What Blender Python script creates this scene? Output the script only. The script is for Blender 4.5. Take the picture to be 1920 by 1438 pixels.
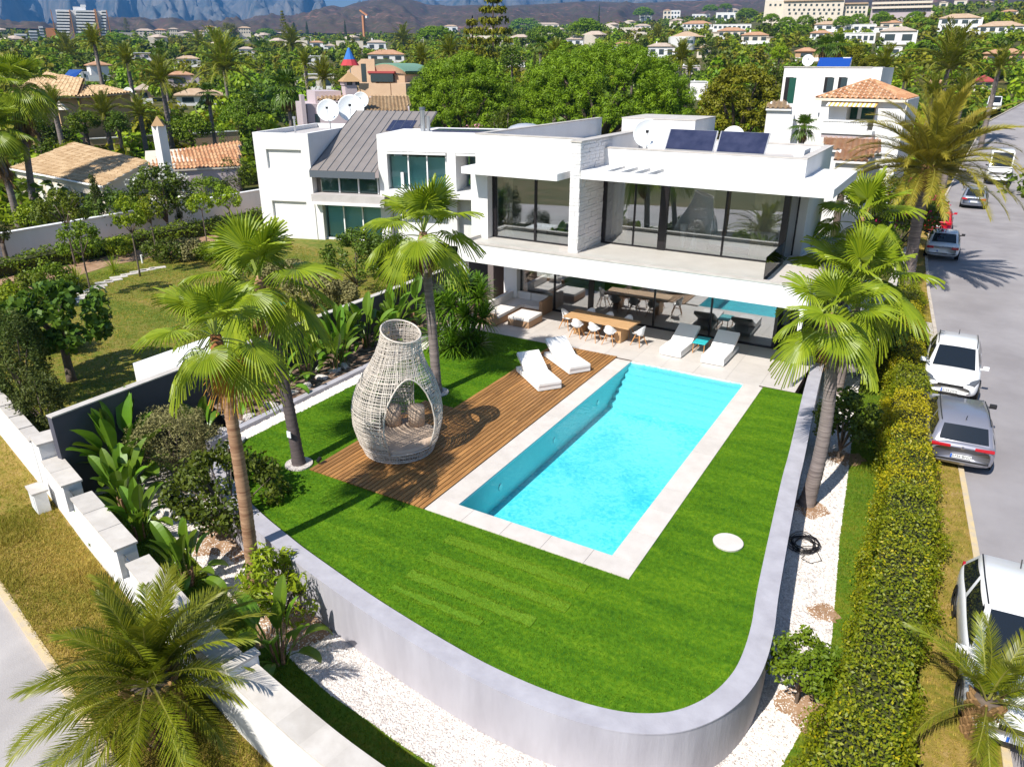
import bpy, bmesh, math, random
import numpy as np
from mathutils import Vector, Matrix
random.seed(7); RNG = np.random.default_rng(7)
PI = math.pi; R_ = math.radians
for o in list(bpy.data.objects): bpy.data.objects.remove(o)
SC = bpy.context.scene
COL = SC.collection
# ---------------------------------------------------------------- camera
FPX, IW, IH = 1401.2, 1920, 1438
YAW, PIT, ROL = -0.52836, 0.401607, 0.0023924
def _cam():
    cy, sy, cp, sp = math.cos(YAW), math.sin(YAW), math.cos(PIT), math.sin(PIT)
    f = Vector((sy*cp, cy*cp, -sp)); r = Vector((cy, -sy, 0)); u = r.cross(f)
    c, s = math.cos(ROL), math.sin(ROL)
    return c*r+s*u, c*u-s*r, f
CR, CU, CF = _cam()
CAMP = Vector((0, 0, 10.0))
cd = bpy.data.cameras.new('camera'); cam = bpy.data.objects.new('camera', cd); COL.objects.link(cam)
cam.matrix_world = Matrix(((CR.x, CU.x, -CF.x, CAMP.x), (CR.y, CU.y, -CF.y, CAMP.y), (CR.z, CU.z, -CF.z, CAMP.z), (0, 0, 0, 1)))
cd.sensor_width = 36; cd.lens = 36*FPX/IW; cd.clip_start = 0.1; cd.clip_end = 30000
SC.camera = cam
# ---------------------------------------------------------------- light
HAZE = 1.15e-4
SUN_EL, SUN_AZ = 48.0, 11.0        # azimuth of the shadows, clockwise from +Y
w = bpy.data.worlds.new('World'); SC.world = w; w.use_nodes = True
nt = w.node_tree; sky = nt.nodes.new('ShaderNodeTexSky'); sky.sky_type = 'NISHITA'; sky.sun_disc = False
sky.sun_elevation = R_(SUN_EL); sky.sun_rotation = R_(180+SUN_AZ); sky.altitude = 50; sky.air_density = 1.0; sky.dust_density = 0.6; sky.ozone_density = 1.5
bg = nt.nodes['Background']; nt.links.new(sky.outputs[0], bg.inputs[0]); bg.inputs[1].default_value = 0.075
sd = bpy.data.lights.new('sun', 'SUN'); sd.energy = 4.9; sd.angle = R_(0.5); sd.color = (1.0, 0.95, 0.86)
so = bpy.data.objects.new('sun', sd); COL.objects.link(so)
_az, _el = R_(SUN_AZ), R_(SUN_EL)
so.rotation_euler = Vector((math.sin(_az)*math.cos(_el), math.cos(_az)*math.cos(_el), -math.sin(_el))).to_track_quat('-Z', 'Y').to_euler()
SC.view_settings.view_transform = 'Standard'; SC.view_settings.look = 'None'
SC.view_settings.exposure = 0.62; SC.view_settings.gamma = 1.0; SC.view_settings.use_curve_mapping = False
SC.render.engine = 'CYCLES'
SC.cycles.use_denoising = True
SC.cycles.max_bounces = 7; SC.cycles.diffuse_bounces = 3; SC.cycles.glossy_bounces = 3; SC.cycles.transmission_bounces = 4
SC.cycles.transparent_max_bounces = 12; SC.cycles.caustics_reflective = False; SC.cycles.caustics_refractive = False
SC.cycles.sample_clamp_indirect = 4.0; SC.cycles.volume_bounces = 0
# ---------------------------------------------------------------- picture-to-place helpers (rays from the measured camera to a known plane)
def ray(px, py): return CF + CR*((px-IW/2)/FPX) - CU*((py-IH/2)/FPX)
def G(px, py, z=0.0):
    d = ray(px, py); return CAMP + d*((z-CAMP.z)/d.z)
def GY(px, py, y):
    d = ray(px, py); return CAMP + d*(y/d.y)
def GD(px, py, dist):            # horizontal distance from the camera's foot
    d = ray(px, py); return CAMP + d*(dist/math.hypot(d.x, d.y))
def heading(px, py=140):
    d = ray(px, py); n = math.hypot(d.x, d.y); return d.x/n, d.y/n
# ---------------------------------------------------------------- terrain height
def road_z(y):
    ks = [(-100, -0.75), (10, -0.65), (30, -0.5), (50, -0.25), (84, 0.0), (112, 3.6), (200, 9), (400, 28), (900, 66), (9000, 190)]
    for (a, za), (b, zb) in zip(ks, ks[1:]):
        if y <= b: return za+(zb-za)*(y-a)/(b-a)
    return ks[-1][1]
def sm(t): t = min(1, max(0, t)); return t*t*(3-2*t)
def terrain(x, y):
    r = math.hypot(x, y); az = math.degrees(math.atan2(x, y))
    k = sm((az+45)/45.0) if y > 0 else 0
    s = 0.040+0.034*k
    far = s*max(0, r-115); far = far if far < 75 else 75+(far-75)*0.25
    if y < 0: far = 0
    near = -1.2+0.9*sm((r-44)/14)+0.3*sm((r-58)/30)
    z = near+far
    if -60 < y < 230:
        a, b = kerbx(y)-1.3, kerbr(y)+4; wl = 0.6 if y < 45 else 3.0
        t = sm((x-a+wl)/wl)*sm((b+9-x)/9); z = z*(1-t)+(road_z(y)-0.22)*t
    return z
def _pl(ks, y):
    for (a, va), (b, vb) in zip(ks, ks[1:]):
        if y <= b: return va+(vb-va)*(y-a)/(b-a)
    return ks[-1][1]
def kerbx(y): return _pl([(-60, 9.5), (0, 3.5), (13, 2.55), (18.3, 2.1), (22.7, 1.67), (30.6, 0.85), (41.4, -0.2), (51, -0.9), (62, -1.1), (84, -0.5), (112, 1.2), (150, 8), (200, 24), (230, 34)], y)
def kerbr(y): return _pl([(-60, 17), (0, 11.2), (30, 8.2), (50, 6.0), (60, 4.9), (72, 4.6), (84, 5.4), (112, 8.2), (150, 15), (200, 31), (230, 41)], y)
# ---------------------------------------------------------------- mesh building
class MB:
    def __init__(s): s.v = []; s.f = []; s.m = []
    def add(s, vs, fs, mi=0):
        k = len(s.v); s.v += [tuple(p) for p in vs]; s.f += [tuple(i+k for i in f) for f in fs]; s.m += [mi]*len(fs); return s
    def box(s, a, b, mi=0, rz=0, about=None, bev=0):
        (x0, y0, z0), (x1, y1, z1) = a, b
        vs = [(x0, y0, z0), (x1, y0, z0), (x1, y1, z0), (x0, y1, z0), (x0, y0, z1), (x1, y0, z1), (x1, y1, z1), (x0, y1, z1)]
        if rz:
            cx, cy = about or ((x0+x1)/2, (y0+y1)/2); c, sn = math.cos(rz), math.sin(rz)
            vs = [(cx+(x-cx)*c-(y-cy)*sn, cy+(x-cx)*sn+(y-cy)*c, z) for x, y, z in vs]
        return s.add(vs, [(0, 3, 2, 1), (4, 5, 6, 7), (0, 1, 5, 4), (1, 2, 6, 5), (2, 3, 7, 6), (3, 0, 4, 7)], mi)
    def prism(s, pts, z0, z1, mi=0):
        n = len(pts); z0s = z0 if hasattr(z0, '__len__') else [z0]*n; z1s = z1 if hasattr(z1, '__len__') else [z1]*n
        vs = [(p[0], p[1], z) for p, z in zip(pts, z0s)]+[(p[0], p[1], z) for p, z in zip(pts, z1s)]
        return s.add(vs, [tuple(range(n-1, -1, -1)), tuple(range(n, 2*n))]+[(i, (i+1) % n, n+(i+1) % n, n+i) for i in range(n)], mi)
    def tube(s, pts, rad, n=8, mi=0, cap=True):
        pts = [Vector(p) for p in pts]; k = len(pts); rad = rad if hasattr(rad, '__len__') else [rad]*k
        vs = []; up = Vector((0.03, 0.07, 1)).normalized()
        for i, p in enumerate(pts):
            t = (pts[min(i+1, k-1)]-pts[max(i-1, 0)]).normalized()
            a = t.cross(up if abs(t.dot(up)) < 0.95 else Vector((1, 0, 0))).normalized(); b = t.cross(a)
            vs += [p+(a*math.cos(2*PI*j/n)+b*math.sin(2*PI*j/n))*rad[i] for j in range(n)]
        fs = [(i*n+j, i*n+(j+1) % n, (i+1)*n+(j+1) % n, (i+1)*n+j) for i in range(k-1) for j in range(n)]
        if cap: fs += [tuple(range(n-1, -1, -1)), tuple(range((k-1)*n, k*n))]
        return s.add(vs, fs, mi)
    def lathe(s, prof, n=16, c=(0, 0, 0), mi=0, cap=True):
        vs = [(c[0]+r*math.cos(2*PI*j/n), c[1]+r*math.sin(2*PI*j/n), c[2]+z) for r, z in prof for j in range(n)]
        k = len(prof); fs = [(i*n+j, i*n+(j+1) % n, (i+1)*n+(j+1) % n, (i+1)*n+j) for i in range(k-1) for j in range(n)]
        if cap: fs += [tuple(range(n-1, -1, -1)), tuple(range((k-1)*n, k*n))]
        return s.add(vs, fs, mi)
    def quad(s, a, b, c, d, mi=0): return s.add([a, b, c, d], [(0, 1, 2, 3)], mi)
    def slab(s, quad, th, mi=0):     # a tilted board: four corners, thickened along its normal
        q = [Vector(p) for p in quad]; n = (q[1]-q[0]).cross(q[3]-q[0]).normalized()*th
        return s.add([p-n for p in q]+q, [(3, 2, 1, 0), (4, 5, 6, 7), (0, 1, 5, 4), (1, 2, 6, 5), (2, 3, 7, 6), (3, 0, 4, 7)], mi)
    def xf(s, M):
        s.v = [tuple(M @ Vector(p)) for p in s.v]; return s
    def mesh(s, name, mats, smooth=False, bevel=0):
        me = bpy.data.meshes.new(name); me.from_pydata(s.v, [], s.f)
        for m in (mats if isinstance(mats, (list, tuple)) else [mats]): me.materials.append(m)
        if any(s.m): me.polygons.foreach_set('material_index', s.m)
        if bevel:
            bm = bmesh.new(); bm.from_mesh(me)
            bmesh.ops.bevel(bm, geom=list(bm.edges), offset=bevel, segments=2, affect='EDGES', profile=0.6, clamp_overlap=True)
            bm.to_mesh(me); bm.free()
        if smooth: me.polygons.foreach_set('use_smooth', [True]*len(me.polygons))
        me.update(); return me
def link(name, me, parent=None, loc=None, **props):
    o = bpy.data.objects.new(name, me); COL.objects.link(o)
    if parent is not None: o.parent = parent
    if loc is not None: o.location = loc
    for k, v in props.items(): o[k] = v
    return o
def obj(name, mb, mats, parent=None, smooth=False, bevel=0, world=False, **props):
    o = link(name, mb.mesh(name, mats, smooth, bevel), parent, **props)
    if world and parent is not None:
        M = Matrix.Identity(4); p = parent
        while p is not None: M = p.matrix_basis @ M; p = p.parent
        o.matrix_basis = M.inverted()
    return o
def thing(name, label, cat, loc=(0, 0, 0), rz=0, group=None):
    o = bpy.data.objects.new(name, None); COL.objects.link(o); o.location = loc; o.rotation_euler = (0, 0, rz)
    o.empty_display_size = 0.3; o['label'] = label; o['category'] = cat
    if group: o['group'] = group
    return o
def tag(o, label, cat, group=None):
    o['label'] = label; o['category'] = cat
    if group: o['group'] = group
    return o
def kids(o): return [c for c in CH.get(o, [])]
def dup(root, loc=None, rz=None, label=None, group=None, scale=None):
    r = root.copy(); COL.objects.link(r)
    if loc is not None: r.location = loc
    if rz is not None: r.rotation_euler = (root.rotation_euler[0], root.rotation_euler[1], rz)
    if scale is not None: r.scale = scale if hasattr(scale, '__len__') else (scale,)*3
    if label: r['label'] = label
    if group: r['group'] = group
    for ch in list(root.children):
        c = ch.copy(); COL.objects.link(c); c.parent = r
        for g in ch.children:
            d = g.copy(); COL.objects.link(d); d.parent = c
    return r
def struct(name, mb, mats, **k): return obj(name, mb, mats, kind='structure', **k)
def npmesh(name, V, F, mats, tint=None, smooth=False, mi=None):
    V = np.asarray(V, dtype=np.float32); F = np.asarray(F, dtype=np.int32); k = F.shape[1]
    me = bpy.data.meshes.new(name); me.vertices.add(len(V)); me.vertices.foreach_set('co', V.ravel())
    me.loops.add(F.size); me.loops.foreach_set('vertex_index', F.ravel())
    me.polygons.add(len(F)); me.polygons.foreach_set('loop_start', np.arange(0, F.size, k, dtype=np.int32))
    for m in (mats if isinstance(mats, (list, tuple)) else [mats]): me.materials.append(m)
    if mi is not None: me.polygons.foreach_set('material_index', np.asarray(mi, dtype=np.int32))
    if smooth: me.polygons.foreach_set('use_smooth', np.ones(len(F), dtype=bool))
    me.update(calc_edges=True)
    if tint is not None:
        a = me.attributes.new('tint', 'FLOAT', 'POINT'); a.data.foreach_set('value', np.asarray(tint, dtype=np.float32))
    return me
# ---------------------------------------------------------------- materials
def newmat(name):
    m = bpy.data.materials.new(name); m.use_nodes = True; n = m.node_tree.nodes; n.clear()
    out = n.new('ShaderNodeOutputMaterial'); return m, m.node_tree, out
def N(t, kind, **ins):
    n = t.nodes.new(kind)
    for k, v in ins.items():
        if k.startswith('_'): setattr(n, k[1:], v)
        else: n.inputs[k.replace('__', ' ')].default_value = v
    return n
def coords(t, world=True):
    if world: return N(t, 'ShaderNodeNewGeometry').outputs['Position']
    return N(t, 'ShaderNodeTexCoord').outputs['Object']
def c4(c): return (c[0], c[1], c[2], 1)
def pmat(name, col, rough=0.6, metal=0.0, spec=0.4, col2=None, scale=3.0, bump=0.0, bscale=40.0, world=True, detail=5.0, stretch=None, tint=False, coat=0.0, sharp=(0.35, 0.65)):
    """plain surface: base colour, optional second colour laid in by noise, optional fine relief"""
    m, t, out = newmat(name); b = N(t, 'ShaderNodeBsdfPrincipled', Roughness=rough, Metallic=metal)
    b.inputs['Specular IOR Level'].default_value = spec; b.inputs['Base Color'].default_value = c4(col)
    if coat: b.inputs['Coat Weight'].default_value = coat; b.inputs['Coat Roughness'].default_value = 0.05
    t.links.new(b.outputs[0], out.inputs[0]); p = coords(t, world)
    if stretch:
        mp = N(t, 'ShaderNodeMapping'); mp.inputs['Scale'].default_value = stretch; t.links.new(p, mp.inputs[0]); p = mp.outputs[0]
    if col2 is not None:
        nz = N(t, 'ShaderNodeTexNoise', Scale=scale, Detail=detail, Roughness=0.6); t.links.new(p, nz.inputs['Vector'])
        rp = N(t, 'ShaderNodeValToRGB'); rp.color_ramp.elements[0].position = sharp[0]; rp.color_ramp.elements[1].position = sharp[1]
        rp.color_ramp.elements[0].color = c4(col); rp.color_ramp.elements[1].color = c4(col2)
        t.links.new(nz.outputs[0], rp.inputs[0]); src = rp.outputs[0]
        if tint:
            at = N(t, 'ShaderNodeAttribute', _attribute_name='tint'); mx = N(t, 'ShaderNodeMix', _data_type='RGBA')
            t.links.new(at.outputs['Fac'], mx.inputs[0]); mx.inputs[6].default_value = c4(col); mx.inputs[7].default_value = c4(col2); src = mx.outputs[2]
        t.links.new(src, b.inputs['Base Color'])
    if bump:
        n2 = N(t, 'ShaderNodeTexNoise', Scale=bscale, Detail=4.0); t.links.new(p, n2.inputs['Vector'])
        bp = N(t, 'ShaderNodeBump', Strength=bump, Distance=0.02); t.links.new(n2.outputs[0], bp.inputs['Height']); t.links.new(bp.outputs[0], b.inputs['Normal'])
    return m
def leafmat(name, ca, cb, trans=0.3, rough=0.5, spec=0.3, objvar=0.0):
    """leaf: two leaf colours mixed leaf by leaf (attribute tint), a share of the light passing through"""
    if ca[1] > ca[0] and ca[1] > ca[2]: ca, cb = [(c[0]*1.32, c[1]*1.10, c[2]*0.65) for c in (ca, cb)]      # a dry southern summer's yellow greens
    m, t, out = newmat(name)
    at = N(t, 'ShaderNodeAttribute', _attribute_name='tint'); mx = N(t, 'ShaderNodeMix', _data_type='RGBA')
    t.links.new(at.outputs['Fac'], mx.inputs[0]); mx.inputs[6].default_value = c4(ca); mx.inputs[7].default_value = c4(cb); c = mx.outputs[2]
    if objvar:
        oi = N(t, 'ShaderNodeObjectInfo'); mr = N(t, 'ShaderNodeMapRange'); mr.inputs[3].default_value = 1-objvar; mr.inputs[4].default_value = 1+objvar
        t.links.new(oi.outputs['Random'], mr.inputs[0]); hs = N(t, 'ShaderNodeHueSaturation'); t.links.new(c, hs.inputs['Color']); t.links.new(mr.outputs[0], hs.inputs['Value'])
        mr2 = N(t, 'ShaderNodeMapRange'); mr2.inputs[3].default_value = 0.5-objvar*0.09; mr2.inputs[4].default_value = 0.5+objvar*0.05
        t.links.new(oi.outputs['Random'], mr2.inputs[0]); t.links.new(mr2.outputs[0], hs.inputs['Hue']); c = hs.outputs[0]
    b = N(t, 'ShaderNodeBsdfPrincipled', Roughness=rough); b.inputs['Specular IOR Level'].default_value = spec
    t.links.new(c, b.inputs['Base Color'])
    tr = N(t, 'ShaderNodeBsdfTranslucent'); t.links.new(c, tr.inputs[0])
    ms = N(t, 'ShaderNodeMixShader'); ms.inputs[0].default_value = trans
    t.links.new(b.outputs[0], ms.inputs[1]); t.links.new(tr.outputs[0], ms.inputs[2]); t.links.new(ms.outputs[0], out.inputs[0]); return m
def glassmat(name, tint, ior=1.5, rough=0.0, wave=0.0, add=0.0):
    """thin pane: what passes is tinted, what reflects follows the angle"""
    m, t, out = newmat(name)
    fr = N(t, 'ShaderNodeFresnel', IOR=ior); tr = N(t, 'ShaderNodeBsdfTransparent'); tr.inputs[0].default_value = c4(tint)
    gl = N(t, 'ShaderNodeBsdfGlossy', Roughness=rough); gl.inputs[0].default_value = (0.95, 0.97, 1, 1)
    if wave:
        nz = N(t, 'ShaderNodeTexNoise', Scale=2.2, Detail=3.0); t.links.new(coords(t), nz.inputs['Vector'])
        bp = N(t, 'ShaderNodeBump', Strength=wave, Distance=0.05); t.links.new(nz.outputs[0], bp.inputs['Height'])
        t.links.new(bp.outputs[0], gl.inputs['Normal']); t.links.new(bp.outputs[0], fr.inputs['Normal'])
    f = fr.outputs[0]
    if add:
        ad = N(t, 'ShaderNodeMath', _operation='ADD', _use_clamp=True); t.links.new(f, ad.inputs[0]); ad.inputs[1].default_value = add; f = ad.outputs[0]
    ms = N(t, 'ShaderNodeMixShader'); t.links.new(f, ms.inputs[0]); t.links.new(tr.outputs[0], ms.inputs[1]); t.links.new(gl.outputs[0], ms.inputs[2])
    t.links.new(ms.outputs[0], out.inputs[0]); return m
M = {}
M['white'] = pmat('white_render', (0.78, 0.77, 0.765), 0.75, col2=(0.69, 0.68, 0.675), scale=1.1, stretch=(1, 1, 0.3), sharp=(0.45, 0.8), bump=0.12, bscale=60)
M['white2'] = pmat('white_paint_smooth', (0.84, 0.835, 0.83), 0.5)
M['cap'] = pmat('pale_stone_cap', (0.60, 0.56, 0.52), 0.6, col2=(0.50, 0.46, 0.42), scale=2.5, bump=0.1)
M['lilac'] = pmat('grey_lilac_render', (0.44, 0.428, 0.472), 0.7, col2=(0.335, 0.322, 0.36), scale=2.2, bump=0.15, bscale=30, stretch=(1, 1, 0.22), sharp=(0.35, 0.75))
M['greywall'] = pmat('grey_render', (0.085, 0.085, 0.11), 0.75, col2=(0.07, 0.07, 0.09), scale=1.0, bump=0.12)
M['gravel'] = None
M['coping'] = pmat('cream_limestone', (0.65, 0.60, 0.56), 0.55, col2=(0.57, 0.52, 0.48), scale=2.0, bump=0.06)
M['terrace'] = pmat('terrace_tile', (0.61, 0.565, 0.53), 0.5, col2=(0.55, 0.505, 0.47), scale=1.3, bump=0.05)
M['deck'] = pmat('deck_wood', (0.40, 0.20, 0.065), 0.55, col2=(0.27, 0.125, 0.04), scale=2.2, stretch=(9, 0.7, 1), bump=0.25, bscale=14)
M['deckdark'] = pmat('deck_underside', (0.045, 0.022, 0.01), 0.8)
M['black'] = pmat('black_frame', (0.014, 0.012, 0.014), 0.35)
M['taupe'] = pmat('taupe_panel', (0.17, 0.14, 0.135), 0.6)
M['glass'] = glassmat('window_glass', (0.955, 0.97, 0.95), 1.5, add=0.20)
M['glassdark'] = glassmat('tinted_window_glass', (0.80, 0.82, 0.81), 1.6, add=0.24)
M['balglass'] = glassmat('balustrade_glass', (0.97, 0.985, 0.98), 1.10)
M['tealglass'] = glassmat('teal_window_glass', (0.76, 0.955, 0.945), 1.45)
M['carglass'] = glassmat('car_window_glass', (0.06, 0.08, 0.09), 1.5)
M['wood'] = pmat('pale_teak', (0.60, 0.38, 0.20), 0.5, col2=(0.48, 0.28, 0.13), scale=1.5, stretch=(1.2, 12, 1), world=False)
M['legwood'] = pmat('oak_leg', (0.52, 0.25, 0.085), 0.5)
M['shell'] = pmat('white_plastic', (0.82, 0.82, 0.83), 0.35)
M['cushion'] = pmat('cream_cushion', (0.74, 0.70, 0.67), 0.85, bump=0.2, bscale=120)
M['whitefab'] = pmat('white_outdoor_fabric', (0.82, 0.80, 0.79), 0.8, bump=0.15, bscale=90)
M['wickertan'] = pmat('tan_rattan', (0.46, 0.29, 0.17), 0.7, col2=(0.36, 0.21, 0.12), scale=30, stretch=(1, 1, 4), bump=0.5, bscale=60)
M['wicker'] = pmat('bleached_rattan', (0.64, 0.585, 0.53), 0.55, col2=(0.48, 0.425, 0.375), scale=14)
M['seatpad'] = pmat('beige_pad', (0.52, 0.40, 0.31), 0.9, bump=0.2, bscale=80)
M['teal'] = pmat('turquoise_lacquer', (0.03, 0.46, 0.50), 0.35)
M['steel'] = pmat('brushed_steel', (0.55, 0.56, 0.58), 0.3, metal=0.9)
M['dish'] = pmat('dish_white', (0.74, 0.77, 0.79), 0.4)
M['zinc'] = pmat('zinc_roof', (0.30, 0.265, 0.245), 0.45, metal=0.25, col2=(0.26, 0.23, 0.215), scale=1.2)
M['zincdark'] = pmat('zinc_fascia', (0.13, 0.15, 0.18), 0.5, metal=0.3)
M['solar'] = pmat('solar_glass', (0.02, 0.025, 0.06), 0.2, spec=0.6, col2=(0.04, 0.045, 0.09), scale=2.0)
M['solarblue'] = pmat('blue_solar_glass', (0.012, 0.06, 0.30), 0.2, spec=0.7)
M['alu'] = pmat('aluminium', (0.62, 0.62, 0.63), 0.35, metal=0.7)
M['asphalt'] = pmat('pale_asphalt', (0.335, 0.315, 0.325), 0.85, col2=(0.25, 0.232, 0.24), scale=0.35, bump=0.3, bscale=45, detail=9)
M['concrete'] = pmat('pale_concrete', (0.52, 0.49, 0.48), 0.8, col2=(0.45, 0.42, 0.41), scale=1.5, bump=0.2)
M['kerb'] = pmat('kerb_stone', (0.56, 0.50, 0.44), 0.8, col2=(0.43, 0.37, 0.31), scale=3, bump=0.3)
M['kerbyellow'] = pmat('kerb_yellow_paint', (0.62, 0.48, 0.26), 0.8, col2=(0.50, 0.42, 0.32), scale=4, bump=0.3)
M['soil'] = pmat('brown_soil', (0.27, 0.155, 0.085), 0.95, col2=(0.42, 0.27, 0.17), scale=3, bump=0.6, bscale=25)
M['trunkgrey'] = pmat('palm_bark_grey', (0.27, 0.225, 0.21), 0.85, col2=(0.13, 0.105, 0.10), scale=2.5, stretch=(0.6, 0.6, 9), bump=0.5, bscale=12)
M['trunkdark'] = pmat('palm_bark_dark', (0.115, 0.09, 0.09), 0.85, col2=(0.075, 0.06, 0.06), scale=2.5, stretch=(1, 1, 6), bump=0.5, bscale=12)
M['trunktan'] = pmat('palm_bark_tan', (0.44, 0.27, 0.16), 0.85, col2=(0.22, 0.11, 0.06), scale=2.5, stretch=(0.6, 0.6, 9), bump=0.5, bscale=12)
M['trunkred'] = pmat('palm_bark_russet', (0.34, 0.135, 0.045), 0.85, col2=(0.20, 0.08, 0.03), scale=3, stretch=(1, 1, 5), bump=0.6, bscale=12)
M['bark'] = pmat('tree_bark', (0.17, 0.13, 0.10), 0.9, col2=(0.10, 0.075, 0.06), scale=4, bump=0.6, bscale=14)
M['thatch'] = pmat('dead_frond', (0.30, 0.18, 0.075), 0.9, col2=(0.20, 0.11, 0.045), scale=4)
M['fan'] = leafmat('fan_leaf', (0.11, 0.21, 0.014), (0.26, 0.38, 0.03), 0.34, 0.42, 0.4)
M['fandk'] = leafmat('fan_leaf_deep', (0.04, 0.10, 0.012), (0.085, 0.175, 0.02), 0.3, 0.45, 0.4)
M['fandry'] = leafmat('fan_leaf_dry', (0.42, 0.20, 0.02), (0.50, 0.27, 0.05), 0.3, 0.6)
M['petiole'] = pmat('petiole_green', (0.26, 0.33, 0.06), 0.5)
M['feather'] = leafmat('feather_leaf', (0.07, 0.13, 0.012), (0.20, 0.25, 0.022), 0.28, 0.42, 0.45, objvar=0.12)
M['feathergrey'] = leafmat('feather_leaf_olive', (0.12, 0.165, 0.03), (0.34, 0.335, 0.065), 0.25, 0.45, 0.4, objvar=0.12)
M['rachis'] = pmat('rachis_yellow', (0.26, 0.25, 0.05), 0.5)
M['strel'] = leafmat('paddle_leaf', (0.05, 0.13, 0.018), (0.115, 0.25, 0.028), 0.3, 0.32, 0.5, objvar=0.25)
M['yucca'] = leafmat('yucca_leaf', (0.04, 0.12, 0.012), (0.11, 0.24, 0.02), 0.25, 0.35, 0.5)
M['hedge'] = leafmat('hedge_leaf', (0.07, 0.14, 0.009), (0.23, 0.28, 0.014), 0.3, 0.45)
M['hedgey'] = leafmat('hedge_leaf_golden', (0.34, 0.33, 0.01), (0.52, 0.43, 0.012), 0.3, 0.45)
M['pine'] = leafmat('pine_needles', (0.07, 0.17, 0.008), (0.19, 0.36, 0.014), 0.25, 0.55, objvar=0.1)
M['pineol'] = leafmat('pine_needles_olive', (0.075, 0.105, 0.007), (0.20, 0.225, 0.012), 0.25, 0.55, objvar=0.1)
M['treed'] = leafmat('dark_leaf', (0.035, 0.08, 0.012), (0.10, 0.17, 0.02), 0.25, 0.45, objvar=0.2)
M['treem'] = leafmat('mid_leaf', (0.06, 0.135, 0.012), (0.15, 0.25, 0.02), 0.28, 0.5, objvar=0.25)
M['treey'] = leafmat('bright_leaf', (0.11, 0.22, 0.012), (0.25, 0.37, 0.02), 0.3, 0.5, objvar=0.2)
M['olive'] = leafmat('olive_leaf', (0.13, 0.15, 0.09), (0.24, 0.26, 0.17), 0.2, 0.6)
M['cyp'] = leafmat('cypress_leaf', (0.03, 0.06, 0.012), (0.07, 0.10, 0.02), 0.15, 0.6, objvar=0.15)
M['fig'] = leafmat('fig_leaf', (0.035, 0.10, 0.015), (0.10, 0.20, 0.03), 0.28, 0.4)
M['pink'] = leafmat('pink_petal', (0.62, 0.20, 0.30), (0.75, 0.40, 0.48), 0.3, 0.6)
M['magenta'] = leafmat('magenta_petal', (0.45, 0.015, 0.10), (0.60, 0.03, 0.16), 0.3, 0.6)
M['whitefl'] = leafmat('white_petal', (0.75, 0.75, 0.66), (0.82, 0.82, 0.75), 0.3, 0.6)
M['tiletan'] = pmat('roof_tile_tan', (0.40, 0.255, 0.13), 0.8, col2=(0.60, 0.43, 0.255), tint=True)
M['tileterra'] = pmat('roof_tile_terracotta', (0.42, 0.19, 0.09), 0.8, col2=(0.60, 0.35, 0.19), tint=True)
M['tileflat2'] = pmat('roof_tile_far_orange', (0.42, 0.22, 0.12), 0.85, col2=(0.52, 0.31, 0.19), scale=0.9, bump=0.5, bscale=4)
M['tileflat3'] = pmat('roof_tile_far_grey', (0.42, 0.33, 0.27), 0.85, col2=(0.52, 0.42, 0.34), scale=0.9, bump=0.5, bscale=4)
M['tileflat'] = pmat('roof_tile_far', (0.44, 0.30, 0.19), 0.85, col2=(0.53, 0.39, 0.27), scale=0.9, bump=0.5, bscale=4)
M['wallpeach'] = pmat('peach_render', (0.62, 0.43, 0.29), 0.8, col2=(0.56, 0.38, 0.25), scale=1)
M['wallcream'] = pmat('cream_render', (0.74, 0.66, 0.55), 0.8, col2=(0.68, 0.60, 0.50), scale=1)
M['walltan'] = pmat('tan_render', (0.52, 0.33, 0.19), 0.8)
M['wallpink'] = pmat('pink_grey_render', (0.50, 0.42, 0.44), 0.8)
M['copper'] = pmat('copper_green_roof', (0.19, 0.34, 0.24), 0.6)
M['windark'] = pmat('window_dark', (0.03, 0.05, 0.06), 0.1, spec=0.7)
M['wingreen'] = pmat('green_window', (0.01, 0.075, 0.055), 0.12, spec=0.6)
M['brickred'] = pmat('red_brick', (0.32, 0.10, 0.06), 0.85)
M['towertan'] = pmat('tower_tan', (0.50, 0.23, 0.09), 0.85)
M['red'] = pmat('red_roof', (0.36, 0.06, 0.06), 0.7)
M['rubber'] = pmat('tyre_rubber', (0.016, 0.016, 0.017), 0.8)
M['curtain'] = pmat('sheer_curtain', (0.66, 0.60, 0.46), 0.9)
M['roomgrey'] = pmat('room_wall', (0.68, 0.70, 0.66), 0.85)
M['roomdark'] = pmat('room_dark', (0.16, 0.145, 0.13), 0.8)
def gravelmat(name, ca, cb, sc):
    m, t, out = newmat(name); b = N(t, 'ShaderNodeBsdfPrincipled', Roughness=0.85); t.links.new(b.outputs[0], out.inputs[0])
    v = N(t, 'ShaderNodeTexVoronoi', Scale=sc); p = coords(t); t.links.new(p, v.inputs['Vector'])
    nz = N(t, 'ShaderNodeTexNoise', Scale=0.9, Detail=6.0); t.links.new(p, nz.inputs['Vector'])
    mx = N(t, 'ShaderNodeMix', _data_type='RGBA'); sp = N(t, 'ShaderNodeSeparateColor'); t.links.new(v.outputs['Color'], sp.inputs[0])
    t.links.new(sp.outputs[0], mx.inputs[0]); mx.inputs[6].default_value = c4(ca); mx.inputs[7].default_value = c4(cb)
    t.links.new(mx.outputs[2], b.inputs['Base Color'])
    bp = N(t, 'ShaderNodeBump', Strength=0.9, Distance=0.03); bp.invert = True; t.links.new(v.outputs['Distance'], bp.inputs['Height']); t.links.new(bp.outputs[0], b.inputs['Normal'])
    return m
M['gravel'] = gravelmat('white_gravel', (0.72, 0.665, 0.63), (0.46, 0.41, 0.385), 28)
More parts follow.
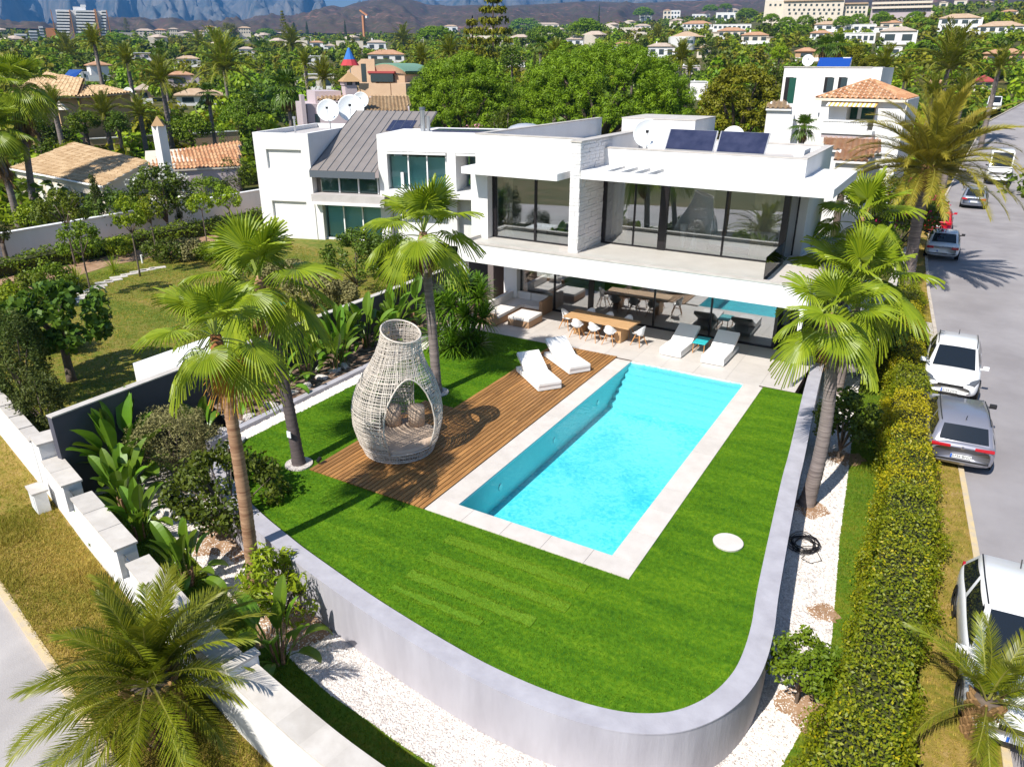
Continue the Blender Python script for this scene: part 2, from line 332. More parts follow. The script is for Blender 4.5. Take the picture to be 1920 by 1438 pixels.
def grassmat(name, cols, sc1, sc2, bump=0.6):
    m, t, out = newmat(name); b = N(t, 'ShaderNodeBsdfPrincipled', Roughness=0.8); b.inputs['Specular IOR Level'].default_value = 0.15; t.links.new(b.outputs[0], out.inputs[0])
    p = coords(t); n1 = N(t, 'ShaderNodeTexNoise', Scale=sc1, Detail=6.0, Roughness=0.65); n2 = N(t, 'ShaderNodeTexNoise', Scale=sc2, Detail=4.0)
    mp = N(t, 'ShaderNodeMapping'); mp.inputs['Scale'].default_value = (0.30, 1.5, 1); t.links.new(p, mp.inputs[0]); t.links.new(mp.outputs[0], n1.inputs['Vector']); t.links.new(p, n2.inputs['Vector'])
    av = N(t, 'ShaderNodeMath', _operation='MULTIPLY_ADD'); t.links.new(n2.outputs[0], av.inputs[0]); av.inputs[1].default_value = 0.5
    h = N(t, 'ShaderNodeMath', _operation='MULTIPLY'); t.links.new(n1.outputs[0], h.inputs[0]); h.inputs[1].default_value = 0.6; t.links.new(h.outputs[0], av.inputs[2])
    rp = N(t, 'ShaderNodeValToRGB'); r = rp.color_ramp
    r.elements[0].position = 0.38; r.elements[0].color = c4(cols[0]); r.elements[1].position = 0.72; r.elements[1].color = c4(cols[-1])
    for i, c in enumerate(cols[1:-1]):
        e = r.elements.new(0.38+0.34*(i+1)/(len(cols)-1)); e.color = c4(c)
    t.links.new(av.outputs[0], rp.inputs[0]); t.links.new(rp.outputs[0], b.inputs['Base Color'])
    n3 = N(t, 'ShaderNodeTexNoise', Scale=55.0, Detail=2.0); t.links.new(p, n3.inputs['Vector'])
    bp = N(t, 'ShaderNodeBump', Strength=bump, Distance=0.03); t.links.new(n3.outputs[0], bp.inputs['Height']); t.links.new(bp.outputs[0], b.inputs['Normal']); return m
M['turf'] = grassmat('artificial_turf', [(0.03, 0.105, 0.004), (0.075, 0.185, 0.006), (0.15, 0.27, 0.010)], 1.4, 9)
M['drylawn'] = grassmat('dry_grass', [(0.12, 0.155, 0.015), (0.24, 0.20, 0.035), (0.34, 0.235, 0.065), (0.40, 0.28, 0.11)], 0.6, 5, 0.9)
M['mixlawn'] = grassmat('patchy_lawn', [(0.075, 0.12, 0.012), (0.13, 0.165, 0.02), (0.21, 0.185, 0.04), (0.30, 0.215, 0.065)], 0.28, 4)
M['striplawn'] = grassmat('green_strip_grass', [(0.06, 0.13, 0.008), (0.10, 0.18, 0.012), (0.18, 0.19, 0.02)], 0.8, 8)
M['scrub'] = grassmat('scrub_ground', [(0.045, 0.06, 0.015), (0.09, 0.09, 0.025), (0.20, 0.14, 0.07)], 0.05, 0.7)
M['mtn'] = grassmat('dry_hillside', [(0.04, 0.045, 0.022), (0.10, 0.055, 0.045), (0.065, 0.06, 0.03), (0.13, 0.075, 0.055), (0.30, 0.16, 0.11)], 0.006, 0.05, 0.0)
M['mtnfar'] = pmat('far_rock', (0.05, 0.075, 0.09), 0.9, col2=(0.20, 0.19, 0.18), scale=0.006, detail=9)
M['awny'] = pmat('yellow_awning', (0.70, 0.42, 0.10), 0.8)
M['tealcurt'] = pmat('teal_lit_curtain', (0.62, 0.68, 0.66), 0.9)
M['asphaltpale'] = pmat('pale_worn_asphalt', (0.46, 0.43, 0.42), 0.85, col2=(0.36, 0.335, 0.33), scale=0.7, bump=0.3, bscale=45, detail=9)

def byobject(m, lo, hi):
    """each piece a little lighter or darker than the next"""
    t = m.node_tree; b = [n for n in t.nodes if n.type == 'BSDF_PRINCIPLED'][0]; src = b.inputs['Base Color'].links[0].from_socket
    oi = N(t, 'ShaderNodeObjectInfo'); mr = N(t, 'ShaderNodeMapRange'); mr.inputs[3].default_value = lo; mr.inputs[4].default_value = hi; t.links.new(oi.outputs['Random'], mr.inputs[0])
    hs = N(t, 'ShaderNodeHueSaturation'); t.links.new(src, hs.inputs['Color']); t.links.new(mr.outputs[0], hs.inputs['Value']); t.links.new(hs.outputs[0], b.inputs['Base Color'])
byobject(M['deck'], 0.74, 1.22); byobject(M['terrace'], 0.95, 1.04); byobject(M['coping'], 0.95, 1.05); byobject(M['cap'], 0.9, 1.06)
# ================================================================ GROUND
def build_ground():
    rs = list(np.concatenate([np.linspace(0.5, 62, 124), np.geomspace(64, 14000, 90)])); na = 300
    V = [(0, 0, terrain(0, 0))]; F = []
    for r in rs:
        for j in range(na):
            a = 2*PI*j/na; x, y = r*math.sin(a), r*math.cos(a); V.append((x, y, terrain(x, y)))
    for j in range(na): F.append((0, 1+(j+1) % na, 1+j))
    for i in range(len(rs)-1):
        for j in range(na):
            F.append((1+i*na+j, 1+i*na+(j+1) % na, 1+(i+1)*na+(j+1) % na, 1+(i+1)*na+j))
    mb = MB(); mb.v = V; mb.f = F; mb.m = [0]*len(F)
    o = struct('ground', mb, M['scrub'], smooth=True); return o
build_ground()
def sheet(name, pts, z, mat, th=0.0):
    mb = MB(); P = [(p[0], p[1]) for p in pts]; n = len(P)
    zz = z if hasattr(z, '__len__') else [z]*n
    bm = bmesh.new(); vs = [bm.verts.new((p[0], p[1], q)) for p, q in zip(P, zz)]; f = bm.faces.new(vs)
    bmesh.ops.triangulate(bm, faces=[f]); bm.normal_update()
    if f.is_valid and f.normal.z < 0: bmesh.ops.reverse_faces(bm, faces=bm.faces)
    me = bpy.data.meshes.new(name); bm.to_mesh(me); bm.free(); me.materials.append(mat)
    return link(name, me, kind='structure')
def strip(name, left, right, mat, dz=0.0, zf=None, z=None):
    mb = MB(); n = len(left)
    for a, b in zip(left, right):
        za = zf(a[1])+dz if zf else z; zb = zf(b[1])+dz if zf else z; mb.v += [(a[0], a[1], za), (b[0], b[1], zb)]
    mb.f = [(2*i, 2*i+1, 2*i+3, 2*i+2) for i in range(n-1)]; mb.m = [0]*(n-1)
    return struct(name, mb, mat)
LG = -1.1                                    # level of the lower garden and of the left street
# ---- right street
ys = [-30, 0, 10, 13, 18.3, 22.7, 26, 30, 34, 38, 41.4, 46, 51, 60, 70, 84, 90, 97, 104, 112, 125, 150, 200]
strip('road', [(kerbx(y), y) for y in ys], [(kerbr(y), y) for y in ys], M['asphalt'], 0.0, road_z)
for nm, fx, sgn in (('kerb', kerbx, -1), ('kerb', kerbr, 1)):
    mb = MB(); n = len(ys)
    for y in ys:
        x = fx(y); z = road_z(y)
        mb.v += [(x, y, z-0.05), (x, y, z+0.13), (x+sgn*0.14, y, z+0.13), (x+sgn*0.14, y, z-0.1)]
    for i in range(n-1):
        for a in range(3): mb.f.append((4*i+a, 4*i+4+a, 4*i+5+a, 4*i+1+a)); mb.m.append(0 if sgn > 0 or not 9 < ys[i] < 19 else 1)
    struct(nm, mb, [M['kerb'], M['kerbyellow']])
yv = [y for y in ys if y <= 84]
strip('verge', [(kerbx(y)-1.35, y) for y in yv], [(kerbx(y)-0.14, y) for y in yv], M['drylawn'], 0.10, road_z)
strip('verge', [(kerbr(y)+0.14, y) for y in yv], [(kerbr(y)+7, y) for y in yv], M['drylawn'], 0.10, road_z)
py_ = [31, 34, 36.2]
strip('pavement', [(kerbx(y)-1.15, y) for y in py_], [(kerbx(y)-0.15, y) for y in py_], M['concrete'], 0.115, road_z)
# ---- left street, its kerb and verge
K0, K1, K2 = G(0, 1115, LG), G(105, 1275, LG), G(205, 1438, LG)
dK = (K0-K2).normalized(); kA = K0+dK*40; kB = K2-dK*14+Vector((0, -0.6, 0)); nK = Vector((-dK.y, dK.x, 0)); nK = nK if nK.y < 0 else -nK
kl = [kA, K0, K1, K2, kB]
mb = MB()
for p in kl: mb.v += [(p.x, p.y, LG-0.12), (p.x, p.y, LG+0.012), (p.x-nK.x*0.16, p.y-nK.y*0.16, LG+0.012), (p.x-nK.x*0.16, p.y-nK.y*0.16, LG-0.2)]
for i in range(4):
    for a in range(3): mb.f.append((4*i+a, 4*i+1+a, 4*i+5+a, 4*i+4+a)); mb.m.append(0)
struct('kerb', mb, M['kerbyellow'])
sheet('road', [kA, K0, K1, K2, kB, kB+nK*14, kA+nK*14], LG-0.088, M['asphaltpale'])
# ---- wall lines of the garden
WA, WB, WD, WE = Vector((-20.15, 9.0, 0)), Vector((-17.25, 8.18, 0)), Vector((-9.22, 6.12, 0)), Vector((-6.56, 5.67, 0))
wline = [Vector((-33, 12.4, 0)), WA, WB, Vector((-14.34, 7.41, 0)), Vector((-11.6, 6.66, 0)), WD, Vector((-7.8, 5.86, 0)), WE, Vector((-5.2, 5.56, 0)), Vector((-3.6, 5.6, 0)), Vector((-2.0, 5.9, 0)), Vector((-0.6, 6.5, 0)), Vector((0.6, 7.4, 0))]
sheet('verge', [p for p in (wline[0], wline[1], wline[2], wline[3], wline[4], wline[5], wline[7])]+[Vector((-2, 5.7, 0)), kB+Vector((6, 2, 0)), kB-nK*0.16, K2-nK*0.16, K1-nK*0.16, K0-nK*0.16, kA-nK*0.16], LG, M['drylawn'])
# ---- upper lawn outline
inner = [(-3.09, 24.43), (-2.63, 19.97), (-2.45, 18.02), (-1.97, 13.68), (-1.77, 12.2), (-1.72, 11.2), (-1.80, 10.55), (-2.0, 9.98), (-2.32, 9.5), (-2.72, 9.18), (-3.25, 8.95), (-4.04, 8.80), (-5.0, 8.75), (-6.21, 8.82), (-8.36, 9.13), (-10.54, 9.57), (-11.66, 9.84), (-13.2, 10.28), (-14.7, 10.9), (-15.8, 11.75), (-16.4, 12.8)]
PX0, PX1, PY0, PY1 = -9.735, -4.38, 12.44, 24.33          # pool coping, outer
QX0, QX1, QY0 = -9.12, -5.02, 13.02                       # water
def split_y(poly, y):            # points of the polyline below y, with the crossing points
    out = []
    for a, b in zip(poly, poly[1:]):
        if (a[1] > y) != (b[1] > y):
            t = (y-a[1])/(b[1]-a[1]); out.append((a[0]+(b[0]-a[0])*t, y))
        if b[1] <= y: out.append(b)
    return out
low = split_y(inner, PY0)
lawn_front = low; xr = low[0][0]
right_side = [p for p in inner[:6] if p[1] > PY0]
mbl = [lawn_front, [(PX1, PY0), (xr, PY0)]+right_side[::-1]+[(PX1, 24.43)], [(low[-1][0], PY0), (PX0, PY0), (PX0, 24.5), (-16.45, 24.5), (-16.45, 12.8)]]
bm = bmesh.new()
for poly in mbl:
    f = bm.faces.new([bm.verts.new((p[0], p[1], 0.0)) for p in poly]); f.normal_update()
    if f.normal.z < 0: f.normal_flip()
bmesh.ops.triangulate(bm, faces=bm.faces[:]); me = bpy.data.meshes.new('lawn'); bm.to_mesh(me); bm.free(); me.materials.append(M['turf'])
link('lawn', me, kind='structure')
# lower garden: white gravel with two strips of grass
sheet('gravel_bed', [(-19.4, 9.0), (-17.25, 8.35), (-9.1, 6.35), (-6.2, 6.0), (-3.6, 5.8), (-0.6, 6.7), (0.9, 7.6), (0.9, 40), (-3.2, 40), (-3.2, 22), (-2.2, 13.5), (-2.6, 9.6), (-6, 9.2), (-12, 10.3), (-16.9, 12.6), (-17.0, 14), (-19.4, 14)], LG, M['gravel'])
ge = [G(*p, LG) for p in ((270, 945), (330, 1010), (420, 1110), (520, 1210), (566, 1256), (619, 1302), (692, 1352), (756, 1399), (830, 1445), (960, 1520))]
sheet('grass_strip', [(-19.3, 9.35), (-17.25, 8.4), (-14.34, 7.6), (-9.1, 6.45), (-6.4, 6.05), (-3.2, 5.95)]+[(p.x, p.y) for p in ge[::-1]]+[(-18.9, 10.2)], LG+0.004, M['striplawn'])
gr = [(-2.0, 33), (-1.57, 26.0), (-1.27, 23.14), (-1.06, 20.69), (-0.84, 17.99), (-0.63, 16.1), (-0.42, 14.12), (-0.36, 13.08), (-0.37, 12.42), (-0.48, 11.47), (-0.66, 10.35), (-1.2, 8.6), (-2.2, 7.4), (-3.2, 6.8)]
sheet('grass_strip', gr+[(-2.4, 5.95), (-0.4, 6.9), (0.7, 9), (0.7, 20), (-0.2, 26), (-1.0, 33)], LG+0.004, M['striplawn'])
mb = MB()
for a, b in zip([(-1.41, 29.72), (-0.48, 21.33), (-0.16, 17.85)], [(-0.48, 21.33), (-0.16, 17.85), (0.04, 15.6)]):
    mb.box((a[0]-0.06, b[1], LG), (a[0]+0.06, a[1], LG+0.06))
# ================================================================ GARDEN WALLS
rw = thing('retaining_wall', 'curved lilac grey retaining wall sweeping round the front of the lawn', 'garden wall', (-6, 8.6, LG))
def offset(line, d):
    out = []
    for i, p in enumerate(line):
        a = Vector(line[max(0, i-1)]); b = Vector(line[min(len(line)-1, i+1)]); t = (b-a).normalized(); out.append((p[0]-t.y*d, p[1]+t.x*d))
    return out
inn = [(-3.35, 27.4)]+inner; out_ = offset(inn, 0.40)
def ribbon(a, b, z0, z1, mb):
    n = len(a)
    for p, q in zip(a, b): mb.v += [(p[0], p[1], z0), (p[0], p[1], z1), (q[0], q[1], z1), (q[0], q[1], z0)]
    for i in range(n-1):
        for k in range(4): mb.f.append((4*i+k, 4*i+(k+1) % 4, 4*i+4+(k+1) % 4, 4*i+4+k)); mb.m.append(0)
    mb.f += [(3, 2, 1, 0), (4*n-4, 4*n-3, 4*n-2, 4*n-1)]; mb.m += [0, 0]
def fine(line, k=5):
    P = [Vector((p[0], p[1], 0)) for p in line]; out = []
    for i in range(len(P)-1):
        p0, p1, p2, p3 = P[max(0, i-1)], P[i], P[i+1], P[min(len(P)-1, i+2)]
        for j in range(k):
            t = j/k; out.append(tuple((0.5*(2*p1+(p2-p0)*t+(2*p0-5*p1+4*p2-p3)*t*t+(3*p1-3*p2+p3-p0)*t**3))[:2]))
    return out+[tuple(P[-1][:2])]
inn = fine(inn); out_ = offset(inn, 0.40)
mb = MB(); ribbon(inn, out_, LG-0.1, 0.07, mb); obj('wall_body', mb, M['lilac'], rw, world=True)
mb = MB(); ribbon(offset(inn, -0.005), offset(inn, 0.415), 0.072, 0.10, mb); obj('wall_cap', mb, M['lilac'], rw, world=True)
bw = thing('boundary_wall', 'long dark grey boundary wall with white cap behind the paddle leaf bed', 'garden wall', (-19.5, 20, LG))
obj('wall_body', MB().box((-19.6, 9.2, LG-0.3), (-19.4, 33, 1.44)), M['greywall'], bw, world=True)
obj('wall_cap', MB().box((-19.64, 9.2, 1.442), (-19.38, 33, 1.48)), M['cap'], bw, world=True)
nb = thing('pool_hut', 'low white box shed standing against the neighbour side of the boundary wall', 'shed', (-22, 14.6, -0.3))
mb = MB().box((-21.7, 13.1, -0.3), (-19.78, 16.3, 1.22)); mb2 = MB().box((-21.2, 13.08, 0.05), (-20.2, 13.1, 0.9))
obj('body', mb, M['white'], nb, world=True); obj('hatch', mb2, M['white2'], nb, world=True)
# stepped white street wall: body, caps as separate stones, smoked glass between the steps
sw = thing('street_wall', 'stepped white street wall with pale caps and smoked glass panels', 'garden wall', (-14.3, 7.4, LG))
def wall_piece(a, b, th, ztop, capover=0.04, mat='white', name='wall_body'):
    d = (b-a); d.z = 0; L = d.length; d.normalize(); n = Vector((-d.y, d.x, 0)); n = n if n.y > 0 else -n
    q = [a, b, b+n*th, a+n*th]; mb = MB().prism([(p.x, p.y) for p in q], LG-0.2, ztop); obj(name, mb, M[mat], sw, world=True)
    q = [a-n*capover-d*0.02, b-n*capover+d*0.02, b+n*(th+capover)+d*0.02, a+n*(th+capover)-d*0.02]
    k = max(1, round(L/1.1))
    for i in range(k):
        t0, t1 = i/k+0.003, (i+1)/k-0.003; p0, p1, p3, p2 = q[0].lerp(q[1], t0), q[0].lerp(q[1], t1), q[3].lerp(q[2], t0), q[3].lerp(q[2], t1)
        obj('cap_stone', MB().prism([(p.x, p.y) for p in (p0, p1, p2, p3)], ztop+0.002, ztop+0.055), M['cap'], sw, world=True)
wl = lambda a, b, t: a.lerp(b, t)
wall_piece(wline[0], wl(wline[0], WA, 0.96), 0.28, 0.42)
wall_piece(wl(wline[0], WA, 0.965), wl(WA, WB, 0.10), 0.62, 0.62)
wall_piece(wl(WA, WB, 0.12), wl(WA, WB, 0.72), 0.42, 0.16)
wall_piece(wl(WA, WB, 0.98), wl(WB, wline[3], 0.98), 0.42, 0.16)
wall_piece(wl(wline[3], wline[4], 0.22), wl(wline[3], wline[4], 0.98), 0.42, 0.16)
wall_piece(wl(wline[4], WD, 0.3), wl(wline[4], WD, 0.93), 0.42, 0.16)
wall_piece(wl(wline[4], WD, 0.935), WD, 0.55, 0.36)
L5 = fine(wline[5:], 4); o5 = offset(L5, 0.46)
mb = MB(); ribbon(L5, o5, LG-0.2, 0.16, mb); obj('wall_body', mb, M['white'], sw, world=True)
ca, cb = offset(L5, -0.04), offset(L5, 0.50)
for i in range(0, len(L5)-1, 2):
    k = min(len(L5)-1, i+2); mb = MB(); ribbon([ca[q] for q in range(i, k+1)], [cb[q] for q in range(i, k+1)], 0.162, 0.215, mb); obj('cap_stone', mb, M['cap'], sw, world=True)
for a, b, t0, t1 in ((WA, WB, 0.73, 0.975), (wline[3], wline[4], 0.0, 0.21), (wline[4], WD, 0.0, 0.29)):
    p, q = wl(a, b, t0), wl(a, b, t1); d = (q-p).normalized(); n = Vector((-d.y, d.x, 0))*0.05
    obj('wall_body', MB().prism([(v.x, v.y) for v in (p, q, q+n*7, p+n*7)], LG-0.2, -0.55), M['white'], sw, world=True)
    obj('glass_panel', MB().prism([(v.x, v.y) for v in (p+n*2, q+n*2, q+n*2.5, p+n*2.5)], -0.55, 0.06), M['glassdark'], sw, world=True)
M['bedsoil'] = pmat('dark_bed_soil', (0.10, 0.06, 0.04), 0.95, col2=(0.34, 0.25, 0.19), scale=5, bump=0.6, bscale=25, sharp=(0.45, 0.62))
# planter kerb and bed
kw = thing('planter_kerb', 'low grey kerb wall between the paddle leaf bed and white gravel strip', 'kerb', (-17, 18, 0))
obj('kerb_body', MB().box((-17.15, 12.0, LG), (-16.92, 29, 0.13)), M['lilac'], kw, world=True)
sheet('planting_bed', [(-19.4, 14.0), (-17.15, 13.0), (-17.15, 30), (-19.4, 30)], 0.02, M['bedsoil'])
sheet('gravel_strip', [(-16.92, 12.4), (-16.45, 12.85), (-16.45, 24.5), (-16.92, 24.5)], 0.008, M['gravel'])
# ================================================================ POOL, DECK, TERRACE
def watermat():
    m, t, out = newmat('pool_water'); fr = N(t, 'ShaderNodeFresnel', IOR=1.33)
    tr = N(t, 'ShaderNodeBsdfTransparent'); tr.inputs[0].default_value = (0.40, 0.89, 0.94, 1)
    gl = N(t, 'ShaderNodeBsdfGlossy', Roughness=0.02); gl.inputs[0].default_value = (1, 1, 1, 1)
    nz = N(t, 'ShaderNodeTexNoise', Scale=5.0, Detail=4.0); t.links.new(coords(t), nz.inputs['Vector'])
    bp = N(t, 'ShaderNodeBump', Strength=0.35, Distance=0.05); t.links.new(nz.outputs[0], bp.inputs['Height'])
    t.links.new(bp.outputs[0], gl.inputs['Normal']); t.links.new(bp.outputs[0], fr.inputs['Normal'])
    ms = N(t, 'ShaderNodeMixShader'); t.links.new(fr.outputs[0], ms.inputs[0]); t.links.new(tr.outputs[0], ms.inputs[1]); t.links.new(gl.outputs[0], ms.inputs[2]); t.links.new(ms.outputs[0], out.inputs[0]); return m
def mosaic_caustics():  # tile speckle, with the water's ripple light painted in as pale mottling
    m, t, out = newmat('pool_mosaic_caustics'); b = N(t, 'ShaderNodeBsdfPrincipled', Roughness=0.4); t.links.new(b.outputs[0], out.inputs[0])
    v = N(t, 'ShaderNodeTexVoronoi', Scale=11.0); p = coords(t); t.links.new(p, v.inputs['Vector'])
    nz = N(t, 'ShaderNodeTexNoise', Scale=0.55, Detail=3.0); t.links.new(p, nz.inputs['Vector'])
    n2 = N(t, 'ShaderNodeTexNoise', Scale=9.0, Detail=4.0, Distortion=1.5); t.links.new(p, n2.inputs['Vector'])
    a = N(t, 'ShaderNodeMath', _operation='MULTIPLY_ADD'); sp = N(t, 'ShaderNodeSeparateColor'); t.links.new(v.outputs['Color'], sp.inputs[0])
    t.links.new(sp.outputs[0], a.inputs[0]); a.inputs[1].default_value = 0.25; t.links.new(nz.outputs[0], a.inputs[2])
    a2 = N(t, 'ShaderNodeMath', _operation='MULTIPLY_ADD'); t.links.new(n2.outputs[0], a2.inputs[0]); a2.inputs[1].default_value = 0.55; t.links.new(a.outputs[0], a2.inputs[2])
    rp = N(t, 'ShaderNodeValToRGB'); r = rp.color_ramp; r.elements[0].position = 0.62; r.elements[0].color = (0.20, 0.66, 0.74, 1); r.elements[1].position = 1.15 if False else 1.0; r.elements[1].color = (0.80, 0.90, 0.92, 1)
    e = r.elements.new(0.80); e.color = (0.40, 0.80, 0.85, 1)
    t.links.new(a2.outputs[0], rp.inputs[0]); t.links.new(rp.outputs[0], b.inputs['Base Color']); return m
M['poolwall'] = pmat('pool_wall_tile', (0.50, 0.84, 0.88), 0.4, col2=(0.46, 0.80, 0.85), scale=6); M['water'] = watermat(); M['mosaic_caustics'] = mosaic_caustics()
M['steptile'] = pmat('pale_step_tile', (0.74, 0.84, 0.86), 0.4, col2=(0.62, 0.76, 0.80), scale=9)
pool = thing('swimming_pool', 'long rectangular turquoise swimming pool with pale stone coping', 'swimming pool', (-7, 18.5, 0))
PF = -1.02
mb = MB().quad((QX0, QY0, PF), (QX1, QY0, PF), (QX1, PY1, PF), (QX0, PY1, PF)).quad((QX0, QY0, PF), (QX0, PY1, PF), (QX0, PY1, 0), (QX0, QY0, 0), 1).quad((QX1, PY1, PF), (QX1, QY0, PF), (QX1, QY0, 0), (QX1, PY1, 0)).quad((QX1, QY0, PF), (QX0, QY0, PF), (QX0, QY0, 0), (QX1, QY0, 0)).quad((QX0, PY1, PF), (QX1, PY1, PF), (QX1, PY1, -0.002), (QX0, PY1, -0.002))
obj('basin', mb, [M['mosaic_caustics'], M['poolwall']], pool, world=True)
for i in range(6):
    ya = PY1-0.001-0.33*(i+1); obj('step', MB().box((QX0+0.002, ya, PF+0.001), (QX1-0.002, ya+0.329, -0.10-0.15*i)), M['steptile'], pool, world=True)
obj('water', MB().quad((QX0, QY0, -0.045), (QX1, QY0, -0.045), (QX1, PY1, -0.045), (QX0, PY1, -0.045)), M['water'], pool, world=True)
for yy in (15.0, 18.2, 21.4): obj('light_lens', MB().lathe([(0.10, 0), (0.09, 0.02)], 14).xf(Matrix.Translation((QX0+0.003, yy, -0.5)) @ Matrix.Rotation(PI/2, 4, 'Y')), M['steel'], pool, world=True)
def slabs(x0, x1, y0, y1, nx, ny, z0, z1, parent, mat, name='coping_stone', gap=0.004):
    for i in range(nx):
        for j in range(ny):
            a, b = x0+(x1-x0)*i/nx, x0+(x1-x0)*(i+1)/nx; c, d = y0+(y1-y0)*j/ny, y0+(y1-y0)*(j+1)/ny
            obj(name, MB().box((a+gap, c+gap, z0), (b-gap, d-gap, z1)), mat, parent, world=True)
slabs(PX0, QX0, QY0, PY1, 1, 10, -0.03, 0.02, pool, M['coping']); slabs(QX1, PX1, QY0, PY1, 1, 10, -0.03, 0.02, pool, M['coping']); slabs(PX0, PX1, PY0, QY0, 5, 1, -0.03, 0.02, pool, M['coping'])
deck = thing('wooden_deck', 'brown timber deck beside the long pool under the woven pod', 'deck', (-11.5, 17, 0))
mb = MB().box((-13.58, 12.44, 0.003), (PX0-0.006, 17.6, 0.012)).box((-12.43, 17.6, 0.003), (PX0-0.006, 24.48, 0.012)); obj('underframe', mb, M['deckdark'], deck, world=True)
bwid = 0.141; nb_ = int((13.6-9.742)/bwid); shared = {}
for i in range(nb_):
    x0 = -9.742-bwid*(i+1); y1 = 24.49 if x0 > -12.47 else 17.62
    cuts = [12.42]+sorted(random.uniform(13.5, y1-1) for _ in range(1))+[y1]
    for a, b in zip(cuts, cuts[1:]):
        L = round(b-a, 2); o = obj('board', MB().box((x0+0.012, a+0.002, 0.012), (x0+bwid-0.012, b-0.002, 0.042+random.uniform(-.002, .002))), M['deck'], deck, world=True)
ter = MB().box((-18.4, PY1+0.001, -0.25), (-16.3, 34, 0.0)).box((-16.3, 24.5, -0.25), (PX0, 34, 0.0)).box((PX0, PY1+0.002, -0.25), (PX1, 34, 0.0)).box((PX1, 24.44, -0.25), (-3.12, 34, 0.0)).box((-16.45, 24.5, -0.25), (-16.3, 34, 0))
tero = struct('terrace', MB().box((-18.4, 24.52, -0.25), (PX0, 34, -0.002)).box((PX0+0.001, PY1+0.01, -0.25), (PX1-0.001, 34, -0.002)).box((PX1, 24.46, -0.25), (-3.35, 34, -0.002)), M['deckdark'])
nxs = 13
for i in range(nxs):
    a = -18.4+(18.4-3.36)*i/nxs; b = -18.4+(18.4-3.36)*(i+1)/nxs
    for c, d in ((24.45, 25.43), (25.43, 26.42), (26.42, 27.4), (27.4, 28.36)):
        c0 = c if c > 24.5 else (PY1+0.006 if a > PX0-0.3 and b < PX1+0.3 else 24.47)
        if b < -16.5 and False: continue
        obj('paving_slab', MB().box((a+0.003, c0+0.003, -0.04), (b-0.003, d-0.003, 0.006)), M['terrace'], tero)
# ================================================================ THE VILLA
V = thing('villa', 'white flat roofed modern villa with full height glass facing the pool', 'house', (-10.5, 30, 0))
def vp(name, mb, mat='white', **k): return obj(name, mb, M[mat] if isinstance(mat, str) else mat, V, world=True, **k)
BX = lambda a, b: MB().box(a, b)
# ground storey
YG = 28.38; zc = 2.70
vp('back_wall', BX((-17.9, 33.2, 0), (-4.6, 33.4, zc)), 'roomgrey'); vp('side_wall', BX((-4.9, 31.6, 0.007), (-4.6, 33.2, zc)), 'white')
vp('room_floor', BX((-16.05, YG+0.06, 0.0), (-4.95, 33.2, 0.012)), 'terrace'); vp('partition', BX((-13.0, 30.6, 0.012), (-12.8, 33.2, zc)), 'roomdark')
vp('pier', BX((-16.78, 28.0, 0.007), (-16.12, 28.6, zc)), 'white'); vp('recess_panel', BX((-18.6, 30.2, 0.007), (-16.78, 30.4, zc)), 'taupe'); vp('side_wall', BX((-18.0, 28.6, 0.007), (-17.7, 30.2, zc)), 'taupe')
vp('corner_column', BX((-17.0, 24.95, 0.007), (-16.78, 25.2, zc)), 'white2')
gx = [GY(p, 520, YG).x for p in (978, 1041, 1110, 1231, 1341)]+[-4.93]
def post(x0, x1, y, z0, z1, mat='black', d=0.09): return vp('window_frame', BX((x0, y-d/2, z0), (x1, y+d/2, z1)), mat)
post(gx[0]-0.16, gx[0], YG, 0.007, zc); post(gx[1]-0.04, gx[1]+0.04, YG, 0.007, zc); post(gx[2]-0.12, gx[2]+0.12, YG, 0.007, zc); post(gx[3]-0.035, gx[3]+0.035, YG, 0.007, zc); post(gx[4]-0.035, gx[4]+0.035, YG, 0.007, zc); post(-5.02, -4.9, YG, 0.007, zc)
hw = [(gx[0], gx[1]-0.04), (gx[1]+0.04, gx[2]-0.12), (gx[2]+0.12, gx[3]-0.035), (gx[3]+0.035, gx[4]-0.035), (gx[4]+0.035, -5.02)]
for a, b in hw:
    vp('pane', BX((a, YG-0.012, 0.09), (b, YG+0.012, zc)), 'glassdark'); vp('sill_rail', BX((a, YG-0.04, 0.008), (b, YG+0.04, 0.09)), 'black')
vp('pane', BX((-4.972, YG+0.05, 0.09), (-4.948, 31.6, zc)), 'glassdark'); vp('sill_rail', BX((-5.0, YG+0.05, 0.008), (-4.92, 31.6, 0.09)), 'black')
# balcony slab and coping
vp('balcony_slab', BX((-17.05, 24.8, 2.72), (-3.45, 34, 3.38)), 'white')
vp('parapet_cap', BX((-17.07, 24.78, 3.46), (-3.43, 25.02, 3.52)), 'cap'); vp('parapet', BX((-17.05, 24.8, 3.382), (-3.45, 25.0, 3.458)), 'white')
vp('parapet_cap', BX((-17.07, 25.022, 3.46), (-16.83, 26.6, 3.52)), 'cap'); vp('parapet', BX((-17.05, 25.002, 3.382), (-16.85, 26.6, 3.458)), 'white')
vp('parapet_cap', BX((-3.67, 25.022, 3.46), (-3.43, 33, 3.52)), 'cap'); vp('parapet', BX((-3.65, 25.002, 3.382), (-3.45, 33, 3.458)), 'white')
vp('balcony_floor', BX((-16.85, 25.002, 3.381), (-3.652, 28.0, 3.392)), 'terrace')
vp('balustrade_pane', BX((-12.05, 25.06, 3.40), (-5.0, 25.075, 4.25)), 'balglass'); vp('balustrade_pane', BX((-4.99, 25.06, 3.40), (-4.975, 27.9, 4.25)), 'balglass'); vp('balustrade_pane', BX((-16.7, 25.06, 3.40), (-12.6, 25.075, 4.25)), 'balglass')
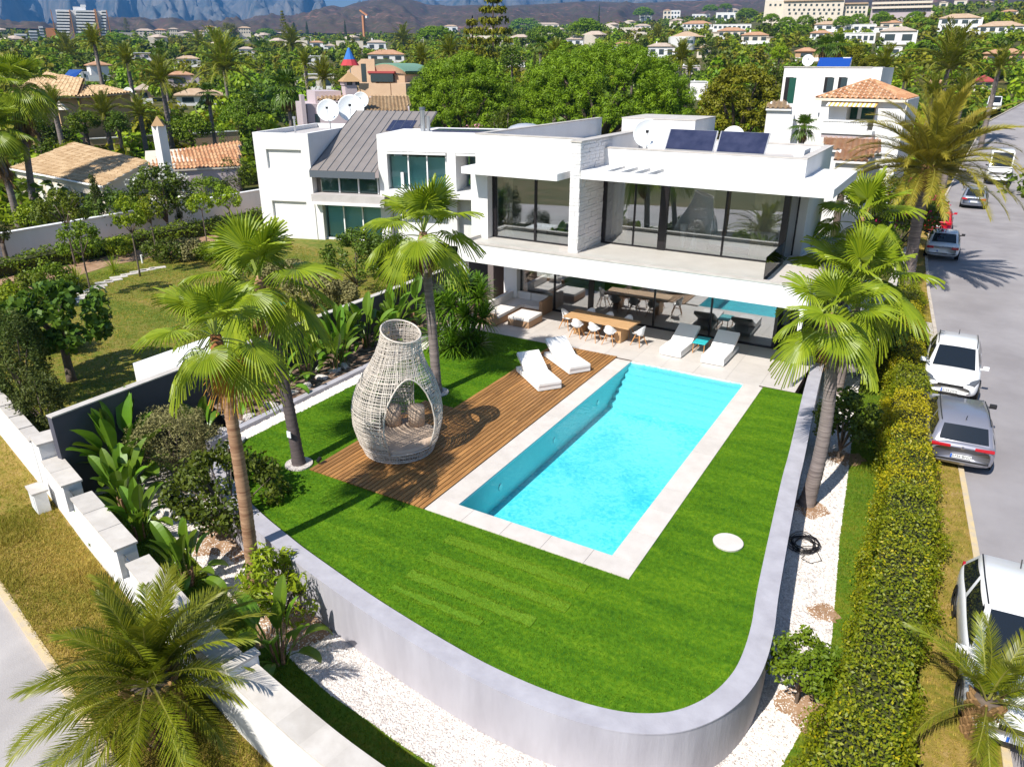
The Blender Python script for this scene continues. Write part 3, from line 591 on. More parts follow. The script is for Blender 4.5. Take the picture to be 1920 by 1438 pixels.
# left upper block
YL = 26.66; F2 = 3.393
vp('side_pier', BX((-17.3, 26.25, F2), (-16.5, 27.2, 6.05)), 'white'); vp('side_wall', BX((-17.3, 27.2, F2), (-17.05, 33, 6.05)), 'white')
vp('roof_block', BX((-17.3, YL-0.02, 6.052), (-12.55, YL+0.24, 7.46)), 'white'); vp('roof_deck', BX((-17.04, YL+0.24, 6.4), (-12.55, 38, 6.62)), 'concrete')
vp('roof_parapet', BX((-17.3, YL+0.242, 6.052), (-17.05, 38.6, 7.46)), 'white'); vp('parapet_cap', BX((-17.32, YL-0.04, 7.462), (-12.55, YL+0.25, 7.5)), 'cap'); vp('parapet_cap', BX((-17.32, YL+0.252, 7.462), (-17.03, 38.62, 7.5)), 'cap')
vp('canopy', BX((-17.12, 25.3, 6.08), (-12.86, YL-0.022, 6.34)), 'white')
lx = GY(1004.5, 400, YL).x
post(-16.5, -16.3, YL, F2, 6.05); post(lx-0.05, lx+0.05, YL, F2, 6.05); post(-12.62, -12.54, YL, F2, 6.05)
for a, b in ((-16.3, lx-0.05), (lx+0.05, -12.62)):
    vp('pane', BX((a, YL-0.012, F2+0.06), (b, YL+0.012, 6.05)), 'glass'); vp('sill_rail', BX((a, YL-0.04, F2+0.001), (b, YL+0.04, F2+0.06)), 'black')
# stone wall
st = vp('stone_wall', BX((-12.53, 25.72, F2), (-12.15, 31.5, 7.44)), 'white'); 
vp('parapet_cap', BX((-12.56, 25.68, 7.442), (-12.10, 31.55, 7.5)), 'cap')
M['splitstone'] = pmat('white_split_stone', (0.74, 0.72, 0.72), 0.85, col2=(0.66, 0.64, 0.64), scale=5, bump=0.5, bscale=18)
z = F2+0.004
while z < 7.36:
    h = min(random.uniform(0.10, 0.20), 7.44-z); y = 25.72+0.003
    while y < 28.6:
        L = random.uniform(0.22, 0.55); e = min(y+L, 28.6); d = random.uniform(0.008, 0.035)
        obj('stone', MB().box((-12.15, y, z), (-12.15+d, e-0.012, z+h-0.012)), M['splitstone'], st, world=True); y = e
    x = -12.53
    while x < -12.16:
        L = random.uniform(0.18, 0.42); e = min(x+L, -12.14); obj('stone', MB().box((x, 25.72-random.uniform(0.006, 0.02), z), (e-0.012, 25.72, z+h-0.012)), M['splitstone'], st, world=True); x = e
    z += h
# main upper block
YM = 27.95; zt = 6.17
mx = [-12.05]+[GY(p, 400, YM).x for p in (1190, 1245, 1361)]+[-5.0]
post(-12.13, mx[0]+0.08, YM, F2, zt); post(mx[1]-0.03, mx[1]+0.03, YM, F2, zt); post(mx[2]-0.15, mx[2]+0.15, YM, F2, zt, d=0.2); post(mx[3]-0.035, mx[3]+0.035, YM, F2, zt); post(-5.2, -4.98, YM, F2, zt, d=0.2)
for a, b in ((mx[0]+0.08, mx[1]-0.03), (mx[1]+0.03, mx[2]-0.15), (mx[2]+0.15, mx[3]-0.035), (mx[3]+0.035, -5.2)):
    vp('pane', BX((a, YM-0.012, F2+0.06), (b, YM+0.012, zt)), 'glass'); vp('sill_rail', BX((a, YM-0.04, F2+0.001), (b, YM+0.04, F2+0.06)), 'black')
vp('pane', BX((-5.01, YM+0.1, F2+0.06), (-4.986, 29.6, zt)), 'glass'); post(-5.04, -4.96, 29.62, F2, zt)
vp('side_wall', BX((-5.25, 29.67, F2), (-4.68, 33.2, zt)), 'white'); vp('back_wall', BX((-17.04, 33.2, F2), (-4.68, 33.4, zt)), 'white')
vp('room_wall', BX((-12.0, 32.4, F2), (-5.25, 32.6, zt-0.01)), 'roomgrey'); vp('room_wall', BX((-17.0, 31.2, F2), (-12.6, 31.4, 6.05)), 'roomgrey'); vp('partition', BX((-9.3, 30.2, F2), (-8.3, 30.4, zt-0.01)), 'walltan' if False else 'cushion')
vp('room_floor', BX((-17.0, YL+0.05, 3.3815), (-12.56, 31.2, 3.391)), 'terrace'); vp('room_floor', BX((-12.1, 28.001, 3.3815), (-5.02, 32.4, 3.391)), 'terrace')
# canopy with four open slots
def zq(x, y): return G(1040+x*.15625, 200+y*.15625, 6.46)
sl = [(zq(600, 780).x, zq(722, 775).x), (zq(752, 795).x, zq(884, 795).x), (zq(915, 805).x, zq(1046, 805).x), (zq(1078, 818).x, zq(1215, 815).x)]
X0c, X1c, Y0c, Y1c = -12.10, -3.35, 25.7, 27.9
mb = MB().box((X0c, Y0c, zt), (sl[3][1], 26.2, 6.46)); xs = [X0c]+[v for s in sl for v in s]+[X1c]
for i in range(0, 8, 2): mb.box((xs[i], 26.2, zt), (xs[i+1], Y1c, 6.46))
mb.box((sl[3][1], Y0c, zt), (X1c, Y1c, 6.46)).box((-4.64, Y1c, zt), (X1c, 31.0, 6.46)); vp('canopy', mb, 'white')
vp('roof_parapet', BX((-12.13, 27.902, zt+0.002), (-4.65, 28.15, 7.08)), 'white'); vp('roof_parapet', BX((-4.9, 28.152, zt+0.002), (-4.65, 33.3, 7.08)), 'white'); vp('roof_parapet', BX((-12.13, 33.05, zt+0.002), (-4.902, 33.3, 7.08)), 'white')
vp('parapet_cap', BX((-12.13, 27.88, 7.082), (-4.63, 28.17, 7.12)), 'cap'); vp('parapet_cap', BX((-4.92, 28.172, 7.082), (-4.63, 33.32, 7.12)), 'cap'); vp('parapet_cap', BX((-12.13, 33.03, 7.082), (-4.922, 33.32, 7.12)), 'cap')
vp('roof_deck', BX((-12.13, 28.152, 6.3), (-4.902, 33.05, 6.72)), 'concrete')
vp('stair_tower', BX((-13.0, 31.56, 6.2), (-9.8, 34.4, 7.95)), 'white'); vp('parapet_cap', BX((-13.02, 31.54, 7.952), (-9.78, 34.42, 7.99)), 'cap')
# things inside, seen through the glass
def curtain(x0, x1, y, z0, z1, label):
    n = int((x1-x0)/0.06); mb = MB(); 
    for i in range(n+1):
        x = x0+(x1-x0)*i/n; yy = y+0.05*math.sin(i*1.3)+0.02*math.sin(i*0.7); mb.v += [(x, yy, z0), (x, yy, z1), (x, yy+0.015, z1), (x, yy+0.015, z0)]
    for i in range(n):
        for k in range(4): mb.f.append((4*i+k, 4*i+(k+1) % 4, 4*i+4+(k+1) % 4, 4*i+4+k)); mb.m.append(0)
    o = obj('curtain', mb, M['curtain'], smooth=True); tag(o, label, 'curtain')
curtain(-11.85, -11.2, 28.3, F2+0.01, zt-0.02, 'pale sheer curtain behind the upper glass beside the stone wall')
curtain(-6.3, -5.4, 28.3, F2+0.01, zt-0.02, 'cream curtain behind the upper glass at its right corner post')
curtain(-16.2, -15.75, 27.0, F2+0.01, 6.03, 'narrow sheer curtain inside the small upper left window')
bed = thing('bed', 'low wide bed with white cover inside the upper bedroom', 'bed', (-7.0, 29.9, F2))
obj('mattress', MB().box((-1.0, -1.0, 0.18), (1.0, 1.0, 0.5)), M['whitefab'], bed, bevel=0.06); obj('bed_base', MB().box((-1.05, -1.05, 0), (1.05, 1.1, 0.18)), M['roomdark'], bed); obj('headboard', MB().box((-1.05, 1.1, 0), (1.05, 1.2, 1.05)), M['roomdark'], bed)
for x, h, r, lb in ((-9.0, 0.95, 0.15, 'tall white cone ornament with flat top behind the upper glass'), (-8.55, 0.8, 0.14, 'slim pointed white cone ornament behind the upper glass')):
    o = obj('cone_ornament', MB().lathe([(r, 0), (0.09 if h > 0.9 else 0.01, h)], 14) if h < 0.9 else MB().lathe([(0.06, 0), (0.17, h)], 14), M['white2'], smooth=False); o.location = (x, 28.75, F2); tag(o, lb, 'ornament')
tb = thing('coffee_table', 'white low table inside the small upper left room', 'table', (-14.0, 28.6, F2)); obj('tabletop', MB().box((-0.9, -0.6, 0.35), (0.9, 0.6, 0.42)), M['white2'], tb); obj('table_base', MB().box((-0.75, -0.45, 0), (0.75, 0.45, 0.35)), M['roomdark'], tb)
# pole at the terrace corner
o = obj('pole', MB().tube([(0, 0, 0.006), (0, 0, 2.718)], 0.065, 14), M['white2'], smooth=True); o.location = (-3.60, 24.90, 0); tag(o, 'slim round white pole at the terrace corner under the balcony', 'pole')
# roof equipment
def dish(name, p, r, aim, lab, group=None, mast=None):
    d = thing(name, lab, 'satellite dish', p); prof = [(r*t, 0.32*r*t*t) for t in (0.02, 0.25, 0.5, 0.75, 0.93, 1.0)]
    mb = MB().lathe(prof+[(r*t, 0.32*r*t*t-0.03) for t in (1.0, 0.6, 0.2)], 26, cap=False); q = Vector(aim).normalized().to_track_quat('Z', 'Y'); Mx = Matrix.Translation((0, 0, r*1.02)) @ q.to_matrix().to_4x4()
    obj('reflector', mb.xf(Mx), M['dish'], d, smooth=True)
    f = Mx @ Vector((0, 0, r*0.95)); e = Mx @ Vector((0, -r*0.95, 0.3*r)); c0 = Mx @ Vector((0, 0, -0.02))
    obj('feed_arm', MB().tube([e, f], 0.018*r+0.008, 6), M['alu'], d); obj('feed_horn', MB().box((f.x-0.05*r-.02, f.y-0.05*r-.02, f.z-0.06*r-.02), (f.x+0.05*r+.02, f.y+0.05*r+.02, f.z+0.06*r+.02)), M['black'], d)
    obj('mount', MB().tube([(0, c0.y+0.05, 0 if mast is None else -mast), (0, c0.y+0.05, r*0.7), c0], 0.03+0.02*r, 8), M['alu'], d); return d
aim = (0.25, -0.86, 0.42)
dish('satellite_dish', (-11.25, 30.0, 6.93), 0.55, (0.35, -0.9, 0.25), 'large white satellite dish on the villa roof beside the solar panels', mast=0.21)
dish('satellite_dish', (-8.12, 31.3, 6.93), 0.44, (0.1, -0.93, 0.3), 'white dish half hidden behind the villa solar panels', mast=0.21)
for i, (a, b, c, d_) in enumerate((((1246, 277), (1337.5, 282), (1347, 244), (1257, 240)), ((1342, 282), (1434, 287), (1445, 249), (1352, 245)))):
    q = [GY(*a, 29.3), GY(*b, 29.3), GY(*c, 30.05), GY(*d_, 30.05)]; zb = min(q[0].z, q[1].z); q[0].z = q[1].z = 7.02; q[2].z = q[3].z = 7.72
    s = thing('solar_heater', ('solar panel beside the dish, left of the pair on the villa roof', 'solar panel nearer the corner, right of the pair on the villa roof')[i], 'solar panel', q[0])
    obj('frame', MB().slab(q, 0.06), M['alu'], s, world=True); qq = [q[0].lerp(q[2], 0.02), q[1].lerp(q[3], 0.02), q[2].lerp(q[0], 0.02), q[3].lerp(q[1], 0.02)]; n = (q[1]-q[0]).cross(q[3]-q[0]).normalized()*0.014
    obj('collector', MB().slab([p+n for p in qq], 0.012), M['solar'], s, world=True)
    for t in (0.1, 0.9):
        u, v = q[0].lerp(q[1], t), q[3].lerp(q[2], t); obj('support', MB().tube([(v.x, v.y+.02, 6.72), (v.x, v.y, v.z-0.05)], 0.025, 6).tube([(u.x, u.y, 6.72), (u.x, u.y, u.z-0.05)], 0.025, 6), M['alu'], s, world=True)
o = obj('roof_vent', MB().box((-5.35, 29.2, 6.722), (-5.0, 30.4, 7.25)), M['white']); tag(o, 'low white vent box on the villa roof beside the panels', 'vent')
o = obj('floodlight', MB().box((-0.09, -0.07, 0), (0.09, 0.07, 0.24)), M['legwood'], bevel=0.02); o.location = (-10.55, 28.6, 6.722); tag(o, 'small tan lamp box on the villa roof below the dish', 'lamp')
# ================================================================ TERRACE FURNITURE
def lounger_mb():
    W = 0.84; parts = {}
    parts['base'] = MB().box((-W/2, 0.0, 0.03), (W/2, 2.0, 0.17))
    parts['foot'] = MB().box((-W/2+0.06, 0.08, 0), (W/2-0.06, 1.9, 0.03))
    th = 0.13; prof = [(0.0, 0.172), (1.12, 0.172), (1.92, 0.60)]
    v = []
    for x in (-W/2, W/2):
        v += [(x, -0.02, 0.172), (x, 1.12, 0.172), (x, 1.98, 0.62), (x, 1.915, 0.745), (x, 1.09, 0.30), (x, -0.02, 0.30)]
    f = [(0, 1, 2, 3, 4, 5)[::-1], (6, 7, 8, 9, 10, 11)]+[(i, (i+1) % 6, 6+(i+1) % 6, 6+i) for i in range(6)]
    seat = MB().add([(x, y, z) for x in (-W/2, W/2) for y, z in ((-0.02, 0.172), (1.11, 0.172), (1.08, 0.30), (-0.02, 0.30))], [(3, 2, 1, 0), (4, 5, 6, 7)]+[(i, (i+1) % 4, 4+(i+1) % 4, 4+i) for i in range(4)])
    back = MB().add([(x, y, z) for x in (-W/2, W/2) for y, z in ((1.125, 0.18), (1.98, 0.62), (1.915, 0.745), (1.09, 0.305))], [(3, 2, 1, 0), (4, 5, 6, 7)]+[(i, (i+1) % 4, 4+(i+1) % 4, 4+i) for i in range(4)])
    parts['seat_cushion'] = seat; parts['back_cushion'] = back
    parts['back_strut'] = MB().tube([(-0.25, 1.75, 0.16), (-0.25, 1.8, 0.5)], 0.02, 6).tube([(0.25, 1.75, 0.16), (0.25, 1.8, 0.5)], 0.02, 6)
    return parts
def make_lounger(label, loc, rz):
    t = thing('sun_lounger', label, 'sun lounger', loc, rz, 'white sun loungers by the pool')
    for k, mb in lounger_mb().items():
        obj(k, mb, {'base': M['white2'], 'foot': M['deckdark'], 'seat_cushion': M['whitefab'], 'back_cushion': M['whitefab'], 'back_strut': M['alu']}[k], t, bevel=0.025 if 'cushion' in k else 0)
    return t
def lounger_at(fl, fr, z, label, proto=None):
    a, b = Vector((fl[0], fl[1], 0)), Vector((fr[0], fr[1], 0)); d = b-a; rz = math.atan2(d.y, d.x); m = (a+b)/2; loc = (m.x, m.y, z)
    return make_lounger(label, loc, rz) if proto is None else dup(proto, loc, rz, label)
L0 = lounger_at((-10.69, 20.06), (-10.18, 20.71), 0.042, 'white sun lounger on the deck nearer the woven pod')
lounger_at((-10.48, 21.91), (-9.98, 22.61), 0.042, 'white sun lounger on the deck nearer the dining table', L0)
lounger_at((-8.5, 25.58), (-7.66, 25.54), 0.007, 'pale sun lounger on the terrace left of the turquoise side table', L0)
lounger_at((-6.9, 25.53), (-6.06, 25.52), 0.007, 'pale sun lounger on the terrace right of the turquoise side table', L0)
st_ = thing('side_table', 'small turquoise topped side table with orange wooden legs between two loungers', 'side table', (-7.27, 26.75, 0.007), 0.02)
obj('tabletop', MB().box((-0.24, -0.42, 0.40), (0.24, 0.42, 0.43)), M['teal'], st_, bevel=0.008)
for sx in (-1, 1):
    for sy in (-1, 1): obj('leg', MB().tube([(sx*0.21, sy*0.38, 0.0), (sx*0.21, sy*0.38, 0.40)], 0.018, 6), M['legwood'], st_)
    obj('stretcher', MB().tube([(sx*0.21, -0.38, 0.04), (sx*0.21, 0.38, 0.04)], 0.012, 6), M['legwood'], st_)
# dining table and chairs
T0, T1 = Vector((-12.72, 25.93, 0)), Vector((-9.86, 25.75, 0)); dT = (T1-T0).normalized(); rT = math.atan2(dT.y, dT.x)
tc = (T0+T1)/2+Vector((-dT.y, dT.x, 0))*0.52
tab = thing('dining_table', 'long pale timber dining table on slab legs by the glass', 'dining table', (tc.x, tc.y, 0.007), rT)
for i in range(6): obj('top_plank', MB().box((-1.44, -0.54+0.18*i+0.002, 0.68), (1.44, -0.54+0.18*(i+1)-0.002, 0.74)), M['wood'], tab)
for x in (-0.92, 0.92): obj('leg', MB().box((x-0.13, -0.36, 0), (x+0.13, 0.36, 0.68)), M['wood'], tab, bevel=0.02)
def shell_mesh():
    V, F = [], []; nu, nv = 14, 10
    for j in range(nv+1):
        t = j/nv
        for i in range(nu+1):
            a = -1.0+2.0*i/nu; s = abs(a)
            if t < 0.5:
                k = t/0.5; y = -0.20+0.36*k; z = 0.44+0.015*(1-k)+(s**3)*0.13*(0.35+0.65*k); x = a*(0.20+0.05*k)
                y += 0.02*(1-k)*(1-s)
            else:
                k = (t-0.5)/0.5; h = (0.36-0.20*s**2.2)*k; x = a*(0.25-0.02*k); y = 0.16+0.07*k-0.24*s**2.4*(1-0.15*k); z = 0.44+h+(s**3)*0.13*(1-k)+0.03*k
            V.append((x, y, z))
    for j in range(nv):
        for i in range(nu): F.append((j*(nu+1)+i, j*(nu+1)+i+1, (j+1)*(nu+1)+i+1, (j+1)*(nu+1)+i))
    n = len(V); V2 = [(x, y, z-0.02) for x, y, z in V]
    mb = MB(); mb.v = V+V2; mb.f = F+[tuple(q+n for q in f[::-1]) for f in F]
    rim = [i for i in range(nu+1)]+[j*(nu+1)+nu for j in range(1, nv+1)]+[nv*(nu+1)+i for i in range(nu-1, -1, -1)]+[j*(nu+1) for j in range(nv-1, 0, -1)]
    mb.f += [(rim[i], n+rim[i], n+rim[(i+1) % len(rim)], rim[(i+1) % len(rim)]) for i in range(len(rim))]; mb.m = [0]*len(mb.f); return mb
def make_chair(label, loc, rz):
    t = thing('dining_chair', label, 'chair', loc, rz, 'white shell chairs round the outdoor table')
    obj('shell', shell_mesh(), M['shell'], t, smooth=True)
    for sx in (-1, 1):
        for sy in (-1, 1): obj('leg', MB().tube([(sx*0.10, sy*0.09, 0.44), (sx*0.24, sy*0.23, 0)], [0.024, 0.014], 7), M['legwood'], t)
    obj('leg_frame', MB().tube([(-0.15, -0.13, 0.30), (0.15, 0.13, 0.30)], 0.012, 5).tube([(-0.15, 0.13, 0.30), (0.15, -0.13, 0.30)], 0.012, 5), M['legwood'], t)
    return t
ch0 = None
def chair_at(u, v, face, label):      # u along the table, v across it, face = turn of the seat
    global ch0
    n = Vector((-dT.y, dT.x, 0)); p = tc+dT*u+n*v; loc = (p.x, p.y, 0.007); rz = rT+face
    if ch0 is None: ch0 = make_chair(label, loc, rz)
    else: dup(ch0, loc, rz, label)
chair_at(-0.75, -0.62, PI+0.12, 'white shell chair on the pool side of the table, nearest the sofa')
chair_at(0.02, -0.66, PI-0.08, 'white shell chair in the middle of the pool side of the table')
chair_at(0.72, -0.64, PI+0.10, 'white shell chair on the pool side of the table, nearest the loungers')
chair_at(-0.85, 0.62, 0.05, 'white shell chair on the glass side of the table, nearest the sofa')
chair_at(0.0, 0.60, -0.06, 'white shell chair in the middle of the glass side of the table')
chair_at(0.85, 0.62, 0.04, 'white shell chair on the glass side of the table, nearest the loungers')
chair_at(-1.62, 0.05, PI/2, 'white shell chair at the sofa end of the dining table')
chair_at(1.72, -0.12, -PI/2-0.25, 'white shell chair pulled out at the lounger end of the dining table')
# rattan corner sofa and ottoman
sf = thing('corner_sofa', 'tan rattan corner sofa with cream cushions by the glass wall', 'sofa', (-15.8, 27, 0.007))
S = lambda n, a, b, m, bev=0: obj(n, MB().box(a, b), M[m], sf, world=True, bevel=bev)
S('base', (-16.45, 25.3, 0.01), (-15.5, 28.25, 0.28), 'wickertan'); S('base', (-15.498, 27.35, 0.01), (-14.62, 28.25, 0.28), 'wickertan')
S('back_frame', (-16.62, 25.3, 0.01), (-16.452, 28.3, 0.66), 'wickertan'); S('back_frame', (-16.45, 28.252, 0.01), (-14.62, 28.34, 0.66), 'wickertan'); S('arm', (-16.45, 25.16, 0.01), (-15.5, 25.298, 0.52), 'wickertan'); S('arm', (-14.618, 27.35, 0.01), (-14.48, 28.34, 0.66), 'wickertan')
S('seat_cushion', (-16.3, 25.42, 0.282), (-15.5, 26.35, 0.42), 'cushion', 0.03); S('seat_cushion', (-16.3, 26.36, 0.282), (-15.5, 27.3, 0.42), 'cushion', 0.03); S('seat_cushion', (-16.3, 27.31, 0.282), (-15.42, 28.12, 0.42), 'cushion', 0.03); S('seat_cushion', (-15.41, 27.35, 0.282), (-14.63, 28.12, 0.42), 'cushion', 0.03)
S('back_cushion', (-16.45, 25.5, 0.35), (-16.29, 26.85, 0.74), 'cushion', 0.04); S('back_cushion', (-16.45, 26.87, 0.35), (-16.29, 28.1, 0.74), 'cushion', 0.04); S('back_cushion', (-16.25, 28.1, 0.35), (-15.45, 28.25, 0.74), 'cushion', 0.04); S('back_cushion', (-15.43, 28.1, 0.35), (-14.63, 28.25, 0.74), 'cushion', 0.04)
S('back_cushion', (-16.2, 25.31, 0.38), (-15.6, 25.45, 0.68), 'cushion', 0.04)
ot = thing('ottoman', 'square rattan ottoman with cream cushion in front of the corner sofa', 'ottoman', (-14.68, 26.2, 0.007)); obj('base', MB().box((-0.5, -0.55, 0), (0.5, 0.62, 0.27)), M['wickertan'], ot); obj('cushion', MB().box((-0.5, -0.55, 0.272), (0.5, 0.62, 0.40)), M['cushion'], ot, bevel=0.03)
# manhole lid on the lawn
o = obj('manhole_lid', MB().lathe([(0.33, 0.0), (0.34, 0.05), (0.33, 0.06), (0.0001, 0.062)], 40), M['coping']); o.location = (-2.93, 14.8, 0); tag(o, 'round cream cover lid set on the lawn right of the pool', 'cover')
# ================================================================ WOVEN POD
E0 = Vector((-12.22, 14.62, 0.042))
pod = thing('woven_pod', 'tall egg shaped pod of bleached rattan standing on the deck', 'garden pod', E0)
prof = [(0.0, 0.95), (0.15, 1.02), (0.45, 1.13), (0.9, 1.23), (1.25, 1.235), (1.6, 1.19), (1.95, 1.08), (2.25, 0.94), (2.5, 0.80), (2.75, 0.69), (3.0, 0.60), (3.25, 0.545), (3.5, 0.52), (3.75, 0.52)]
def pr(z):
    for (a, ra), (b, rb) in zip(prof, prof[1:]):
        if z <= b: t = (z-a)/(b-a); t = t*t*(3-2*t)*0.35+t*0.65; return ra+(rb-ra)*t
    return prof[-1][1]
def ztop(a): return 3.52+0.17*math.cos(a-R_(165))
def lean(z): return 0.30*max(0, (z-1.4)/2.2)**1.5
def pp(a, z, dr=0.0): r = pr(z)+dr; return Vector((r*math.cos(a)+lean(z), r*math.sin(a), z))
OPEN = [(R_(-33), 0.56, 2.42, 0.52), (R_(75), 0.50, 2.35, 0.60)]     # heading, half width at the middle, crown height, half angle at sill
def is_open(a, z):
    for c, hw, zh, _ in OPEN:
        d = abs((a-c+PI) % (2*PI)-PI)
        if 0.34 < z < zh:
            t = (z-0.34)/(zh-0.34); lim = hw*1.12*(1-t**3.6)**0.5*(0.86+0.14*min(1, t*3))
            if d < lim: return True
    return False
class Fast:
    def __init__(s): s.V = []; s.F = []
    def seg(s, p, q, r, n):
        d = (q-p); 
        if d.length < 1e-6: return
        d.normalize(); a = d.cross(n).normalized()*r; b = n*r*0.7; k = len(s.V)
        for e in (p, q): s.V += [tuple(e+a+b), tuple(e-a+b), tuple(e-a-b), tuple(e+a-b)]
        s.F += [(k+i, k+(i+1) % 4, k+4+(i+1) % 4, k+4+i) for i in range(4)]
fs = Fast(); nl = 108; dz = 0.048
zs = [0.02+dz*i for i in range(80)]
for i in range(nl):
    if i % 2 and random.random() < 0.12: continue
    a0 = 2*PI*i/nl+random.uniform(-.012, .012); rr = random.choice((0.007, 0.009, 0.012)); prev = None
    for z in zs:
        a = a0+0.02*math.sin(z*2+i)
        if z > ztop(a): break
        p = pp(a, z, random.uniform(-.004, .004)); ok = not is_open(a, z)
        if 2.7 < z and i % 2 and i % 4 == 1: ok = False
        if prev is not None and ok and prev[1]:
            fs.seg(prev[0], p, rr, Vector((math.cos(a), math.sin(a), 0)))
        prev = (p, ok)
for z in zs:
    if z > 3.65: break
    for lay in range(2 if random.random() < 0.3 else 1):
        z0 = z+lay*0.018+random.uniform(-.012, .012); ph = random.uniform(0, 6); rr = random.choice((0.007, 0.008, 0.012)); prev = None; m = 66
        for i in range(m+1):
            a = 2*PI*i/m; zz = z0+0.014*math.sin(3*a+ph); ok = not is_open(a, zz) and zz < ztop(a)
            p = pp(a, max(0.005, zz), 0.007*math.cos(PI*i)+0.003)
            if prev is not None and ok and prev[1]: fs.seg(prev[0], p, rr, Vector((math.cos(a), math.sin(a), 0)))
            prev = (p, ok)
wv = link('wicker_weave', npmesh('wicker_weave', fs.V, fs.F, M['wicker']), pod, kind='stuff')
def loop(pts, r): return MB().tube(pts+[pts[0], pts[1]], r, 7, cap=False)
obj('top_ring', loop([pp(2*PI*i/40, ztop(2*PI*i/40), 0.01) for i in range(40)], 0.027), M['wicker'], pod, smooth=True)
obj('base_ring', loop([pp(2*PI*i/40, 0.03, 0.0) for i in range(40)], 0.03), M['wicker'], pod, smooth=True)
obj('sill_ring', loop([pp(2*PI*i/40, 0.33, 0.005) for i in range(40)], 0.018), M['wicker'], pod, smooth=True)
for c, hw, zh, _ in OPEN:
    pts = []
    for s in (-1, 1):
        col = []
        for i in range(15):
            t = min(math.sin(PI/2*i/14), 0.99999); z = 0.34+(zh-0.34)*t; lim = hw*1.12*(1-t**3.6)**0.5*(0.86+0.14*min(1, t*3)); col.append(pp(c+s*lim, z, 0.008))
        pts += col if s < 0 else col[::-1]
    obj('arch_frame', MB().tube(pts, 0.024, 7), M['wicker'], pod, smooth=True)
obj('seat_pad', MB().lathe([(0.0001, 0.27), (0.98, 0.27), (1.06, 0.31), (1.06, 0.37), (1.0, 0.42), (0.0001, 0.42)], 36), M['seatpad'], pod, smooth=False)
for sgn, x, y, rz in ((1, -0.55, 0.45, 0.7), (1, 0.05, 0.78, 0.1)):
    obj('bolster', MB().tube([(x, y, 0.44), (x, y, 0.98)], [0.24, 0.24], 16), M['seatpad'], pod, smooth=True, bevel=0)
# ================================================================ PLANTS
def unit(v): return v/np.maximum(1e-9, np.linalg.norm(v, axis=-1, keepdims=True))
def leaf_quads(C, A, Nn, L, W, fold=0.0):
    """diamond leaves: centre, long axis, normal, length, width"""
    A = unit(A); B = unit(np.cross(Nn, A)); L = np.asarray(L)[:, None]; W = np.asarray(W)[:, None]
    n = len(C); V = np.empty((n, 4, 3)); V[:, 0] = C-A*L/2; V[:, 1] = C+B*W/2-A*L*0.06; V[:, 2] = C+A*L/2; V[:, 3] = C-B*W/2-A*L*0.06
    if fold: V[:, [0, 2]] -= (unit(np.cross(A, B))*W*fold)[:, None]
    F = np.arange(n*4).reshape(n, 4); return V.reshape(-1, 3), F
def rdir(n, rng=RNG): return unit(rng.normal(size=(n, 3)))
def cloud(centers, radii, per, size, aspect=0.5, outward=0.6, rng=RNG, flat=1.0, shell=0.55, up=0.25):
    """leaf clumps: 'per' leaves in each clump; returns V, F, tint"""
    C = np.repeat(np.asarray(centers), per, axis=0); R = np.repeat(np.asarray(radii), per); n = len(C)
    d = rdir(n, rng); rad = R*(shell+(1-shell)*rng.random(n)**0.6); P = C+d*rad[:, None]*np.array([1, 1, flat])
    nrm = unit(d*outward+rdir(n, rng)*(1-outward)*1.2+np.array([0, 0, up])); ax = unit(np.cross(nrm, rdir(n, rng)))
    L = size*rng.uniform(0.7, 1.3, n); V, F = leaf_quads(P, ax, nrm, L, L*aspect, 0.12)
    ct = np.repeat(rng.random(len(centers)), per); t = np.clip(0.5*ct+0.5*rng.random(n)+rng.normal(0, .08, n), 0, 1); return V, F, np.repeat(t, 4)
def join(parts):
    V = np.concatenate([p[0] for p in parts]); off = 0; Fs = []
    for p in parts: Fs.append(p[1]+off); off += len(p[0])
    return V, np.concatenate(Fs), np.concatenate([p[2] for p in parts])
def ell_centers(n, rx, ry, rz, c=(0, 0, 0), rng=RNG, lo=-0.6, inner=0.25):
    d = rdir(n*3, rng); d = d[d[:, 2] > lo][:n]; k = 1-inner*rng.random((len(d), 1)); return np.array(c)+d*k*np.array([rx, ry, rz])
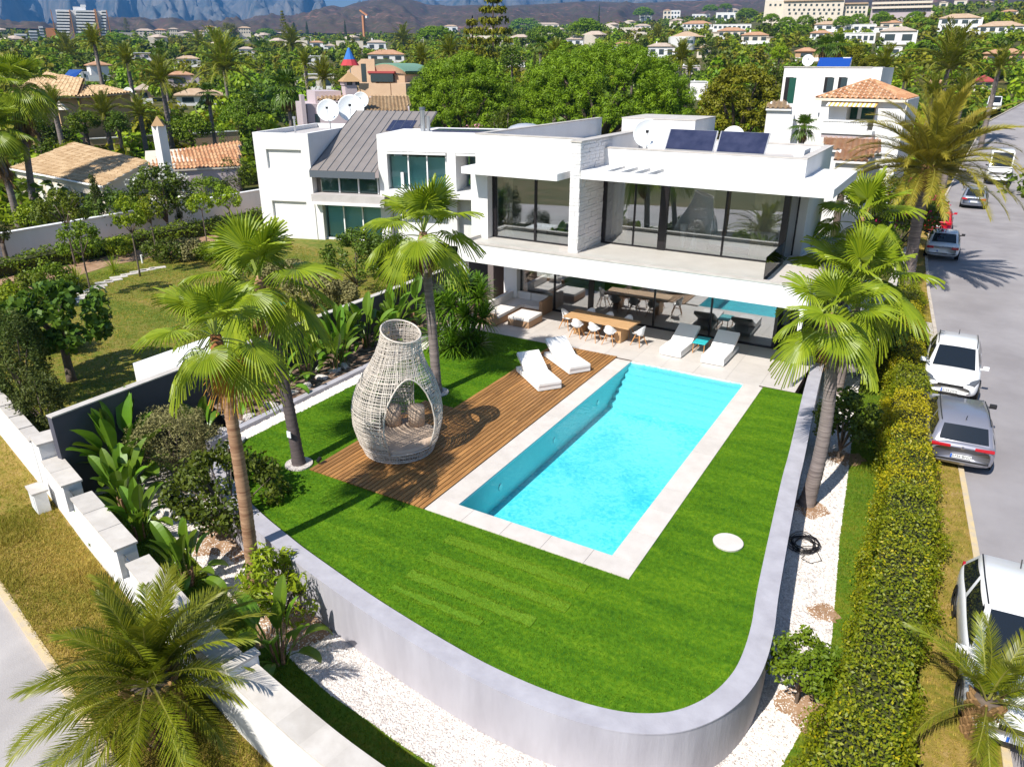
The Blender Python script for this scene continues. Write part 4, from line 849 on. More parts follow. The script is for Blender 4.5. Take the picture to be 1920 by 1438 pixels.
# ---- fronds
def fan_frond(e0, bend, Lp, R, droop, nseg=38, phim=135, rng=RNG, narrow=1.0):
    V, F, T, mi = [], [], [], []
    p = np.array([0.0, 0, 0]); e = e0; st = 7; ps = [p]
    for i in range(st): p = p+np.array([math.cos(e), 0, math.sin(e)])*Lp/st; e -= bend/st; ps.append(p)
    for i in range(st):                       # petiole: a flat three sided strip
        a, b = ps[i], ps[i+1]; w0, w1 = 0.035*(1-0.5*i/st), 0.035*(1-0.5*(i+1)/st); k = len(V)
        V += [a+[0, w0, 0], a+[0, 0, -w0], a+[0, -w0, 0], b+[0, w1, 0], b+[0, 0, -w1], b+[0, -w1, 0]]; T += [0.8]*6
        F += [(k, k+1, k+4, k+3), (k+1, k+2, k+5, k+4), (k+2, k, k+3, k+5)]; mi += [1]*3
    t = np.array([math.cos(e), 0, math.sin(e)]); y = np.array([0, 1.0, 0]); n = np.cross(t, y); n = n if n[2] > 0 else -n
    h = ps[-1]; dl = math.radians(phim)/nseg
    rs = [0.04, 0.32, 0.62, 0.82, 1.0]; wf = [1, 1, 1, 0.42, 0.04]
    for s in range(nseg):
        ph = -math.radians(phim)+2*math.radians(phim)*(s+0.5)/nseg; Rs = R*(0.72+0.28*math.cos(ph*0.75))*rng.uniform(0.93, 1.05); sj = rng.uniform(-.02, .02); dr = droop*rng.uniform(0.7, 1.4); tv = float(np.clip(rng.normal(0.5, 0.22), 0, 1))
        k = len(V)
        for r, wq in zip(rs, wf):
            rr = r*Rs; cup = 0.18*(1-math.cos(ph))*rr
            for q in (-1, 0, 1):
                a = ph+sj*(r > .62)+q*dl*0.96*wq*(0.62/r if r > 0.62 else 1)*narrow; pt = h+(t*math.cos(a)+y*math.sin(a))*rr+n*(cup+(0.028*rr if q == 0 else -0.012*rr))
                g = max(0, r-0.42); pt = pt+np.array([0, 0, -dr*R*(g**1.7)*1.5-0.10*R*r*r]); V.append(pt); T.append(tv if r < .9 else min(1, tv+.25))
        for i in range(4):
            for q in (0, 1): F.append((k+3*i+q, k+3*i+q+1, k+3*i+3+q+1, k+3*i+3+q)); mi.append(0)
    return np.array(V), np.array(F), np.array(T), mi
def feather_frond(e0, bend, L, npair, leafL, vee=0.45, width=0.035, rng=RNG, back=0.12, droop=0.25, lw=1.0):
    V, F, T, mi = [], [], [], []; st = 14; p = np.zeros(3); e = e0; P = [p]; E = [e]
    for i in range(st):
        p = p+np.array([math.cos(e), 0, math.sin(e)])*L/st; e -= bend/st*(0.5+1.0*i/st); P.append(p); E.append(e)
    P = np.array(P)
    for i in range(st):
        a, b = P[i], P[i+1]; w0, w1 = width*(1-0.92*i/st)*lw, width*(1-0.92*(i+1)/st)*lw; k = len(V)
        V += [a+[0, w0, 0], a+[0, 0, -w0], a+[0, -w0, 0], b+[0, w1, 0], b+[0, 0, -w1], b+[0, -w1, 0]]; T += [0.9]*6
        F += [(k, k+1, k+4, k+3), (k+1, k+2, k+5, k+4), (k+2, k, k+3, k+5)]; mi += [1]*3
    for j in range(npair):
        s = back+(1-back)*(j+0.5)/npair; f = s*st; i = min(st-1, int(f)); q = P[i]+(P[i+1]-P[i])*(f-i); e = E[i]+(E[i+1]-E[i])*(f-i)
        t = np.array([math.cos(e), 0, math.sin(e)]); up = np.array([-math.sin(e), 0, math.cos(e)])
        ll = leafL*(0.35+0.65*math.sin(PI*min(1, 0.12+0.80*s))**0.7)*(1 if s < .93 else 0.7)
        for sd in (-1, 1):
            v = vee+rng.uniform(-.16, .16); fw = 0.50+0.55*s+rng.uniform(-.07, .07); d = t*math.sin(fw)+np.array([0, sd, 0])*math.cos(fw)*math.cos(v)+up*math.cos(fw)*math.sin(v); d = unit(d)
            m = q+d*ll*0.5; m[2] -= droop*ll*0.12; tip = q+d*ll; tip[2] -= droop*ll*0.62; wv_ = t*0.019*leafL*lw+up*0.006
            k = len(V); tv = float(np.clip(rng.normal(0.45+0.15*s, 0.2), 0, 1)); V += [q-wv_*0.6, q+wv_*0.6, m+wv_, m-wv_, tip]; T += [tv]*4+[min(1, tv+.2)]
            F += [(k, k+1, k+2, k+3), (k+3, k+2, k+4, k+4)]; mi += [0, 0]
    return np.array(V), np.array(F), np.array(T), mi
def fmesh(name, r, mats):
    V, F, T, mi = r
    me = bpy.data.meshes.new(name); fl = [tuple(f) if f[2] != f[3] else tuple(f[:3]) for f in F.tolist()]
    me.from_pydata([tuple(v) for v in V], [], fl)
    for m in mats: me.materials.append(m)
    me.polygons.foreach_set('material_index', mi); a = me.attributes.new('tint', 'FLOAT', 'POINT'); a.data.foreach_set('value', T.astype(np.float32)); me.update(); return me
FANS = [fmesh('fan_frond', fan_frond(R_(e), R_(b), lp, 1.0, dr), [M['fan'], M['petiole']]) for e, b, lp, dr in ((82, 12, 0.75, 0.12), (62, 22, 0.95, 0.22), (40, 30, 1.0, 0.34), (15, 38, 1.0, 0.5), (-12, 40, 0.9, 0.65))]
FANDRY = fmesh('fan_frond_dry', fan_frond(R_(-8), R_(62), 0.55, 0.95, 0.35), [M['fandry'], M['fandry']])
FANHANG = fmesh('fan_frond_dead', fan_frond(R_(-60), R_(28), 0.55, 0.75, 0.3, nseg=24, phim=60), [M['thatch'], M['thatch']])
def curve_pts(a, b, bow, n=14):
    a, b = Vector(a), Vector(b); out = []
    for i in range(n+1):
        t = i/n; p = a.lerp(b, t); p = p+Vector((bow[0], bow[1], 0))*(4*t*(1-t)); out.append(p)
    return out
def ringed(pts, r0, r1, step=0.07, n=12, flare=0.25, rough=0.035):
    """palm trunk: radius wobbles with the leaf scars"""
    L = sum((pts[i+1]-pts[i]).length for i in range(len(pts)-1)); k = max(10, int(L/step)); out = []; rad = []
    for i in range(k+1):
        f = i/k*(len(pts)-1); j = min(len(pts)-2, int(f)); p = pts[j].lerp(pts[j+1], f-j); out.append(p)
        t = i/k; rad.append((r0+(r1-r0)*t)*(1+flare*max(0, 1-t*9)**2)*(1+(rough if i % 2 else -rough)+random.uniform(-rough, rough)*0.5))
    return MB().tube(out, rad, n)
def fan_palm(label, base, top, r0, r1, nfr, sc, bow=(0, 0), mat='trunkgrey', group='fan palms in the garden', dry=0, hang=3, seed=1, lo=-0.15, head=None):
    rg = random.Random(seed); t = thing('fan_palm', label, 'palm tree', base, 0, group); base = Vector(base); top = Vector(top)
    mb = ringed(curve_pts((0, 0, -0.05), top-base, bow), r0, r1); obj('trunk', mb, M[mat], t, smooth=True)
    d = top-base
    if head: obj('crown_shaft', MB().tube([d+Vector((0, 0, -head[0])), d+Vector((0, 0, -0.35*head[0])), d+Vector((0, 0, 0.1))], [r1*1.02, r1*1.55, r1*0.9], 12), M[head[1]], t, smooth=True)
    else: obj('crown_shaft', MB().tube([d+Vector((0, 0, -0.25)), d+Vector((0, 0, 0.05)), d+Vector((0, 0, 0.3))], [r1*1.0, r1*1.35, r1*0.5], 12), M['trunktan'], t, smooth=True)
    for i in range(nfr):
        f = i/(nfr-1); k = min(4, int(f*5*0.999)); az = i*2.39996+rg.uniform(-.25, .25); s = sc*rg.uniform(0.88, 1.1)
        o = link('frond', FANS[k], t, d+Vector((0.04*math.cos(az), 0.04*math.sin(az), 0.22-0.30*f))); o.rotation_euler = (rg.uniform(-.22, .22), rg.uniform(-.12, .14), az); o.scale = (s,)*3
    for i in range(dry):
        o = link('dry_frond', FANDRY, t, d+Vector((0, 0, -0.22)), label='yellowed drying frond'); o.rotation_euler = (0, 0, -0.15+2.1*i); o.scale = (sc*1.15,)*3
    for i in range(hang):
        o = link('dead_frond', FANHANG, t, d+Vector((0, 0, -0.18))); o.rotation_euler = (0, rg.uniform(-.1, .2), rg.uniform(0, 6.28)); o.scale = (sc*rg.uniform(.7, .95),)*3
    return t
fan_palm('tall fan palm in the front garden with russet upper trunk and an orange dry frond', (-12.15, 9.09, LG), (-12.08, 9.09, 5.0), 0.155, 0.115, 14, 0.74, (0.12, 0), 'trunktan', dry=1, hang=3, seed=3, head=(1.5, 'trunkred'))
fan_palm('fan palm with dark slim trunk rising from the white stone ring beside the deck', (-14.0, 12.5, 0), (-14.75, 12.63, 4.85), 0.17, 0.115, 17, 1.06, (0.10, 0), 'trunkdark', hang=2, seed=5)
fan_palm('fan palm with grey trunk rising from the lawn behind the woven pod', (-13.6, 18.38, 0), (-13.92, 18.42, 5.2), 0.165, 0.13, 16, 1.0, (0.02, 0), 'trunkgrey', hang=3, seed=8, head=(0.9, 'trunktan'))
fan_palm('leaning fan palm against the right hand garden wall with its trunk on bare soil', (-1.90, 19.37, LG), (-2.08, 19.6, 4.0), 0.20, 0.14, 15, 0.88, (0.20, 0), 'trunkgrey', hang=2, seed=12)
fan_palm('fan palm by the terrace corner whose pale trunk stands behind the dark shrub', (-2.42, 28.0, LG), (-2.35, 28.3, 2.75), 0.19, 0.14, 19, 1.32, (0.08, 0), 'trunkgrey', hang=1, seed=17)
fan_palm('fan palm behind the terrace palms, hardly taller than the balcony', (-3.2, 33.0, LG), (-3.1, 33.0, 4.2), 0.17, 0.13, 17, 1.2, (0, 0), 'trunkgrey', hang=1, seed=23)
# ---- feather palms
def feather_set(L, leafL, npair, mats, es=((85, 55), (68, 75), (50, 85), (30, 90), (8, 85), (-15, 70)), lw=1.0, width=0.035, vee=0.5):
    return [fmesh('feather_frond', feather_frond(R_(e), R_(b), L*(0.9 if e > 60 else 1.0), npair, leafL, lw=lw, width=width, vee=vee), mats) for e, b in es]
FE_BIG = feather_set(4.4, 0.60, 84, [M['feathergrey'], M['rachis']], es=((86, 40), (70, 55), (54, 68), (36, 78), (18, 78), (2, 60)), lw=2.3, width=0.022)
FE_LOW = feather_set(2.55, 0.52, 66, [M['feather'], M['rachis']], es=((84, 48), (66, 58), (48, 66), (30, 72), (12, 66), (-6, 52)), lw=1.7, width=0.02)
FE_MID = feather_set(3.6, 0.5, 40, [M['feather'], M['rachis']], lw=2.0, width=0.05)
def feather_palm(label, base, z, r0, r1, nfr, meshes, sc=1.0, group=None, mat='trunkgrey', seed=1, stub=True, bow=(0, 0), lean=(0, 0), skip=()):
    rg = random.Random(seed); t = thing('feather_palm', label, 'palm tree', base, 0, group); h = z-base[2]; d = Vector((lean[0], lean[1], h))
    obj('trunk', ringed(curve_pts((0, 0, -0.05), d, bow), r0, r1, 0.14, 14, 0.15, 0.035), M[mat], t, smooth=True)
    mb = MB(); rows = 9 if stub else 4
    for j in range(rows):
        for i in range(11):
            a = 2*PI*(i+0.5*(j % 2))/11; zz = h-0.13*j*(r0/0.3)-0.02; rr = r1*(1.0+0.1*(j < 6)); p = Vector((lean[0]+rr*math.cos(a), lean[1]+rr*math.sin(a), zz)); q = p+Vector((math.cos(a)*0.10, math.sin(a)*0.10, 0.17))*(r0/0.3); mb.tube([p-Vector((0, 0, 0.08)), p, q], [0.05*(r0/0.3), 0.075*(r0/0.3), 0.03*(r0/0.3)], 5)
    obj('leaf_bases', mb, M['trunktan' if not stub else 'thatch'], t, kind='stuff')
    for i in range(nfr):
        f = i/(nfr-1); k = min(len(meshes)-1, int((f**0.9)*len(meshes)*0.999)); az = i*2.39996+rg.uniform(-.2, .2); s = sc*rg.uniform(0.86, 1.08)
        if any(abs((az-a+PI) % (2*PI)-PI) < w_ and f > 0.45 for a, w_ in skip): continue
        o = link('frond', meshes[k], t, d+Vector((0.08*math.cos(az), 0.08*math.sin(az), 0.10-0.22*f))); o.rotation_euler = (rg.uniform(-.3, .3), rg.uniform(-.1, .1), az); o.scale = (s,)*3
    return t
feather_palm('large date palm with long drooping olive fronds on the verge of the street', (-1.27, 42.6, -0.3), 5.5, 0.30, 0.25, 84, FE_BIG, 1.0, None, 'trunkgrey', 4, True, (-0.1, 0), (-0.15, 0))
feather_palm('low stubby date palm on the dry grass outside the street wall', (-10.5, 5.45, LG), 0.05, 0.36, 0.34, 54, FE_LOW, 0.89, None, 'bark', 9)
feather_palm('young date palm at the corner of the hedge beside the parked white car', (2.12, 12.2, -0.62), 0.25, 0.22, 0.20, 26, FE_LOW, 0.62, None, 'bark', 14, skip=((PI, 0.8),))
# ---- paddle leaved plants (bird of paradise): every leaf its own piece
def paddle_leaf(h, lean, bl, bw, rng=RNG):
    V, F, T, mi = [], [], [], []; st = 8; p = np.zeros(3); e = R_(90)-lean*0.3; P = [p]
    for i in range(st): p = p+np.array([math.cos(e), 0, math.sin(e)])*h/st; e -= lean*0.5/st; P.append(p)
    for i in range(st):
        a, b = P[i], P[i+1]; w0 = 0.022; k = len(V); V += [a+[0, w0, 0], a+[-w0, 0, 0], a+[0, -w0, 0], b+[0, w0*.9, 0], b+[-w0*.9, 0, 0], b+[0, -w0*.9, 0]]; T += [0.9]*6
        F += [(k, k+1, k+4, k+3), (k+1, k+2, k+5, k+4), (k+2, k, k+3, k+5)]; mi += [0]*3
    n = 9; k = len(V); p = P[-1]; tv = float(rng.uniform(0.2, 0.8))
    for i in range(n+1):
        s = i/n; wv_ = bw*(math.sin(PI*min(1, 0.10+0.88*s))**0.75)*(0.55 if i in (0,) else 1); wv_ = wv_ if i < n else 0.004
        nr = np.array([-math.sin(e), 0, math.cos(e)]); jag = 1-0.10*rng.random()
        V += [p+np.array([0, wv_*jag*0.9, 0])+nr*wv_*0.40, p, p+np.array([0, -wv_*jag*0.9, 0])+nr*wv_*0.40]; T += [tv, min(1, tv+.25), max(0, tv-.1)]
        p = p+np.array([math.cos(e), 0, math.sin(e)])*bl/n; e -= lean*1.1/n
    for i in range(n): F += [(k+3*i, k+3*i+1, k+3*i+4, k+3*i+3), (k+3*i+1, k+3*i+2, k+3*i+5, k+3*i+4)]; mi += [0, 0]
    return np.array(V), np.array(F), np.array(T), mi
PAD = [fmesh('paddle_leaf', paddle_leaf(h, R_(l), bl, bw), [M['strel']]) for h, l, bl, bw in ((0.95, 10, 0.75, 0.15), (0.85, 35, 0.72, 0.17), (0.7, 60, 0.68, 0.17), (0.6, 85, 0.62, 0.16), (1.0, 25, 0.8, 0.165))]
def paddle_clump(label, loc, n, sc, seed, group='paddle leaved plants along the garden walls'):
    rg = random.Random(seed); t = thing('paddle_plant', label, 'plant', loc, 0, group)
    n = int(n*1.35)
    for i in range(n):
        k = rg.choice((0, 1, 1, 2, 3, 4)); az = i*2.39996+rg.uniform(-.4, .4); r = rg.uniform(0.03, 0.22)*sc
        o = link('leaf', PAD[k], t, (r*math.cos(az), r*math.sin(az), -0.03)); s = sc*rg.uniform(0.8, 1.12); o.scale = (s,)*3; o.rotation_euler = (rg.uniform(-.12, .12), rg.uniform(-.12, .12), az)
    mb = MB()
    for i in range(5): a = i*1.3; mb.tube([(0.1*sc*math.cos(a), 0.1*sc*math.sin(a), 0), (0.13*sc*math.cos(a), 0.13*sc*math.sin(a), 0.45*sc)], [0.05*sc, 0.025*sc], 6)
    obj('stem', mb, M['trunktan'], t); return t
for i, (x, y, z, n, s, lb) in enumerate(((-18.0, 15.7, 0.02, 10, 0.95, 'paddle plant in the wall bed nearest the front garden'), (-18.25, 17.1, 0.02, 13, 1.05, 'paddle plant in the wall bed behind the dark palm trunk'), (-18.3, 18.9, 0.02, 15, 1.15, 'paddle plant in the wall bed left of the pod neck'), (-18.5, 20.6, 0.02, 13, 1.1, 'paddle plant in the wall bed directly behind the pod neck'), (-18.6, 22.3, 0.02, 12, 1.15, 'paddle plant in the wall bed between the pod and the yucca'), (-18.2, 14.4, 0.02, 9, 0.9, 'small paddle plant where the wall bed begins, behind the tan palm crown'),
        (-17.85, 18.1, 0.02, 9, 0.85, 'smaller paddle plant in front of the bed row, left of the pod neck'), (-18.9, 19.8, 0.02, 11, 1.15, 'paddle plant close to the dark wall, behind the pod neck'), (-18.9, 16.2, 0.02, 11, 1.15, 'paddle plant close to the dark wall, left of the dark palm trunk'), (-18.0, 21.6, 0.02, 9, 0.95, 'paddle plant at the bed front between the pod and the grey palm'), (-18.7, 23.9, 0.02, 11, 1.1, 'paddle plant half hidden behind the yucca'),
        (-18.9, 10.5, LG, 26, 1.45, 'huge paddle plant in the corner by the white wall pillar'), (-17.6, 9.6, LG, 14, 1.15, 'paddle plant with blue green leaves beside the topmost wall step'), (-16.2, 9.0, LG, 14, 1.0, 'low paddle plant behind the smoked glass between wall steps'), (-13.6, 8.45, LG, 12, 1.0, 'paddle plant inside the wall above the stubby date palm'), (-9.95, 7.75, LG, 11, 1.0, 'paddle plant with a yellow edged leaf by the white corner pillar'), (-18.6, 12.8, LG, 10, 1.2, 'paddle plant against the dark wall behind the grey olive bush'))):
    paddle_clump(lb, (x, y, z), n, s, 30+i)
# rocks in the bed
for i, (px, py) in enumerate(((430, 815), (455, 800), (478, 787), (520, 765), (560, 742), (585, 728), (612, 712), (638, 700), (655, 690))):
    p = G(px, py, 0.02); bm = bmesh.new(); bmesh.ops.create_icosphere(bm, subdivisions=1, radius=0.22)
    for v in bm.verts: v.co *= random.uniform(0.7, 1.2); v.co.z *= 0.55
    me = bpy.data.meshes.new('rock'); bm.to_mesh(me); bm.free(); me.materials.append(M['gravel']); o = link('rock', me, None, (p.x-0.25, p.y, 0.06)); o.rotation_euler = (0, 0, i*1.1); o.scale = (1.25, 0.85, 1)
    tag(o, ('leftmost', 'second from the left', 'third from the left', 'fourth from the left', 'middle one', 'fourth from the right', 'third from the right', 'second from the right', 'rightmost')[i]+' of the pale rough rocks in the soil of the wall bed', 'rock', 'pale rocks in the wall bed')
# ---- yucca clump
def rosette(n, L, w_, rng=RNG):
    V, F, T, mi = [], [], [], []
    for i in range(n):
        az = i*2.39996; e = R_(88-118*(i/n)**0.9)+rng.uniform(-.08, .08); d = np.array([math.cos(az)*math.cos(e), math.sin(az)*math.cos(e), math.sin(e)]); s = np.array([-math.sin(az), math.cos(az), 0]); l = L*rng.uniform(0.85, 1.1); k = len(V)
        pts = [d*0.02, d*l*0.35, d*l*0.72+np.array([0, 0, -0.05*l]), d*l+np.array([0, 0, -0.17*l])]; ww = [w_*0.6, w_, w_*0.75, 0.002]; tv = rng.uniform(0, 1)
        for p, q in zip(pts, ww): V += [p+s*q, p-s*q]; T += [tv, tv]
        for j in range(3): F.append((k+2*j, k+2*j+1, k+2*j+3, k+2*j+2)); mi.append(0)
    return np.array(V), np.array(F), np.array(T), mi
ROS = [fmesh('yucca_rosette', rosette(150, 0.78, 0.03), [M['yucca']]), fmesh('yucca_rosette', rosette(130, 0.68, 0.028), [M['yucca']])]
yc = thing('yucca', 'dense yucca clump with many spiky heads at the terrace edge', 'plant', (-15.45, 22.8, 0))
rg = random.Random(4)
for i, (x, y, z) in enumerate(((0, 0, 2.35), (-0.65, -0.1, 2.0), (0.6, 0.1, 1.95), (-0.2, -0.5, 1.6), (0.45, -0.55, 1.35), (-0.9, -0.5, 1.45), (0.95, -0.2, 1.25), (0.0, -0.9, 0.75), (0.7, -0.85, 0.6), (-0.6, -1.0, 0.5), (0.3, 0.5, 2.1), (-0.4, 0.5, 1.9), (0.25, -1.15, 0.3), (1.05, -0.65, 0.35))):
    o = link('rosette', ROS[i % 2], yc, (x, y, z)); o.rotation_euler = (rg.uniform(-.3, .3)+0.25*(-y*0.4), rg.uniform(-.3, .3), rg.uniform(0, 6)); o.scale = (rg.uniform(1.0, 1.3),)*3
    obj('stem', MB().tube([(x*0.45, y*0.45, 0), (x*0.8, y*0.8, z*0.6), (x, y, z)], [0.07, 0.06, 0.045], 7), M['bark'], yc)
# ---- shrubs and trees with leaf crowns
def crown_tree(name, label, cat, base, trunk, crown, leaf, mat, per, nclump, clr, group=None, aspect=0.5, seed=1, tr=0.08, limbs=6, barkm='bark', lo=-0.6, flat=1.0, outward=0.55, extra=None, trunkname='trunk', bow=(0, 0), stuff=False):
    """trunk height, crown = (centre z, rx, ry, rz)"""
    rng = np.random.default_rng(seed); rg = random.Random(seed); t = thing(name, label, cat, base, 0, group); cz, rx, ry, rz = crown
    mb = MB(); fork = Vector((bow[0], bow[1], trunk))
    if trunk > 0.05: mb.tube(curve_pts((0, 0, -0.06), fork, (bow[0]*0.3, bow[1]*0.3), 5), [tr*1.3, tr*1.1, tr, tr*0.95, tr*0.9, tr*0.85], 8)
    cc = ell_centers(nclump, rx, ry, rz, (bow[0], bow[1], cz), rng, lo)
    for i in range(limbs):
        q = Vector(cc[int(i*len(cc)/limbs)]); m = fork.lerp(q, 0.5)+Vector((0, 0, 0.12*rz)); mb.tube([fork-Vector((0, 0, 0.03)), m, q], [tr*0.7, tr*0.45, tr*0.15], 5)
    obj(trunkname, mb, M[barkm], t, smooth=True)
    V, F, T = cloud(cc, rng.uniform(0.7, 1.2, len(cc))*clr, per, leaf, aspect, outward, rng, flat)
    link('crown', npmesh('crown', V, F, M[mat], T), t)
    if extra:
        m2, n2, s2 = extra; cs = cc[rng.integers(0, len(cc), n2)]+rdir(n2, rng)*clr*1.05; V, F, T = cloud(cs, np.full(n2, s2*1.4), 7, s2, 0.8, 0.5, rng); link('blossom', npmesh('blossom', V, F, M[m2], T), t)
    return t
def at(px, py, z=LG): p = G(px, py, z); return (p.x, p.y, z)
crown_tree('olive_bush', 'round grey green olive bush in front of the dark boundary wall', 'shrub', (-17.9, 11.45, LG), 0.35, (1.25, 1.15, 1.15, 0.95), 0.085, 'olive', 150, 75, 0.30, None, 0.28, 3, 0.06, 9)
crown_tree('garden_shrub', 'big open dark green shrub with arching branches behind the tan palm trunk', 'shrub', (-14.3, 10.35, LG), 0.3, (1.35, 1.5, 1.25, 1.05), 0.13, 'treed', 75, 85, 0.26, None, 0.55, 5, 0.05, 22, lo=-0.7)
crown_tree('garden_shrub', 'bright green bushy shrub leaning over the grey wall in the front garden', 'shrub', (-10.85, 8.75, LG), 0.1, (0.85, 0.82, 0.68, 0.9), 0.19, 'treey', 40, 42, 0.22, None, 0.27, 7, 0.03, 14)
crown_tree('garden_shrub', 'dark dense shrub on the gravel behind the leaning palm trunk', 'shrub', (-1.55, 22.6, LG), 0.3, (1.25, 0.85, 0.8, 0.95), 0.12, 'treed', 70, 55, 0.24, None, 0.6, 9, 0.05, 9)
crown_tree('citrus_bush', 'small citrus bush on the white gravel outside the curved wall', 'shrub', (-0.72, 11.95, LG), 0.3, (0.95, 0.58, 0.55, 0.6), 0.10, 'treem', 70, 36, 0.2, None, 0.5, 11, 0.035, 8)
crown_tree('garden_shrub', 'loose dark bush under the terrace palms at the hedge end', 'shrub', (-1.6, 31.0, LG), 0.3, (1.2, 1.0, 1.2, 0.9), 0.14, 'treed', 70, 50, 0.3, None, 0.5, 13, 0.05, 8)
for i, (x, y) in enumerate(((-1.9, 19.2), (-1.5, 22.7), (-12.1, 9.1), (-0.72, 11.9), (-14.4, 10.3), (-10.7, 8.7), (-0.85, 14.9))):
    mb = MB(); rg = random.Random(i); n = 18; r0 = (0.5, 0.6, 0.7, 0.55, 1.1, 0.9, 0.34)[i]
    mb.v = [(0, 0, 0.02)]+[(r0*rg.uniform(.65, 1.2)*math.cos(2*PI*j/n), r0*rg.uniform(.65, 1.2)*math.sin(2*PI*j/n), 0.006) for j in range(n)]; mb.f = [(0, 1+j, 1+(j+1) % n) for j in range(n)]; mb.m = [0]*n
    o = struct('soil_patch', mb, M['soil']); o.location = (x+0.15, y, LG+0.003)
# white stone rings and lamps by the palms
for (x, y, lb) in ((-14.0, 12.5, 'white stone ring round the foot of the dark palm by the deck'), (-13.6, 18.4, 'white stone ring round the foot of the palm behind the pod')):
    o = obj('tree_ring', MB().lathe([(0.37, 0.004), (0.37, 0.05), (0.17, 0.055)], 22, cap=False), M['gravel']); o.location = (x, y, 0); tag(o, lb, 'tree ring')
sp_ = thing('garden_spotlight', 'small black garden spotlight beside the palm ring at the deck corner', 'lamp', (-13.5, 12.75, 0)); obj('spike', MB().tube([(0, 0, 0), (0, 0, 0.12)], 0.012, 6), M['black'], sp_); obj('lamp_head', MB().tube([(0, -0.06, 0.14), (0, 0.08, 0.2)], [0.045, 0.055], 10), M['black'], sp_)
o = obj('plaque', MB().box((-0.07, -0.01, -0.09), (0.07, 0.01, 0.09)), M['dish']); o.location = (-14.02, 12.30, 1.0); tag(o, 'small pale plaque fixed to the dark palm trunk', 'plaque')
# hose and service box
mb = MB(); pts = []
for i in range(150):
    a = i*0.42; r = 0.30+0.07*math.sin(i*0.37)+0.04*math.sin(i*1.1); pts.append((r*math.cos(a)+0.04*math.sin(i*.21), r*1.15*math.sin(a)+0.05*math.cos(i*.13), 0.02+0.0006*i))
pts += [(0.34, -0.2, 0.08), (0.5, -0.45, 0.02), (0.3, -0.7, 0.02), (0.05, -0.62, 0.02), (0.1, -0.45, 0.02)]
o = obj('garden_hose', mb.tube(pts, 0.011, 5), M['black'], smooth=True); o.location = (-1.58, 17.3, LG); tag(o, 'black garden hose coiled on the white gravel by the wall', 'hose')
bx = thing('meter_box', 'small white meter box standing against the street wall', 'meter box', (-19.75, 8.55, LG)); obj('cabinet', MB().box((-0.28, -0.16, 0), (0.28, 0.16, 0.62)), M['white2'], bx, bevel=0.015); obj('lid', MB().box((-0.32, -0.2, 0.622), (0.32, 0.2, 0.67)), M['cap'], bx); obj('door', MB().box((-0.22, -0.175, 0.06), (0.22, -0.162, 0.56)), M['dish'], bx); bx.rotation_euler = (0, 0, -0.26)
